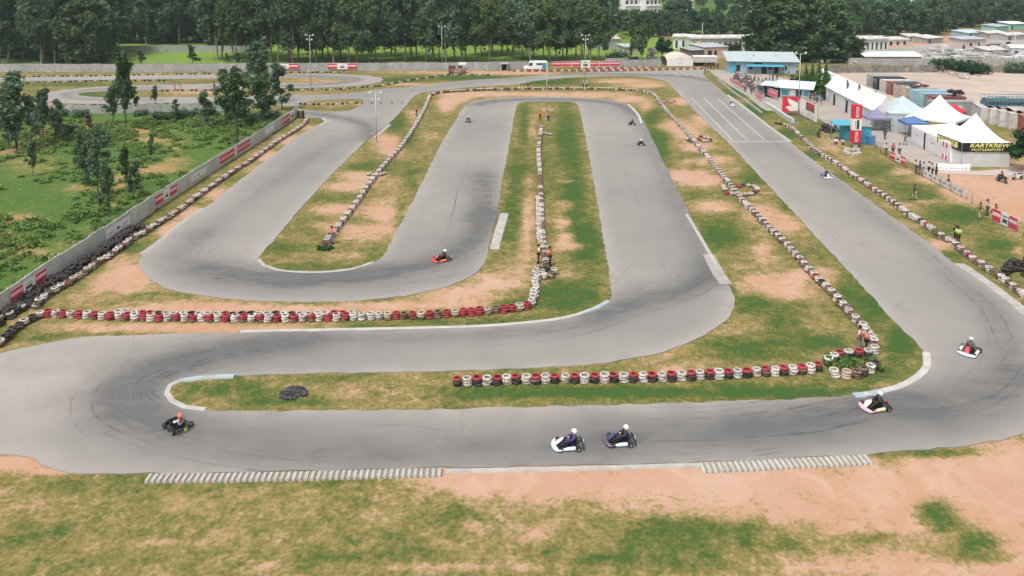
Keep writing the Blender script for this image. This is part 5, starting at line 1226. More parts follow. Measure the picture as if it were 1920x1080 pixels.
# ------------------------------------------------------------------ vegetation
def leaf_quads(cent, size, rng, flat=.35, asp=1.8):
    n = len(cent); N = rng.normal(size=(n, 3)); N[:, 2] = np.abs(N[:, 2])*(1 if flat else .6)+flat; N /= np.linalg.norm(N, axis=1)[:, None]
    A = np.cross(N, rng.normal(size=(n, 3))); A /= np.linalg.norm(A, axis=1)[:, None]; B = np.cross(N, A)
    s = size*rng.uniform(.6, 1.35, (n, 1)); A = A*s*.5*asp; B = B*s*.5
    return np.stack([cent-A, cent-B*.9, cent+A, cent+B*.9], 1)     # diamond leaves
def quads_mesh(name, Q):
    n = len(Q); me = bpy.data.meshes.new(name); me.vertices.add(4*n); me.vertices.foreach_set('co', Q.reshape(-1).astype(np.float32))
    me.loops.add(4*n); me.loops.foreach_set('vertex_index', np.arange(4*n, dtype=np.int32)); me.polygons.add(n)
    me.polygons.foreach_set('loop_start', np.arange(0, 4*n, 4, dtype=np.int32)); me.update(calc_edges=True); return me
def clumps(rng, kind, h):
    """clump centres+radii for a crown of a tree of unit height h"""
    C_ = []
    if kind == 'euc':       # tall irregular, bare lower trunk, hanging sprays
        n = rng.integers(34, 48); bot = rng.uniform(.20, .36); sx, sy = rng.uniform(.8, 1.2, 2)
        for k in range(n):
            t = rng.uniform(0, 1)**.9; z = h*(bot+(1-bot)*t*.96); w_ = h*.23*math.sin(math.pi*min(1, .2+t*.76))**.6*rng.uniform(.2, 1.15)
            a = rng.uniform(0, 6.28); C_.append((w_*sx*math.cos(a), w_*sy*math.sin(a), z, h*rng.uniform(.03, .062), h*rng.uniform(.05, .11)))
    elif kind == 'slim':    # young eucalyptus
        n = rng.integers(18, 26); bot = rng.uniform(.16, .3); lx = rng.uniform(-.12, .12)
        for k in range(n):
            t = (k+rng.uniform(0, 1))/n; z = h*(bot+(1-bot)*t*.95); w_ = h*.15*(1-t*.6)*rng.uniform(.1, 1.2); a = rng.uniform(0, 6.28)
            C_.append((lx*h*t+w_*math.cos(a), w_*math.sin(a), z, h*rng.uniform(.03, .06), h*rng.uniform(.045, .085)))
    elif kind == 'round':
        for k in range(44):
            a = rng.uniform(0, 6.28); ph = math.acos(rng.uniform(-.55, 1)); r = h*.36*rng.uniform(.35, 1.05)
            C_.append((r*math.sin(ph)*math.cos(a), r*math.sin(ph)*math.sin(a), h*.54+r*math.cos(ph)*1.15, h*rng.uniform(.055, .10), h*rng.uniform(.05, .09)))
    elif kind == 'mass':
        for k in range(60):
            a = rng.uniform(0, 6.28); t = rng.uniform(0, 1); z = h*(.10+.88*t); w_ = h*.34*math.sin(math.pi*min(1, .28+t*.66))**.7*math.sqrt(rng.uniform(.1, 1))
            C_.append((w_*math.cos(a), w_*math.sin(a), z, h*rng.uniform(.045, .08), h*rng.uniform(.05, .09)))
    elif kind == 'cyp':
        for k in range(40):
            t = (k+.5)/40; z = h*(.04+.94*t); r = h*.17*(1-t)**.75*(.9 if t > .1 else .75); a = rng.uniform(0, 6.28)
            C_.append((r*.35*math.cos(a), r*.35*math.sin(a), z, max(h*.018, r*.85), h*.04))
    elif kind == 'bush':
        for k in range(14):
            a = rng.uniform(0, 6.28); r = h*.7*rng.uniform(0, 1)**.6; C_.append((r*math.cos(a), r*math.sin(a), h*rng.uniform(.2, .62), h*rng.uniform(.22, .36), h*rng.uniform(.2, .32)))
    return C_
def crown(rng, kind, h, n, size, C_=None, asp=1.8):
    C_ = C_ or clumps(rng, kind, h); w_ = np.array([c[3]**2 for c in C_]); w_ /= w_.sum(); out = []
    for c, m_ in zip(C_, (w_*n).astype(int)+1):
        d = rng.normal(size=(m_, 3)); d /= np.linalg.norm(d, axis=1)[:, None]; r = np.abs(rng.normal(.75, .33, (m_, 1)))
        out.append(np.array([c[0], c[1], c[2]])+d*r*np.array([c[3], c[3], c[4]]))
    return leaf_quads(np.concatenate(out), size, rng, 0 if kind in ('euc', 'slim') else .2, asp=asp), C_
TV = {}
def tree_var(key, kind, h, n, size, mleaf, mbark, nvar=6, tr=.012, seed=0, asp=1.8):
    L_ = []
    for v in range(nvar):
        rng = np.random.default_rng(100*seed+v); Q, C_ = crown(rng, kind, h, n, size, asp=asp)
        mb = MB(); r0 = h*tr; pts = [Vector((0, 0, -.1))]
        top = h*(.82 if kind != 'round' else .55); lx = np.mean([c[0] for c in C_ if c[2] > h*.7] or [0])
        for k in range(1, 6): t = k/5; pts.append(Vector((lx*t+rng.normal()*h*.008, rng.normal()*h*.008, top*t)))
        for k in range(5): mb.tube(pts[k], pts[k+1], r0*(1-k*.17), r0*(1-(k+1)*.17), 7, False)
        for c in C_[::2] if kind != 'cyp' else []:
            z = max(h*.12, c[2]-h*rng.uniform(.08, .2)); t = min(1, z/top); k = min(4, int(t*5)); p = pts[k].lerp(pts[k+1], t*5-k)
            mb.tube(p, Vector(c[:3]), r0*.4*(1-t*.5), r0*.12, 5, False)
        if kind in ('euc',) and v % 2 == 0: mb.tube((0, 0, h*.02), (h*.09, h*.02, h*.5), r0*.75, r0*.3, 6, False)
        tm = mb.mesh('trunk'); cm = quads_mesh('crown', Q); L_.append((tm, cm))
    TV[key] = (L_, mleaf, mbark, h)
tree_var('euc', 'euc', 17, 5200, .50, m_leaf_euc, m_bark, 8, .011, 1)
tree_var('slim', 'slim', 7, 2300, .19, m_leaf_young, m_barkd, 6, .010, 2)
tree_var('round', 'round', 7, 4200, .32, m_leaf_dark, m_barkd, 4, .022, 3)
tree_var('cyp', 'cyp', 7.5, 3600, .17, m_leaf_cyp, m_barkd, 4, .012, 4)
tree_var('bush', 'bush', 2, 1300, .20, m_leaf_dark, m_barkd, 4, .02, 5)
tree_var('broad', 'mass', 13, 4200, .58, m_leaf_far, m_barkd, 5, .014, 6)
tree_var('mass', 'mass', 15, 6000, .5, m_leaf_euc, m_bark, 4, .012, 8)
tree_var('weed', 'bush', 1.0, 420, .16, m_leaf_weed, m_barkd, 5, .02, 7)
rt = random.Random(11)
def tree(key, x, y, h, label, name='tree', cat='tree', wide=1.0, v=None, group=None, leaf=None, parts=('trunk', 'crown')):
    L_, ml, mbk, h0 = TV[key]; tm, cm = L_[(rt.randrange(len(L_)) if v is None else v) % len(L_)]; s = h/h0
    e = empty(name, (x, y, 0), rt.uniform(0, 6.28)); e.scale = (s*wide, s*wide, s)
    link_mesh(parts[0], tm, e, mbk); link_mesh(parts[1], cm, e, leaf or ml); return tag(e, label, cat, group)
def tpx(key, px, py, top, label, **k):
    g = G(px, py); return tree(key, g.x, g.y, up(px, py, top), label, **k)
# young trees in the green field
YT = [(32,284,132,1.5,'tall loose young tree with thin dark trunks near the left edge'),
 (12,262,150,1.3,'dark young tree cut by the left edge of the picture'),
 (82,262,165,1.2,'young tree right of the tall loose one at the left of the field'),
 (60,250,190,1.6,'low bushy young tree between the two left field trees'),
 (160,352,248,.9,'leaning dark young tree in the middle of the green field'),
 (148,330,256,.9,'small dark tree just left of the leaning one in the field'),
 (186,372,240,.95,'tallest dark slender tree in the middle of the green field'),
 (207,402,295,.9,'slender grey green tree nearest the left wall banner with the dark mark'),
 (236,352,272,.9,'small dark tree right of the tallest one in the field'),
 (250,372,300,1.1,'bushy young tree nearest the halfway red banner'),
 (236,240,88,.95,'tallest narrow tree standing before the far left loop'),
 (212,232,160,1.3,'low dark tree at the foot of the tallest narrow tree'),
 (291,196,160,1.4,'very small round tree in front of the far left loop'),
 (393,238,172,1.4,'dark bushy tree left of the tree with the straight bare trunk'),
 (443,270,128,1.15,'dark tree with a straight bare trunk near the left wall'),
 (424,235,124,1.1,'tall tree behind the straight trunk tree near the left wall'),
 (492,232,146,1.5,'broad dark tree at the far end of the left wall'),
 (486,196,72,1.1,'very tall narrow tree behind the broad dark one'),
 (529,206,118,1.2,'thin tree standing alone by the distant tyres left of the junction')]
YT += [(104,266,186,1.2,'thin grey green tree between the left field trees and the dry brown tree'), (330,226,186,1.2,'short tree by the low wall, right of the small round one'), (62,330,262,1.0,'slim sapling low in the left part of the field'), (282,300,252,1.0,'slim sapling in the middle right of the field')]
for px, py, tp, wd, lb in YT: tpx('slim', px, py, tp, lb, name='young_tree', wide=(wd if px < 380 else wd*1.25), leaf=m_leaf_euc if px in (443, 492, 236) else None)
tpx('slim', 168, 246, 212, 'young tree with dry brown leaves in the upper part of the green field', name='young_tree', wide=2.0, leaf=m_leaf_brown)
tpx('bush', 125, 255, 232, 'dark bush left of the dry brown tree', name='bush', cat='bush'); tpx('bush', 182, 272, 236, 'grey green bush below the dry brown tree', name='bush', cat='bush', leaf=m_leaf_young)
# small trees and shrubs along the field edge
rb_ = random.Random(4); k = 0
for px in (110, 150, 265, 300, 330, 350, 375, 400, 455, 500, 515):
    k += 1; tpx('bush', px, 216+rb_.uniform(0, 8), 203+rb_.uniform(-2, 4), 'green bush at the top edge of the field, %s from the left' % nth(k), name='bush', cat='bush', wide=1.2, leaf=m_leaf_young, group='bushes along the top edge of the green field')
# weeds: ground cover mass
rng = np.random.default_rng(9); Q = []
poly = [G(a, b_) for a, b_ in [(-30,600),(5,594),(100,520),(200,454),(300,384),(400,318),(500,254),(550,222),(440,214),(100,216),(-60,218)]]
xs = np.array([p.x for p in poly]); ys = np.array([p.y for p in poly]); cnt = 0
while cnt < 700:
    x = rng.uniform(xs.min(), xs.max()); y = rng.uniform(ys.min(), ys.max())
    if not pip(poly, np.array([x]), np.array([y]))[0]: continue
    if P(x, y)[0] < -60: continue
    nn = math.sin(x*.23+1)*math.cos(y*.19)+math.sin(x*.07-y*.11)
    if rng.uniform(-1.2, 1.6) > nn: continue
    cnt += 1; hh = rng.uniform(.25, .9); w_ = hh*rng.uniform(.9, 1.8); m_ = int(30+60*hh*w_); d = rng.normal(size=(m_, 3)); d /= np.linalg.norm(d, axis=1)[:, None]; d[:, 2] = np.abs(d[:, 2])
    Q.append(leaf_quads(np.array([x, y, 0])+d*rng.uniform(.3, 1, (m_, 1))*np.array([w_, w_, hh]), .22, rng, .8))
o = link_mesh('weeds', quads_mesh('weeds', np.concatenate(Q)), None, m_leaf_weed); tag(o, 'thick green weeds and low scrub covering the field left of the concrete wall', 'weeds', kind='stuff')
# planters
for (a, b_, w_, lb, sd_) in ((1602, 689, 1.6, 'green and yellow plants growing inside the tyre ring of the lower infield', 1), (1021, 516, .8, 'dark green plant in the small tyre planter of the middle infield', 2), (611, 467, .7, 'low dark weeds at the near end of the left infield tyres', 3), (570, 222, .5, 'small weeds at the far end of the left wall', 4)):
    g = G(a, b_); r_ = np.random.default_rng(sd_); C2 = [(r_.uniform(-w_, w_), r_.uniform(-w_*.7, w_*.7), r_.uniform(.12, .38) if sd_ < 3 else .06, .3 if sd_ < 3 else .16, .22 if sd_ < 3 else .07) for _ in range(16)]
    q, _ = crown(r_, 'bush', 1, 900, .13, C2); o = link_mesh('planting', quads_mesh('planting', q), None, m_leaf_flower if sd_ == 1 else m_leaf_dark, loc=(g.x, g.y, 0)); tag(o, lb, 'plants')
# tall belt behind the far wall
rt2 = random.Random(31); belt = []
def beltrow(x0, x1, n, py0, py1, t0, t1, kinds):
    for k in range(n):
        x = x0+(x1-x0)*(k+rt2.uniform(.1, .9))/n; belt.append((x, rt2.uniform(py0, py1), rt2.uniform(t0, t1), rt2.choice(kinds)))
beltrow(-30, 190, 16, 108, 122, -40, -5, ['euc', 'broad'])
beltrow(-40, 200, 12, 95, 106, -60, -20, ['euc', 'broad'])
beltrow(180, 480, 20, 76, 84, -60, -15, ['euc', 'broad'])
beltrow(395, 520, 8, 102, 118, -45, -5, ['euc'])
beltrow(520, 960, 34, 100, 121, -30, 12, ['euc'])
beltrow(960, 1130, 14, 106, 119, -10, 22, ['euc'])
beltrow(500, 1130, 24, 76, 84, -50, -5, ['euc', 'broad'])
belt.sort(); c = {}
for x, y, tp, kd in belt:
    sec = 'left of the meadow' if x < 190 else 'behind the meadow' if x < 400 else 'left of the floodlight post' if x < 583 else 'behind the second loop' if x < 829 else 'behind the white van' if x < 1035 else 'behind the long red banners'
    c[sec] = c.get(sec, 0)+1
    g = G(x, y); h = min(24, up(x, y, tp))
    tree(kd, g.x, g.y, h, 'tall dark %s tree %s, %s from the left' % ('slender' if kd == 'euc' else 'broad', sec, nth(c[sec])), name='eucalyptus_tree' if kd == 'euc' else 'broadleaf_tree', wide=rt2.uniform(.95, 1.3), leaf=rt2.choice([m_leaf_euc, m_leaf_euc, m_leaf_olive, m_leaf_far, m_leaf_young]), group='tall trees behind the far wall')
for k, (x, y, tp) in enumerate([(268,122,92),(362,121,84),(425,121,100),(445,122,98)]): tpx('slim', x, y, tp, 'small tree in the bright meadow, %s from the left' % nth(k+1), name='young_tree', wide=1.9, leaf=m_leaf_euc)
# big mass upper right, and others
for k, (x, y, tp, wd) in enumerate([(1445,110,-20,1.25),(1468,112,-30,1.3),(1492,113,-22,1.35),(1516,114,-10,1.35),(1540,115,0,1.35),(1565,115,8,1.25),(1585,114,30,1.1),(1500,104,-35,1.4),(1550,104,-6,1.3)]):
    tpx('mass', x, y, tp, 'very large dark tree behind the blue building, %s in the clump' % nth(k+1), name='broadleaf_tree', wide=wd, leaf=m_leaf_euc, group='clump of large dark trees behind the blue building')
tpx('round', 1241, 113, 68, 'dark round tree beside the white flowering shrub at the far end', name='broadleaf_tree', wide=1.05)
tpx('slim', 1222, 122, 88, 'whitish thin shrub left of the dark round tree', name='shrub', cat='shrub', wide=2, leaf=leafmat('pale_leaves', (.25, .29, .22), (.5, .52, .42)))
tpx('euc', 1203, 122, 20, 'tall narrow tree left of the dark round tree', name='eucalyptus_tree', wide=.9)
for k, (x, y, tp) in enumerate([(1510,180,116),(1521,182,113),(1534,184,109),(1547,187,112)]): tpx('cyp', x, y, tp, 'dark green pointed cypress, %s from the left of four' % nth(k+1), name='cypress_tree', group='row of cypresses between the kiosk and the white marquee', wide=1.2)
tpx('round', 1936, 326, 226, 'dark leafy tree at the right edge overhanging the white tent', name='broadleaf_tree', wide=1.0, v=1)
tpx('bush', 1790, 137, 104, 'large dark bush in front of the grey wall of the right hand yard', name='bush', cat='bush', wide=1.4); tpx('bush', 1832, 138, 112, 'smaller dark bush right of the large one by the grey wall', name='bush', cat='bush', wide=1.2); tpx('bush', 1905, 136, 112, 'loose bush by the pale pole at the upper right', name='bush', cat='bush', wide=1.3, leaf=m_leaf_young)
tpx('bush', 1160, 114, 92, 'green shrub on the bank below the pale shed', name='bush', cat='bush', wide=1.2, leaf=m_leaf_young)
tpx('bush', 1187, 117, 104, 'small dark bush right of the green shrub on the bank', name='bush', cat='bush', wide=1.2)
tpx('bush', 1372, 97, 78, 'dark bush in front of the concrete units', name='bush', cat='bush')
tpx('bush', 1500, 178, 132, 'dark bush left of the cypresses', name='bush', cat='bush', wide=.7)
# middle distance right: individually visible trees up to the settlement
rt3 = random.Random(8); mid = []
for x0, x1, n, a, b_, t0, t1 in ((1130, 1450, 22, 62, 70, 14, 40), (1140, 1440, 16, 44, 52, -10, 20), (1580, 1780, 14, 60, 68, -6, 20), (1740, 1950, 14, 42, 52, -20, 12)):
    for k in range(n): mid.append((x0+(x1-x0)*(k+rt3.uniform(.1, .9))/n, rt3.uniform(a, b_), rt3.uniform(t0, t1)))
mid = [(x, y, max(tp, 20) if 1160 < x < 1250 or 1395 < x < 1432 or 1280 < x < 1305 else tp) for x, y, tp in mid]
mid.sort(); c = {}
for x, y, tp in mid:
    sec = 'behind the concrete units' if x < 1460 else 'left of the pink house' if x < 1790 else 'behind the pink house'; c[sec] = c.get(sec, 0)+1
    tpx(rt3.choice(['broad', 'broad', 'euc']), x, y, tp, 'hazy green tree %s, %s from the left' % (sec, nth(c[sec])), name='broadleaf_tree', wide=rt3.uniform(1.0, 1.4), leaf=m_leaf_far, group='trees in the middle distance')
# far wood as one mass
rng = np.random.default_rng(77); Q = []; base = []
for v in range(6): q, _ = crown(np.random.default_rng(500+v), 'round' if v % 2 else 'euc', 13, 420, 1.35); base.append(q)
for D in (300, 330, 365, 405, 450, 500, 560, 630, 710, 800, 900, 1010, 1140, 1290, 1500):
    X0 = D*.75; st = 9+D*.008; x = -X0
    while x < X0:
        x += st*rng.uniform(.6, 1.4); px, py = P(x, D, 0)
        if D < 520 and px > 1150: continue
        if D < 455 and 1600 < px: continue
        q = base[rng.integers(6)]; a = rng.uniform(0, 6.28); ca, sa = math.cos(a), math.sin(a); s = rng.uniform(.75, 1.25)*(1.05 if D > 600 else 1)
        r_ = np.empty_like(q); r_[..., 0] = (q[..., 0]*ca-q[..., 1]*sa)*s*1.25+x; r_[..., 1] = (q[..., 0]*sa+q[..., 1]*ca)*s*1.25+D+rng.uniform(-8, 8); r_[..., 2] = q[..., 2]*s
        Q.append(r_)
o = link_mesh('distant_wood', quads_mesh('distant_wood', np.concatenate(Q)), None, m_leaf_far); tag(o, 'distant dark green woodland filling the background up to the top of the picture', 'woodland', kind='stuff')

# ------------------------------------------------------------------ buildings and tents
def local(e_loc, ang):
    ca, sa = math.cos(-ang), math.sin(-ang)
    return lambda p: ((p.x-e_loc.x)*ca-(p.y-e_loc.y)*sa, (p.x-e_loc.x)*sa+(p.y-e_loc.y)*ca)
def frame_from(pa, pb): 
    A, B = G(*pa), G(*pb); d = B-A; return A, math.atan2(d.y, d.x), d.length
def shed(name, pa, pb, depth, h, rise, wmat, rmat, label, cat='building', roof='mono', doors=(), wins=(), over=.35, z=0):
    """front wall base from a to b (photo pixels), depth going away"""
    A, ang, L_ = frame_from(pa, pb); e = empty(name, (A.x, A.y, z), ang)
    MB().box((L_/2, depth/2, h/2), (L_, depth, h)).build('wall', wmat, e)
    mb = MB(); o = over
    if roof == 'mono':
        mb.v += [(-o, -o, h+.02), (L_+o, -o, h+.02), (L_+o, depth+o, h+rise), (-o, depth+o, h+rise), (-o, -o, h+.12), (L_+o, -o, h+.12), (L_+o, depth+o, h+rise+.1), (-o, depth+o, h+rise+.1)]
        for q in [(0,3,2,1),(4,5,6,7),(0,1,5,4),(1,2,6,5),(2,3,7,6),(3,0,4,7)]: mb.face(q)
        mw = MB(); mw.v += [(0,0,h-.01),(L_,0,h-.01),(L_,depth,h-.01),(0,depth,h-.01),(L_,depth,h+rise-.1),(0,depth,h+rise-.1)]
        for q in [(0,3,5),(1,4,2),(2,4,5,3)]: mw.face(q)
        mw.build('gable', wmat, e)
    else:
        m_ = depth/2
        mb.v += [(-o,-o,h), (L_+o,-o,h), (L_+o,m_,h+rise), (-o,m_,h+rise), (L_+o,depth+o,h), (-o,depth+o,h)]
        mb.face((0,1,2,3)); mb.face((3,2,4,5)); mb.v += [(-o,-o,h-.1), (L_+o,-o,h-.1), (L_+o,m_,h+rise-.1), (-o,m_,h+rise-.1), (L_+o,depth+o,h-.1), (-o,depth+o,h-.1)]; mb.face((6,9,8,7)); mb.face((9,11,10,8)); mb.face((0,6,7,1)); mb.face((5,4,10,11)); mb.face((0,3,9,6)); mb.face((3,5,11,9)); mb.face((1,7,8,2)); mb.face((2,8,10,4))
        mw = MB(); mw.v += [(0,0,h),(0,depth,h),(0,m_,h+rise-.1),(L_,0,h),(L_,depth,h),(L_,m_,h+rise-.1)]; mw.face((0,2,1)); mw.face((3,4,5)); mw.build('gable', wmat, e)
    mb.build('roof', rmat, e)
    for x, w_, hh in doors:
        d = MB().box((x, -.02, hh/2), (w_, .06, hh)).build('door', m_dark, e)
    for x, w_, z0, z1, mt in wins:
        f = MB().box((x, -.03, (z0+z1)/2), (w_+.16, .06, z1-z0+.16)).build('window', m_white, e); MB().box((x, -.065, (z0+z1)/2), (w_, .02, z1-z0)).build('pane', mt, f)
    return tag(e, label, cat), e, L_
# blue building by the pit lane
_, e, L_ = shed('blue_building', (1367,137), (1494,139), 7, 3.0, 1.7, m_paleblue, m_roofw, 'long pale blue building with a light metal roof behind the spectators', doors=[(2.2, 1, 2.1), (8.5, 1.2, 2.1), (11.5, 1, 2.1)], wins=[(5.2, 1.2, .9, 2.0, m_glass), (10, 1.2, .9, 2, m_glass), (13.5, 1.2, .9, 2, m_glass), (7.0, 2.2, 2.35, 2.8, m_dark)], over=.7)
mb = MB(); mb.v += [(4, 0, 2.35), (13, 0, 2.35), (13, -1.9, 1.95), (4, -1.9, 1.95), (4, 0, 2.42), (13, 0, 2.42), (13, -1.9, 2.02), (4, -1.9, 2.02)]
for q in [(0,1,2,3),(4,7,6,5),(3,2,6,7),(0,3,7,4),(1,5,6,2)]: mb.face(q)
mb.build('awning', m_blue, e); MB().box((.9, -.04, 1.5), (1.6, .08, 2.9)).build('column', m_blue, e)
for x in (4, 13): MB().tube((x, -1.85, 0), (x, -1.85, 1.98), .05).build('post', m_blue, e)
for x in (6.5, 12): MB().tube((x, 3.5, 3.6), (x, 3.5, 4.6), .16, .16, 8).build('roof_vent', m_cgrey, e)
# kiosk with pale roof
_, e, L_ = shed('kiosk', (1462,184), (1517,188), 5.5, 2.3, 1.1, m_paleblue, M('kiosk_roof', (.55, .62, .66), .5, .06, .6), 'turquoise and white kiosk with a wide pale roof behind the red sign board', cat='kiosk', doors=[(3.6, .9, 1.9)], wins=[(1.0, 1.3, .7, 1.8, m_blue), (2.4, .8, .8, 1.8, m_white), (5.0, 1.0, .7, 1.8, m_blue)], over=.9, roof='gable')
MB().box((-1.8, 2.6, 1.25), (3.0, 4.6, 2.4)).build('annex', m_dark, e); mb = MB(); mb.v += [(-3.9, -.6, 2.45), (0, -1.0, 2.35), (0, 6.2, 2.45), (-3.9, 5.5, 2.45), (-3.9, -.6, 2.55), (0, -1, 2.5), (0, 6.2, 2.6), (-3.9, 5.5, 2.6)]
for q in [(0,3,2,1),(4,5,6,7),(0,1,5,4),(1,2,6,5),(2,3,7,6),(3,0,4,7)]: mb.face(q)
mb.build('annex_roof', MATS['kiosk_roof'], e)
# white box container and awning at the far end
_, e, _l = shed('box_container', (1301,124), (1345,124), 2.4, 1.5, .1, m_cwhite, m_white, 'white box container on legs at the far end of the pit lane', cat='container', over=.05, z=1.0)
for x in (.4, 5.6): MB().box((x, .3, -.45), (.2, .2, .9)).build('leg', m_dark, e)
MB().box((3, 1.4, -.5), (5.4, 1.6, .9)).build('underframe', m_dark, e)
shed('pink_shed', (1320,108), (1365,106), 8, 3.0, .5, m_pink, m_roofw, 'pink walled shed with a pale flat roof behind the white box container', cat='shed', doors=[(2, 1.4, 2), (4, .8, 2)], over=.3)
shed('dark_shed', (1294,110), (1320,109), 6, 2.4, .4, M('brown_wall', (.22, .15, .14), .9, .2, 1), m_cgrey, 'low brown open shed with a yellow tank on its roof', cat='shed')
g = G(1310, 103); t = empty('water_tank', (g.x, g.y, 2.6)); MB().lathe([(.001, 0), (.7, 0), (.7, 1.2), (.5, 1.4), (.001, 1.45)], (0, 0, 0), 14).build('tank', M('yellow_tank', (.60, .38, .09), .6, .1, 1), t); MB().box((0, 0, -.1), (1.6, 1.6, .2)).build('stand', m_conc, t); tag(t, 'yellow water tank on the low brown shed roof', 'tank')
# round topped tarpaulin tent at the far end
A, ang, L_ = frame_from((1251,124), (1300,123)); e = empty('tarpaulin_tent', (A.x, A.y, 0), ang); mb = MB(); mb.sm = True; n_ = 9
for i in range(6):
    x = L_*i/5; hh = 2.0+1.6*math.sin(math.pi*(i+.6)/6)
    for j in range(n_): t = math.pi*j/(n_-1); mb.v.append((x+.3*math.sin(3*j+i), 3-3*math.cos(t), hh*math.sin(t)**.6))
for i in range(5):
    for j in range(n_-1): mb.face([i*n_+j, (i+1)*n_+j, (i+1)*n_+j+1, i*n_+j+1])
mb.build('canopy', M('tarpaulin', (.55, .48, .44), .8, .12, .7), e); MB().box((L_/2, -.1, .8), (L_*.8, .1, 1.2)).build('front_goods', M('brown_goods', (.25, .14, .11), .9, .4, 1.2), e); tag(e, 'pale tarpaulin tent with brown goods at the far end right of the dark round tree', 'tent')
shed('pale_shed', (1128,94), (1163,93), 9, 3.6, .9, m_conc, M('old_tin', (.42, .40, .38), .8, .15, .4), 'pale grey shed with a shallow roof in the trees behind the red banners', cat='shed', roof='gable')
shed('low_house', (1172,102), (1200,101), 6, 2.2, .5, M('buff_wall', (.46, .42, .37), .9, .1, 1), m_roofw, 'low buff house on the green bank left of the thin white shrub', cat='house', doors=[(2, .9, 1.8)])
# concrete unit rows
m_unit = M('unit_concrete', (.68, .68, .66), .85, .08, .6, dirt=(.52, .52, .50), dirt_amt=.4)
def unit_row(pa, pb, h, n, label, depth=9, seed=1):
    A, ang, L_ = frame_from(pa, pb); e = empty('concrete_building', (A.x, A.y, 0), ang); rr = random.Random(seed)
    MB().box((L_/2, depth/2, h/2), (L_, depth, h)).build('wall', m_unit, e)
    for k in range(n):
        x = L_*(k+.5)/n; MB().box((x, -.05, h*.42), (L_/n*.30, .14, h*.62)).build('slot', m_dark, e)
    mb = MB(); mb.box((L_/2, depth/2-.2, h+.25), (L_+.6, depth+.8, .5)); mb.build('roof', m_unit, e)
    for k in range(n//2): MB().box((L_*(k+.5)/(n//2), 1.5, h+.75), (L_/n*1.1, 1.6, .55)).build('roof_block', m_unit, e)
    return tag(e, label, 'building')
unit_row((1296,97), (1460,96), 4.2, 17, 'long row of pale concrete units with dark upright slots behind the pink shed')
unit_row((1262,92), (1300,93), 4.0, 3, 'blank pale end block left of the long row of concrete units', 8, 2)
unit_row((1606,95), (1664,94), 3.6, 7, 'short row of pale concrete units right of the large dark trees', 8, 3)
unit_row((1664,86), (1702,85), 2.0, 3, 'small low pale block right of the short row of concrete units', 6, 4)
shed('long_shed', (1622,119), (1727,119), 4, 1.9, .9, m_cgrey, m_tent, 'long low grey shed with a bright white roof behind the right hand yard', cat='shed')
# pink house and rubble settlement
_, e, _l = shed('pink_house', (1803,96), (1848,95), 6, 3.8, .4, m_pink, m_roofw, 'two storey pink house with a pale blue flat roof at the upper right', cat='house', doors=[(.7, .8, 1.9)], wins=[(3.2, 1.0, 1.6, 2.7, m_glass), (6.2, .8, 1.7, 2.8, m_glass)], over=.5)
for k, (a, b_, d_, h_, w__, rf, lb) in enumerate([
 ((1703,78), (1735,78), 6, 1.8, m_conc, m_cwhite, 'small grey hut with a white roof left of the dark green trees'),
 ((1738,82), (1768,80), 6, 1.8, M('greyish_wall', (.36, .35, .32), .9, .2, 1), m_cwhite, 'small hut with a dirty white roof right of the first grey hut'),
 ((1815,72), (1850,70), 7, 2.0, m_paleblue, M('pale_blue_sheet', (.42, .55, .60), .6, .1, .4), 'pale blue roofed hut behind the pink house'),
 ((1852,72), (1885,70), 7, 2.0, m_conc, m_cwhite, 'white roofed hut right of the pale blue roofed one'),
 ((1888,76), (1925,74), 7, 2.0, m_conc, m_cwhite, 'white roofed hut at the upper right edge'),
 ((1868,62), (1890,60), 6, 2.6, M('teal_wall', (.25, .47, .45), .8, .1, 1), m_roofw, 'teal hut above the white roofed huts'),
 ((1893,56), (1925,55), 6, 2.6, M('teal_wall', (.25, .47, .45), .8, .1, 1), m_tent, 'teal hut with a white roof at the right edge'),
 ((1895,105), (1935,106), 6, 2.6, m_tent_grey, m_tent, 'bright white tent roof at the right edge above the yard'),
 ((1850,104), (1890,103), 5, 1.5, m_conc, m_cwhite, 'long low white block beside the rubble')]):
    shed('hut', a, b_, d_, h_, .7, w__, rf, lb, cat='hut', roof='gable' if k in (3, 4, 7) else 'mono', doors=[(1.5, .9, 1.6)])
rr = random.Random(6)
def rubble(pix, n, sz, label, seed, mats):
    rr = random.Random(seed); mb = MB(); c = [G(*p) for p in pix]
    for k in range(n):
        a = rr.choice(c[:-1]); b_ = c[c.index(a)+1]; p = a.lerp(b_, rr.random()); mb.mi = rr.randrange(len(mats)); s = sz*rr.uniform(.3, 1)
        mb.box((p.x+rr.gauss(0, 2), p.y+rr.gauss(0, 4), s*.3+rr.random()*sz*.5), (s*rr.uniform(.6, 2.4), s*rr.uniform(.4, 1.2), s*rr.uniform(.3, .9)), rr.uniform(0, 3))
    return tag(mb.build('rubble', mats), label, 'rubble', kind='stuff')
rubble([(1850,98),(1880,90),(1925,96)], 130, 1.6, 'jumbled heap of white and grey slabs and scrap at the upper right', 1, [m_cwhite, m_conc, m_dark, m_beige])
rubble([(1730,108),(1780,106),(1860,110)], 120, 1.4, 'low heaps of broken concrete pieces behind the grey wall', 2, [m_cwhite, m_conc, m_conc_pale, m_stone])
rubble([(1500,112),(1560,114),(1600,112)], 90, 1.2, 'scattered white debris under the large dark trees', 3, [m_cwhite, m_white, m_conc])
rubble([(1765,140),(1790,139),(1800,141)], 40, .9, 'small pile of pale stones in the yard below the dark bushes', 4, [m_cwhite, m_beige])
rs_ = random.Random(12); k_ = 0
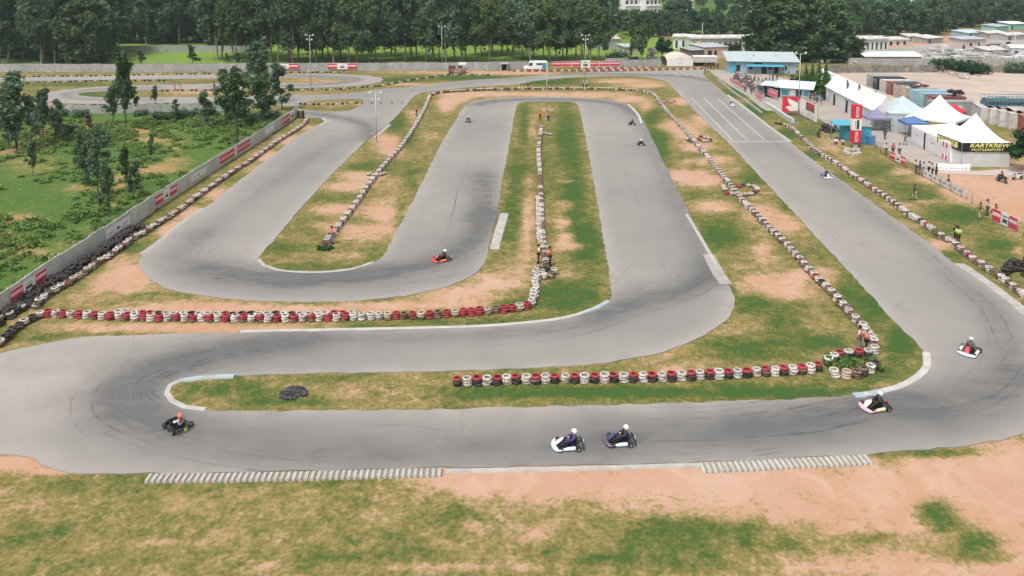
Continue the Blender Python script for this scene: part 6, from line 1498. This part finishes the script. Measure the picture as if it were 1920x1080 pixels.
for yy, xa, xb, n_ in ((93, 1740, 1795, 5), (100, 1735, 1895, 15), (107, 1620, 1910, 24), (113, 1620, 1925, 26)):
    for q in range(n_):
        k_ += 1; x_ = xa+(xb-xa)*(q+rs_.uniform(.2, .8))/n_; g = G(x_, yy+rs_.uniform(-1, 1)); e = empty('panel_stack', (g.x, g.y, 0), rs_.uniform(-.15, .15)); hh = rs_.uniform(.7, 1.7); ww = rs_.uniform(2.0, 4.2)
        mb = MB()
        for l_ in range(int(hh/.24)): mb.box((rs_.uniform(-.08, .08), 0, .24*l_+.12), (ww, rs_.uniform(1.1, 1.5), .2))
        mb.build('slabs', rs_.choice([m_conc, m_cwhite, m_conc_pale, m_unit]), e); mb = MB(); [mb.box((a_*ww*.35, 0, .24*l_+.01), (.12, 1.2, .04)) for l_ in range(int(hh/.24)) for a_ in (-1, 1)]; mb.build('spacer', m_woodpost, e)
        tag(e, 'grey slab stack, %s from left, %s row of the upper right yard' % (nth(q+1), {93: 'farthest', 100: 'second', 107: 'third', 113: 'nearest'}[yy]), 'slab stack', 'stacks of grey slabs in the upper right yard')
# houses on the wooded rise
def house(pa, pb, h, label, rm, floors=2, depth=9):
    A, ang, L_ = frame_from(pa, pb); e = empty('house', (A.x, A.y, 0), ang)
    MB().box((L_/2, depth/2, h/2), (L_, depth, h)).build('wall', m_white, e)
    mb = MB(); o = .8; m_ = depth/2; r = 2.0; mb.v += [(-o,-o,h),(L_+o,-o,h),(L_+o,depth+o,h),(-o,depth+o,h),(L_*.25,m_,h+r),(L_*.75,m_,h+r)]; mb.face((0,1,5,4)); mb.face((1,2,5)); mb.face((2,3,4,5)); mb.face((3,0,4)); mb.face((0,3,2,1)); mb.build('roof', rm, e)
    for f in range(floors):
        z = h*(f+.5)/floors; MB().box((L_/2, -.45, h*(f+.08)/floors+.2), (L_*.9, .9, .35)).build('balcony', m_white, e)
        for k in range(4): w_ = MB().box((L_*(k+.5)/4, -.03, z), (L_*.13, .08, h/floors*.42)).build('window', m_rustroof if k % 2 else m_glass, e)
    return tag(e, label, 'house')
house((1171,30), (1205,29), 16, 'white house with a red roof above the trees right of centre', m_rustroof, 3); house((1210,30), (1240,29), 16, 'white balconied house with a red roof at the top right of centre', m_rustroof, 3)
house((1090,24), (1140,24), 15.5, 'long white house with a red roof at the top edge above the pale shed', m_rustroof, 2)
house((930,22), (950,22), 15, 'white house with a red roof peeking over the central trees', m_rustroof, 2)
house((1288,36), (1300,36), 11.5, 'small white house in the trees above the concrete units', m_tent, 2, 6); house((1408,38), (1425,38), 10, 'cream white house left of the large dark trees', m_tent, 2, 7)
house((1690,22), (1712,22), 11, 'white house at the top edge right of the large dark trees', m_tent, 2, 7)
# tree mass fronting houses keeps their feet hidden (part of the wood)
# marquee
e0 = G(1560, 203); 
def marquee():
    h, r = 2.9, 2.4; A = G(1541, 127, h+r); B = G(1664, 181, h+r); dd = (B-A); L2 = dd.length; dd.normalize(); ang = math.atan2(dd.y, dd.x)
    nn = Vector((dd.y, -dd.x, 0)); q = G(1588, 181, h)-A; hw = abs(q.dot(nn)); D_ = 2*hw
    o = A+nn*hw; e = empty('marquee', (o.x, o.y, 0), ang); x0 = 0
    n = 10; mr = MB(); mr.sm = False
    for i in range(n+1):
        x = x0+(L2-x0)*i/n
        mr.v += [(x, -.3, h-.05), (x, D_*.25, h+r*.48), (x, D_/2, h+r), (x, D_*.75, h+r*.48), (x, D_+.3, h-.05)]
    for i in range(n):
        for j in range(4): mr.face([i*5+j, (i+1)*5+j, (i+1)*5+j+1, i*5+j+1])
    mr.build('roof', m_tent, e)
    mw = MB(); mw.v += [(x0,0,0),(x0,D_,0),(x0,D_,h),(x0,D_/2,h+r-.1),(x0,0,h),(L2,0,0),(L2,D_,0),(L2,D_,h),(L2,D_/2,h+r-.1),(L2,0,h)]; mw.face((0,4,3,2,1)); mw.face((5,6,7,8,9)); mw.face((1,2,7,6)); mw.build('end_wall', m_tent_grey, e)
    for k in range(n):
        xa = x0+(L2-x0)*k/n; xb = x0+(L2-x0)*(k+1)/n
        MB().box(((xa+xb)/2, 0, h/2), (xb-xa-.15, .05, h)).build('side_panel', m_tent_grey if k != 2 else m_tent, e); MB().tube((xa, -.06, 0), (xa, -.06, h), .05).build('pole', m_white, e)
    for f in (.42, .62): MB().box((L2*f, -.05, 1.1), (1.0, .08, 2.2)).build('doorway', m_dark, e)
    print('marquee', L2, D_)
    return tag(e, 'long white marquee with a ridged roof behind the cypresses and feather flags', 'marquee'), ang
_, AXM = marquee()
for k, (x, y, tp) in enumerate([(1585,206,149), (1607,216,157), (1637,230,170)]):
    g = G(x, y); h = up(x, y, tp); e = empty('feather_flag', (g.x, g.y, 0), -.3); MB().tube((0, 0, 0), (0, 0, h), .03).build('pole', m_steel, e); MB().tube((0, 0, .03), (.3, 0, .03), .05).build('base', m_black, e)
    mb = MB(); pts = [(.03, h*.40), (.42, h*.45), (.50, h*.65), (.45, h*.85), (.25, h*.98), (.03, h)]; mb.v = [(a, -.01, z) for a, z in pts]+[(a, .01, z) for a, z in pts]; mb.face(range(6)); mb.face([11,10,9,8,7,6])
    for i in range(6): j = (i+1) % 6; mb.face([i, i+6, j+6, j])
    mb.build('flag', M('dark_flag', (.11, .10, .13), .7, .25, 2), e); tag(e, 'dark feather flag before the white marquee, %s of three from the left' % nth(k+1), 'flag', 'feather flags before the white marquee')
g_ = G(1478, 165)
# pagoda and gazebo tents
def gazebo(pc, size, ang, h, peak, mroof, mwall, label, walls=(0, 1, 2, 3), curve=.55, name='gazebo', valance=.35, sz2=None):
    g = G(*pc); e = empty(name, (g.x, g.y, 0), ang); s = size/2; s2 = (sz2 or size)/2; mb = MB(); rings = 6
    for i in range(rings+1):
        t = i/rings; f = (1-t); z = h+(peak-h)*(t**(1+curve) if curve > 0 else t)
        mb.v += [(-s*f, -s2*f, z), (s*f, -s2*f, z), (s*f, s2*f, z), (-s*f, s2*f, z)]
    for i in range(rings):
        for j in range(4): q = (j+1) % 4; mb.face([i*4+j, i*4+q, (i+1)*4+q, (i+1)*4+j])
    mb.build('canopy', mroof, e)
    mb = MB(); s_, t_ = s+.02, s2+.02; mb.box((0, -t_, h-valance/2), (s_*2, .03, valance)); mb.box((0, t_, h-valance/2), (s_*2, .03, valance)); mb.box((-s_, 0, h-valance/2), (.03, t_*2-.06, valance)); mb.box((s_, 0, h-valance/2), (.03, t_*2-.06, valance)); mb.build('valance', mroof, e)
    for a, b_ in ((-1, -1), (1, -1), (1, 1), (-1, 1)): MB().tube((a*(s-.06), b_*(s2-.06), 0), (a*(s-.06), b_*(s2-.06), h), .045).build('pole', m_steel, e)
    for k in walls:
        c, d_ = [((0, -s2+.03), (2*s-.2, .04)), ((s-.03, 0), (.04, 2*s2-.2)), ((0, s2-.03), (2*s-.2, .04)), ((-s+.03, 0), (.04, 2*s2-.2))][k]
        MB().box((c[0], c[1], (h-valance)/2), (d_[0], d_[1], h-valance)).build('side_wall', mwall, e)
    return tag(e, label, 'tent'), e
AX = AXM
gazebo((1641,243), 3.6, AX, 2.2, 3.4, m_purple, m_navy, 'faded purple canopy with dark blue goods beneath, right of the feather flags', (2,), .1)
gazebo((1690,240), 6.0, AX, 2.9, 5.3, m_mint, M('mint_wall', (.50, .55, .56), .7, .06, 1), 'pale mint tent with a dark doorway left of the white pagoda tents', (0, 1, 3), .0, valance=.25)
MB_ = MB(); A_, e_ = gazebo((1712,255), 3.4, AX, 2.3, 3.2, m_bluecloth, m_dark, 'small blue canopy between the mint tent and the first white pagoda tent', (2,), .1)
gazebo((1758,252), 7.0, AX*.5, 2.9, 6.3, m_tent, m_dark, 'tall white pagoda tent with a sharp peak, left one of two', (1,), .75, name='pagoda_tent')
# low white tent with the printed side
_A, TA_, TL_ = frame_from((1708,268), (1778,305)); _c = _A+Vector((math.cos(TA_), math.sin(TA_), 0))*TL_/2+Vector((-math.sin(TA_), math.cos(TA_), 0))*3.1; PC_ = P(_c.x, _c.y, 0)
B1, e1 = gazebo(PC_, TL_, TA_, 2.7, 4.2, m_tent, m_tent, 'low white tent with printed side walls between the two peaks', (0, 1, 3), .2, name='pagoda_tent', sz2=6.2)
HT_ = TL_/2
for x0, x1 in ((-HT_+.1, -HT_*.30), (-HT_*.16, HT_-.2)): MB().box(((x0+x1)/2, -3.14, 1.3), (x1-x0, .03, 2.1)).build('printed_panel', M('printed_white', (.74, .70, .72), .6, .1, 1.2), e1)
MB().box((-HT_*.23, -3.15, 1.3), (.36, .05, 2.4)).build('dark_strip', m_black, e1)
for z in (.55, 2.2):
    for x, mm in ((HT_-1.5, m_red), (HT_-1.05, m_white), (HT_-.6, m_red)): MB().box((x, -3.17, z), (.4, .03, .6)).build('emblem', mm, e1)
for x in (-HT_*.65, HT_*.2): MB().box((x, -3.165, 1.55), (.9, .015, .25)).build('emblem', m_mark_pale, e1)
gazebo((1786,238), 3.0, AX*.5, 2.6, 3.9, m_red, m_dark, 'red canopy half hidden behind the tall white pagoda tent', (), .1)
# lettered pagoda tent
A, ang, L_ = frame_from((1812,317), (1898,317)); B2, e2 = gazebo((1824,303), 6.4, ang, 3.15, 6.6, m_tent, m_tent_grey, 'white pagoda tent with a black and yellow lettered banner, right one of two', (0, 1, 2, 3), .7, name='pagoda_tent', valance=.3, sz2=5.6)
for nm, W, loc, rz_ in (('front', 6.5, (0, -2.92), 0), ('side', 5.7, (-3.32, 0), -math.pi/2)):
    MB().box((loc[0], loc[1], 2.62), (W if rz_ == 0 else .03, .03 if rz_ == 0 else W, 1.18)).build('lettered_banner', m_black, e2)
    if rz_ == 0:
        lettering('KARTKREW', 5.3, .52, e2, m_yellow, (.35, -2.945, 2.86), (math.pi/2, 0, 0), .03, .25); lettering('MOTORSPORT', 4.3, .30, e2, m_yellow, (.05, -2.945, 2.30), (math.pi/2, 0, 0), .02, .2)
    else:
        MB().box((-3.345, .3, 2.68), (.012, 4.6, .78)).build('panel', m_yellow, e2); lettering('KARTKREW', 3.9, .36, e2, m_black, (-3.36, .3, 2.82), (math.pi/2, 0, rz_), .02, .25); lettering('MOTORSPORT', 3.2, .2, e2, m_black, (-3.36, .3, 2.46), (math.pi/2, 0, rz_), .01, .2)
# row of white drums
for k in range(9):
    x = 1757+k*7.2; g = G(x, 322-.35*abs(k-6)); e = empty('barrel', (g.x, g.y, 0), k*.7); MB().lathe([(.001, 0), (.27, 0), (.29, .2), (.27, .3), (.29, .55), (.27, .65), (.28, .86), (.24, .9), (.001, .9)], (0, 0, 0), 14).build('drum', m_white, e); MB().lathe([(.285, .41), (.292, .42), (.292, .46), (.285, .47)], (0, 0, 0), 14).build('hoop', m_steel, e)
    tag(e, 'white barrel, %s from the left in the row before the lettered tent' % nth(k+1), 'barrel', 'row of white barrels before the lettered tent')
# totem
g = G(1603, 276); e = empty('banner_post', (g.x, g.y, 0), -.1); ht = up(1603, 276, 196)
for k, (a, b_, mt) in enumerate(((.04, .36, m_red), (.36, .65, m_white), (.65, 1, m_red))):
    z0, z1 = .5+(ht-.5)*a, .5+(ht-.5)*b_; MB().box((0, 0, (z0+z1)/2), (1.25, .9, z1-z0-.02)).build('panel', mt, e)
    if k != 1: lettering('ROTAX', (z1-z0)*.8, .42, e, m_white, (0, -.47, (z0+z1)/2), (math.pi/2, 0, 0), .02).rotation_euler = (math.pi/2, -math.pi/2, 0)
    else: MB().box((.12, -.46, (z0+z1)/2), (.36, .02, (z1-z0)*.8)).build('emblem', m_mark, e); MB().box((-.25, -.46, (z0+z1)/2), (.12, .02, (z1-z0)*.7)).build('emblem', m_mark_pale, e)
for o in list(e.children):
    if o.name.startswith('lettering'):
        me = o.data; co = [v.co for v in me.vertices]; mnx, mxx = min(v.x for v in co), max(v.x for v in co); mny, mxy = min(v.y for v in co), max(v.y for v in co)
        pn = [q for q in e.children if q.name.startswith('panel')]; R3 = o.rotation_euler.to_matrix(); c_ = R3 @ Vector(((mnx+mxx)/2*o.scale[0], (mny+mxy)/2*o.scale[1], 0)); zc = o.location.z+0; 
        base = .5+(ht-.5)*(.20 if zc < ht*.5 else .825); o.location = Vector((0, -.47, base))-c_
MB().box((0, 0, .25), (.5, .5, .5)).build('stand', m_steel, e); tag(e, 'tall red and white square banner post rising from white tyres', 'banner post')
# turquoise shelters beside it
def shelter(pc, w_, d_, h, ang, label, solid, seedx=0):
    g = G(*pc); e = empty('shelter', (g.x, g.y, 0), ang)
    if solid:
        MB().box((0, 0, h/2), (w_, d_, h)).build('wall', m_blue, e); MB().box((0, 0, h+.05), (w_+.3, d_+.3, .1)).build('roof', m_cgrey, e); MB().box((-w_*.2, -d_/2-.02, h*.45), (.8, .05, h*.8)).build('door', M('turquoise_door', (.05, .30, .42), .6), e)
    else:
        for a in (-1, 1):
            for b_ in (-1, 1): MB().tube((a*w_*.42, b_*d_*.42, 0), (a*w_*.42, b_*d_*.42, h), .06).build('post', m_blue, e)
        mb = MB(); mb.v += [(-w_/2, -d_/2, h-.15), (w_/2, -d_/2, h-.15), (w_/2, d_/2, h+.25), (-w_/2, d_/2, h+.25)]; mb.v += [(a, b_, c_+.07) for a, b_, c_ in mb.v[:4]]
        for q in [(0,3,2,1),(4,5,6,7),(0,1,5,4),(1,2,6,5),(2,3,7,6),(3,0,4,7)]: mb.face(q)
        mb.build('roof', m_blue, e); MB().box((0, .6, .75), (w_*.8, .06, .06)).build('rail', m_blue, e)
    return tag(e, label, 'shelter')
shelter((1577,263), 2.7, 2.4, 2.6, 0, 'open turquoise shelter with a bright blue roof over seated people', False)
shelter((1588,262), 1.6, 2, 2.2, 0, 'turquoise cabin left behind the tall red banner post', True); shelter((1617,268), 1.7, 1.8, 2.6, 0, 'turquoise cabin right of the tall red banner post', True)
g = G(1632, 271); e = empty('bin', (g.x, g.y, 0)); MB().box((0, 0, .6), (.9, .8, 1.2), 0, 1.1).build('body', flatm('bin_blue', (.08, .22, .48)), e); MB().box((0, 0, 1.26), (1.05, .95, .1)).build('lid', flatm('bin_blue', (.08, .22, .48)), e); tag(e, 'blue bin beside the right turquoise cabin', 'bin')
# sign boards
A, ang, L_ = frame_from((1466,215), (1497,216)); e = empty('sign_board', (A.x, A.y, 0), ang); z0, z1 = .5, 3.3
MB().box((L_/2, 0, (z0+z1)/2), (L_, .08, z1-z0)).build('board', m_red, e)
def flat(pts, mt, nm, y=-.06):
    mb = MB(); mb.v = [(L_*a, y, z0+(z1-z0)*b_) for a, b_ in pts]+[(L_*a, y+.015, z0+(z1-z0)*b_) for a, b_ in pts]; k = len(pts); mb.face(range(k)); mb.face([2*k-1-i for i in range(k)])
    for i in range(k): j = (i+1) % k; mb.face([i, i+k, j+k, j])
    mb.build(nm, mt, e)
flat([(.30,.90),(.38,.88),(.70,.72),(1,.60),(1,.08),(.45,.08),(.20,.30),(.30,.38),(.62,.42),(.45,.50),(.36,.66)], M('emblem_white', (.74, .70, .68), .6, .04, 1), 'emblem')
for x in (.2, L_-.2): MB().box((x, .1, 1.5), (.12, .12, 3)).build('post', m_woodpost, e)
MB().box((L_/2, .0, .45), (L_, .25, .18)).build('beam', m_woodpost, e)
tag(e, 'red sign board with a large white angular wing emblem behind the pale pole', 'sign board')
A, ang, L_ = frame_from((1500,216), (1531,232)); e = empty('sign_board', (A.x, A.y, 0), ang); z0, z1 = .2, 3.5; MB().box((L_/2, 0, (z0+z1)/2), (L_, .08, z1-z0)).build('board', m_white, e)
MB().box((L_*.62, -.055, z0+(z1-z0)*.62), (L_*.5, .03, (z1-z0)*.42)).build('picture', M('brown_picture', (.20, .10, .09), .6, .5, 2), e); MB().box((L_*.66, -.075, z0+(z1-z0)*.68), (L_*.34, .02, (z1-z0)*.22)).build('picture', m_red, e); MB().box((L_*.6, -.055, z0+(z1-z0)*.28), (L_*.2, .02, .12)).build('emblem', m_mark_pale, e)
for x in (.2, L_-.2): MB().box((x, .1, 1.6), (.12, .12, 3.2)).build('post', m_woodpost, e)
MB().box((L_/2, -.058, z1-.12), (L_, .025, .2)).build('edge', m_pinkred, e); tag(e, 'white sign board with a brown and red picture right of the winged one', 'sign board')
# pit wall
def lowwall(pix, h, w_, mat, label, name='pit_wall'):
    mb = MB(); pts = gpath(pix, 1.5); ribbon(mb, pts, -w_/2, w_/2, 0, h); return tag(mb.build(name, mat), label, 'wall')
lowwall([(1436,199),(1452,208),(1470,221),(1487,231)], .75, .5, m_conc_pale, 'low white pit wall curving below the winged sign board')
lowwall([(1345,150),(1372,172),(1400,192),(1428,213)], .35, .25, m_conc, 'low kerb wall between the pit lane and the grass strip')
# shipping containers
def container(pc, ang, mat, label, ln=6.06, z=0, hgt=2.6, text=None, endm=None):
    g = G(*pc); e = empty('shipping_container', (g.x, g.y, z), ang); w_ = 2.44
    mb = MB(); mb.box((0, 0, hgt/2), (ln-.1, w_-.1, hgt-.1)); n = int(ln/.3)
    for k in range(n):
        x = -ln/2+.2+(ln-.4)*(k+.5)/n; mb.box((x, 0, hgt/2), (.14, w_-.02, hgt-.3))
    mb.build('body', mat, e); mb = MB()
    for a in (-1, 1):
        for b_ in (-1, 1): mb.box((a*(ln/2-.05), b_*(w_/2-.05), hgt/2), (.14, .14, hgt))
    for z_ in (.07, hgt-.07):
        for a in (-1, 1): mb.box((a*(ln/2-.05), 0, z_), (.12, w_, .16)); mb.box((0, a*(w_/2-.05), z_), (ln, .12, .14))
    mb.build('frame', mat, e)
    for a in (-1, 1):
        d_ = MB().box((-ln/2-.02, a*w_*.235, hgt/2), (.05, w_*.45, hgt-.35)).build('door', endm or mat, e)
        mb = MB(); [mb.tube((-ln/2-.06, a*w_*.235+q, .2), (-ln/2-.06, a*w_*.235+q, hgt-.2), .02, None, 5) for q in (-.25, .25)]; mb.build('lock_rod', m_steel, d_)
    if text:
        lettering(text, 1.9, .72, e, m_white, (.6, -w_/2-.03, hgt*.60), (math.pi/2, 0, 0), .04)
        mb = MB(); mb.lathe([(.28, -.01), (.40, -.01), (.40, .01), (.28, .01)], (-.85, -w_/2-.03, hgt*.6), 16, 'y', closed=True); mb.build('emblem', m_white, e)
    return tag(e, label, 'container', 'shipping containers in the right hand yard')
CA = math.radians(62)
for k, (x, y, mt, lb) in enumerate([
 (1668,182, m_cgrey, 'pale grey container, furthest left behind the white marquee'), (1682,185, m_dark, 'black sided container right of the pale grey one'),
 (1700,190, m_cwhite, 'whitish container before the black sided one'), (1716,194, m_beige, 'beige container with brown rust marks'),
 (1731,199, m_rust, 'rusty orange container between the beige ones'), (1745,203, m_beige, 'dirty beige container right of the rusty orange one'),
 (1759,207, m_cblue, 'light blue container behind the left pagoda peak'), (1773,211, m_cblue, 'second light blue container behind the left pagoda peak'),
 (1786,215, m_cmaroon, 'maroon container behind the right slope of the left pagoda tent')]):
    pass
LINE = [((1655,178), m_cgrey, 'pale grey container, furthest left behind the white marquee'), ((1668,183), m_dark, 'black sided container right of the pale grey one'), ((1681,188), m_cwhite, 'whitish container right of the black sided one'), ((1690,193), m_cmaroon, 'dark maroon container behind the marquee'), ((1699,197), m_beige, 'beige container with brown rust marks'), ((1709,201), m_beige, 'second beige container behind the mint tent'), ((1718,205), m_cblue, 'light blue container behind the mint tent'), ((1728,209), m_cblue, 'second light blue container left of the tall pagoda peak'), ((1738,213), m_cmaroon, 'maroon container left of the tall pagoda peak')]
_a, _b = G(1655, 163), G(1772, 206); _r = (_b-_a).normalized()
for k, (_q, mt, lb) in enumerate(LINE):
    q_ = _a.lerp(_b, k/8); container(P(q_.x, q_.y, 0), math.atan2(_r.x, -_r.y), mt, lb)
container((1782,216), math.radians(-3), m_cgrey, 'grey container with white lettering behind the two pagoda peaks', 7.5, text='MOL')
for k, (x, y) in enumerate([(1836,228), (1853,231), (1871,235), (1889,239)]): container((x+8, y-3), math.radians(72), m_cwhite, 'white container end, %s from the left behind the lettered tent' % nth(k+1))
container((1922,243), math.radians(72), m_rust, 'red container at the right edge of the yard'); container((1948,246), math.radians(72), m_cblue, 'light blue container at the right edge of the yard')
# flat rack frame on top of containers
g = G(1895, 226); e = empty('steel_rack', (g.x, g.y, 2.62), math.radians(-6)); mb = MB(); Lr = 9
for z_ in (.1, .9, 1.7): mb.path([(-Lr/2, -1.2, z_), (Lr/2, -1.2, z_)], .06, 5); mb.path([(-Lr/2, 1.2, z_), (Lr/2, 1.2, z_)], .06, 5)
for k in range(15): x = -Lr/2+Lr*k/14; mb.tube((x, -1.2, 0), (x, -1.2, 1.75), .045, None, 5); mb.tube((x, 1.2, 0), (x, 1.2, 1.75), .045, None, 5)
mb.build('frame', M('rack_teal', (.16, .27, .31), .6, .1, 1), e); MB().box((0, 0, .6), (Lr-.3, 2.0, 1.1)).build('load', m_tealmetal, e); tag(e, 'blue grey steel rack with bars lying on top of the white containers', 'rack')
for (x, y, w_, d_, h_, z_, mt, lb) in ((1862,208,5,1.6,.9,2.6,m_tealmetal,'dark green tarpaulin heap on the white containers'), (1790,196,2.2,1.4,1.1,2.9,M('dark_crate', (.06,.035,.04), .8, .3, 3),'dark wooden crate standing on the grey lettered container'), (1720,178,3.5,1.2,.5,2.7,M('scrap_brown', (.12,.08,.07), .9, .5, 3),'brown scrap lying on the beige containers'), (1700,172,4,1.5,.5,2.7,m_tealmetal,'black scrap lying on the first containers')):
    g = G(x, y+10); e = empty('load', (g.x, g.y, z_), .3); mb = MB(); rr = random.Random(int(x))
    for q in range(9): mb.box((rr.uniform(-w_/2, w_/2), rr.uniform(-d_/2, d_/2), h_*rr.uniform(.15, .5)), (w_*rr.uniform(.2, .5), d_*rr.uniform(.2, .5), h_*rr.uniform(.3, 1)), rr.uniform(-.4, .4))
    mb.build('pieces', mt, e); tag(e, lb, 'scrap load')
# ------------------------------------------------------------------ vehicles
def wheel_set(e, xs, ys, r, w_):
    for x in xs:
        for y in ys:
            mb = MB(); mb.lathe([(r*.55, -w_/2), (r*.9, -w_/2), (r, -w_*.3), (r, w_*.3), (r*.9, w_/2), (r*.55, w_/2)], (0, 0, 0), 16, 'y'); t = mb.build('wheel', m_black, e, loc=(x, y, r))
            mb = MB(); mb.lathe([(.01, -w_*.35), (r*.56, -w_*.35), (r*.56, w_*.35), (.01, w_*.35)], (0, 0, 0), 12, 'y'); mb.build('rim', m_steel, t)
def van():
    g = G(1004, 132); e = empty('van', (g.x, g.y, 0), math.pi+.05); e.scale = (1.0, 1, 1.0)
    prof = [(-3.0, .45), (3.0, .45), (3.05, .9), (2.3, 1.25), (1.6, 2.2), (1.1, 2.45), (-2.9, 2.45), (-3.05, 2.2), (-3.05, .5)]
    mb = MB(); k = len(prof); mb.v = [(x, -1.0, z) for x, z in prof]+[(x, 1.0, z) for x, z in prof]; mb.face(range(k)); mb.face([2*k-1-i for i in range(k)])
    for i in range(k): j = (i+1) % k; mb.face([i, i+k, j+k, j])
    o = mb.build('body', m_white, e); bevel(o, .08, 2)
    for s in (1, -1):
        MB().prism([(0, 0), (0, 0), (0, 0)], 0, 0) if False else None
        q = MB(); q.v = [(2.05, s*1.008, 1.35), (1.5, s*1.008, 2.1), (.9, s*1.008, 2.15), (.8, s*1.008, 1.35), (2.05, s*1.02, 1.35), (1.5, s*1.02, 2.1), (.9, s*1.02, 2.15), (.8, s*1.02, 1.35)]; q.face((0,1,2,3)); q.face((7,6,5,4)); [q.face((i, i+4, (i+1) % 4+4, (i+1) % 4)) for i in range(4)]; q.build('side_window', m_glass, e)
        MB().box((-.9, s*1.012, 1.75), (1.5, .02, .5)).build('side_window', m_glass, e); MB().box((-2.3, s*1.012, 1.3), (1.3, .02, 1.5)).build('side_panel', M('van_blue', (.10, .28, .38), .5), e)
    MB().box((1.98, 0, 1.78), (.05, 1.7, .85)).build('windscreen', m_glass, e).rotation_euler = (0, -.63, 0)
    q = e.children[-1]; q.location = (0, 0, 0); q.data.transform(Matrix.Translation((-1.98, 0, -1.78))); q.location = (1.99, 0, 1.76)
    for s in (1, -1): MB().box((3.06, s*.7, .85), (.06, .35, .2)).build('headlight', M('lamp_lens', (.75, .77, .78), .2), e)
    MB().box((.6, 0, 2.52), (.3, 1.2, .16)).build('light_bar', flatm('light_bar_blue', (.1, .2, .5)), e); MB().box((3.1, 0, .5), (.12, 1.9, .25)).build('bumper', m_cgrey, e)
    wheel_set(e, (1.9, -1.9), (.88, -.88), .36, .24); tag(e, 'white van with blue rear panels parked behind the red and white barrier', 'van')
van()
def pickup():
    g = G(858, 137); e = empty('recovery_vehicle', (g.x, g.y, 0), .0)
    o = MB().box((0, 0, .85), (4.6, 1.8, .6)).build('body', M('rusty_pink', (.45, .22, .18), .8, .25, 2), e); bevel(o, .06)
    o = MB().box((.6, 0, 1.6), (1.5, 1.7, .95), 0, .8).build('cab', m_cream_tyre, e); bevel(o, .05); MB().box((.6, -.80, 1.6), (1.0, .05, .5)).build('side_window', m_glass, e)
    MB().box((1.2, 0, 2.35), (1.9, 1.8, .5)).build('roof_box', m_white, e); MB().box((-1.4, 0, 1.5), (1.6, 1.6, .7)).build('load', M('scrap_brown', (.12, .08, .07), .9, .5, 3), e)
    MB().tube((-.6, 0, 1.1), (-2.0, 0, 2.4), .09).build('boom', M('boom_red', (.5, .12, .1), .6), e)
    wheel_set(e, (1.5, -1.5), (.82, -.82), .42, .3); tag(e, 'rusty pink recovery truck with a white box on top by the far wall', 'truck')
pickup()
A, ang, L_ = frame_from((939,132), (952,132)); e = empty('shelter_hut', (A.x, A.y, 0), ang)
for x in (.1, L_-.1): MB().box((x, .6, .8), (.25, 1.4, 1.6)).build('side_wall', m_conc, e)
MB().box((L_/2, .6, 1.68), (L_+.5, 1.8, .14)).build('roof', m_conc, e); MB().box((L_/2, 1.2, .8), (L_-.4, .1, 1.6)).build('back_wall', m_dark, e); tag(e, 'small open concrete hut against the far wall left of the van', 'hut')
def scooter(pc, ang, col, label):
    g = G(*pc); e = empty('scooter', (g.x, g.y, 0), ang)
    mb = MB(); mb.sm = True; secs = [(-.75, oval(0, .62, .10, .08)), (-.45, oval(0, .60, .16, .16)), (-.10, oval(0, .55, .14, .12)), (.0, oval(0, .38, .12, .06)), (.25, oval(0, .34, .13, .05))]; hull(secs).build('body', col, e)
    mb = MB(); mb.v = [(.28, -.16, .30), (.28, .16, .30), (.42, .18, .85), (.42, -.18, .85), (.34, -.16, .28), (.34, .16, .28), (.48, .16, .85), (.48, -.16, .85)]
    for q in [(0,3,2,1),(4,5,6,7),(0,1,5,4),(1,2,6,5),(2,3,7,6),(3,0,4,7)]: mb.face(q)
    mb.build('leg_shield', col, e); hull([(-.70, oval(0, .78, .11, .04)), (-.2, oval(0, .76, .13, .05)), (.0, oval(0, .72, .09, .03))]).build('seat', m_black, e)
    mb = MB(); mb.path([(.62, 0, .25), (.42, 0, .95)], .03); mb.path([(.40, -.33, 1.0), (.42, 0, .96), (.40, .33, 1.0)], .018); mb.build('handlebar', m_black, e); MB().ico((.50, 0, .92), .09, (1, 1.1, .8)).build('headlight', M('lamp_lens', (.75, .77, .78), .2), e)
    for x in (.62, -.60):
        mb = MB(); mb.lathe([(.12, -.05), (.20, -.06), (.24, -.03), (.24, .03), (.20, .06), (.12, .05)], (0, 0, 0), 16, 'y'); w_ = mb.build('wheel', m_black, e, loc=(x, 0, .24)); MB().lathe([(.01, -.03), (.13, -.03), (.13, .03), (.01, .03)], (0, 0, 0), 10, 'y').build('rim', m_steel, w_)
    hull([(.45, oval(0, .40, .06, .05)), (.62, oval(0, .50, .08, .03)), (.80, oval(0, .42, .05, .03))]).build('mudguard', col, e)
    return tag(e, label, 'scooter')
scooter((1908,337), math.radians(195), M('scooter_white', (.66, .64, .64), .4), 'pale scooter parked on the sand at the right edge'); scooter((1878,342), math.radians(100), M('scooter_dark', (.05, .05, .05), .4), 'dark scooter parked in front of the lettered tent')
# white disc on the verge and loose litter
for k, (x, y, r_) in enumerate([(1862-67, 378-0, .0)]): pass

# ------------------------------------------------------------------ air
if HAZE > 0:
    hm_, hnt, hb = nt_new('haze_air'); hnt.nodes.remove(hb); pv = hnt.nodes.new('ShaderNodeVolumePrincipled')
    pv.inputs['Color'].default_value = (.72, .88, .92, 1); pv.inputs['Density'].default_value = HAZE; pv.inputs['Anisotropy'].default_value = .3
    hnt.links.new(pv.outputs[0], hnt.nodes['Material Output'].inputs['Volume'])
    hz = MB().box((0, 2000, 15), (7400, 4700, 32)).build('haze', hm_); tag(hz, kind='stuff')
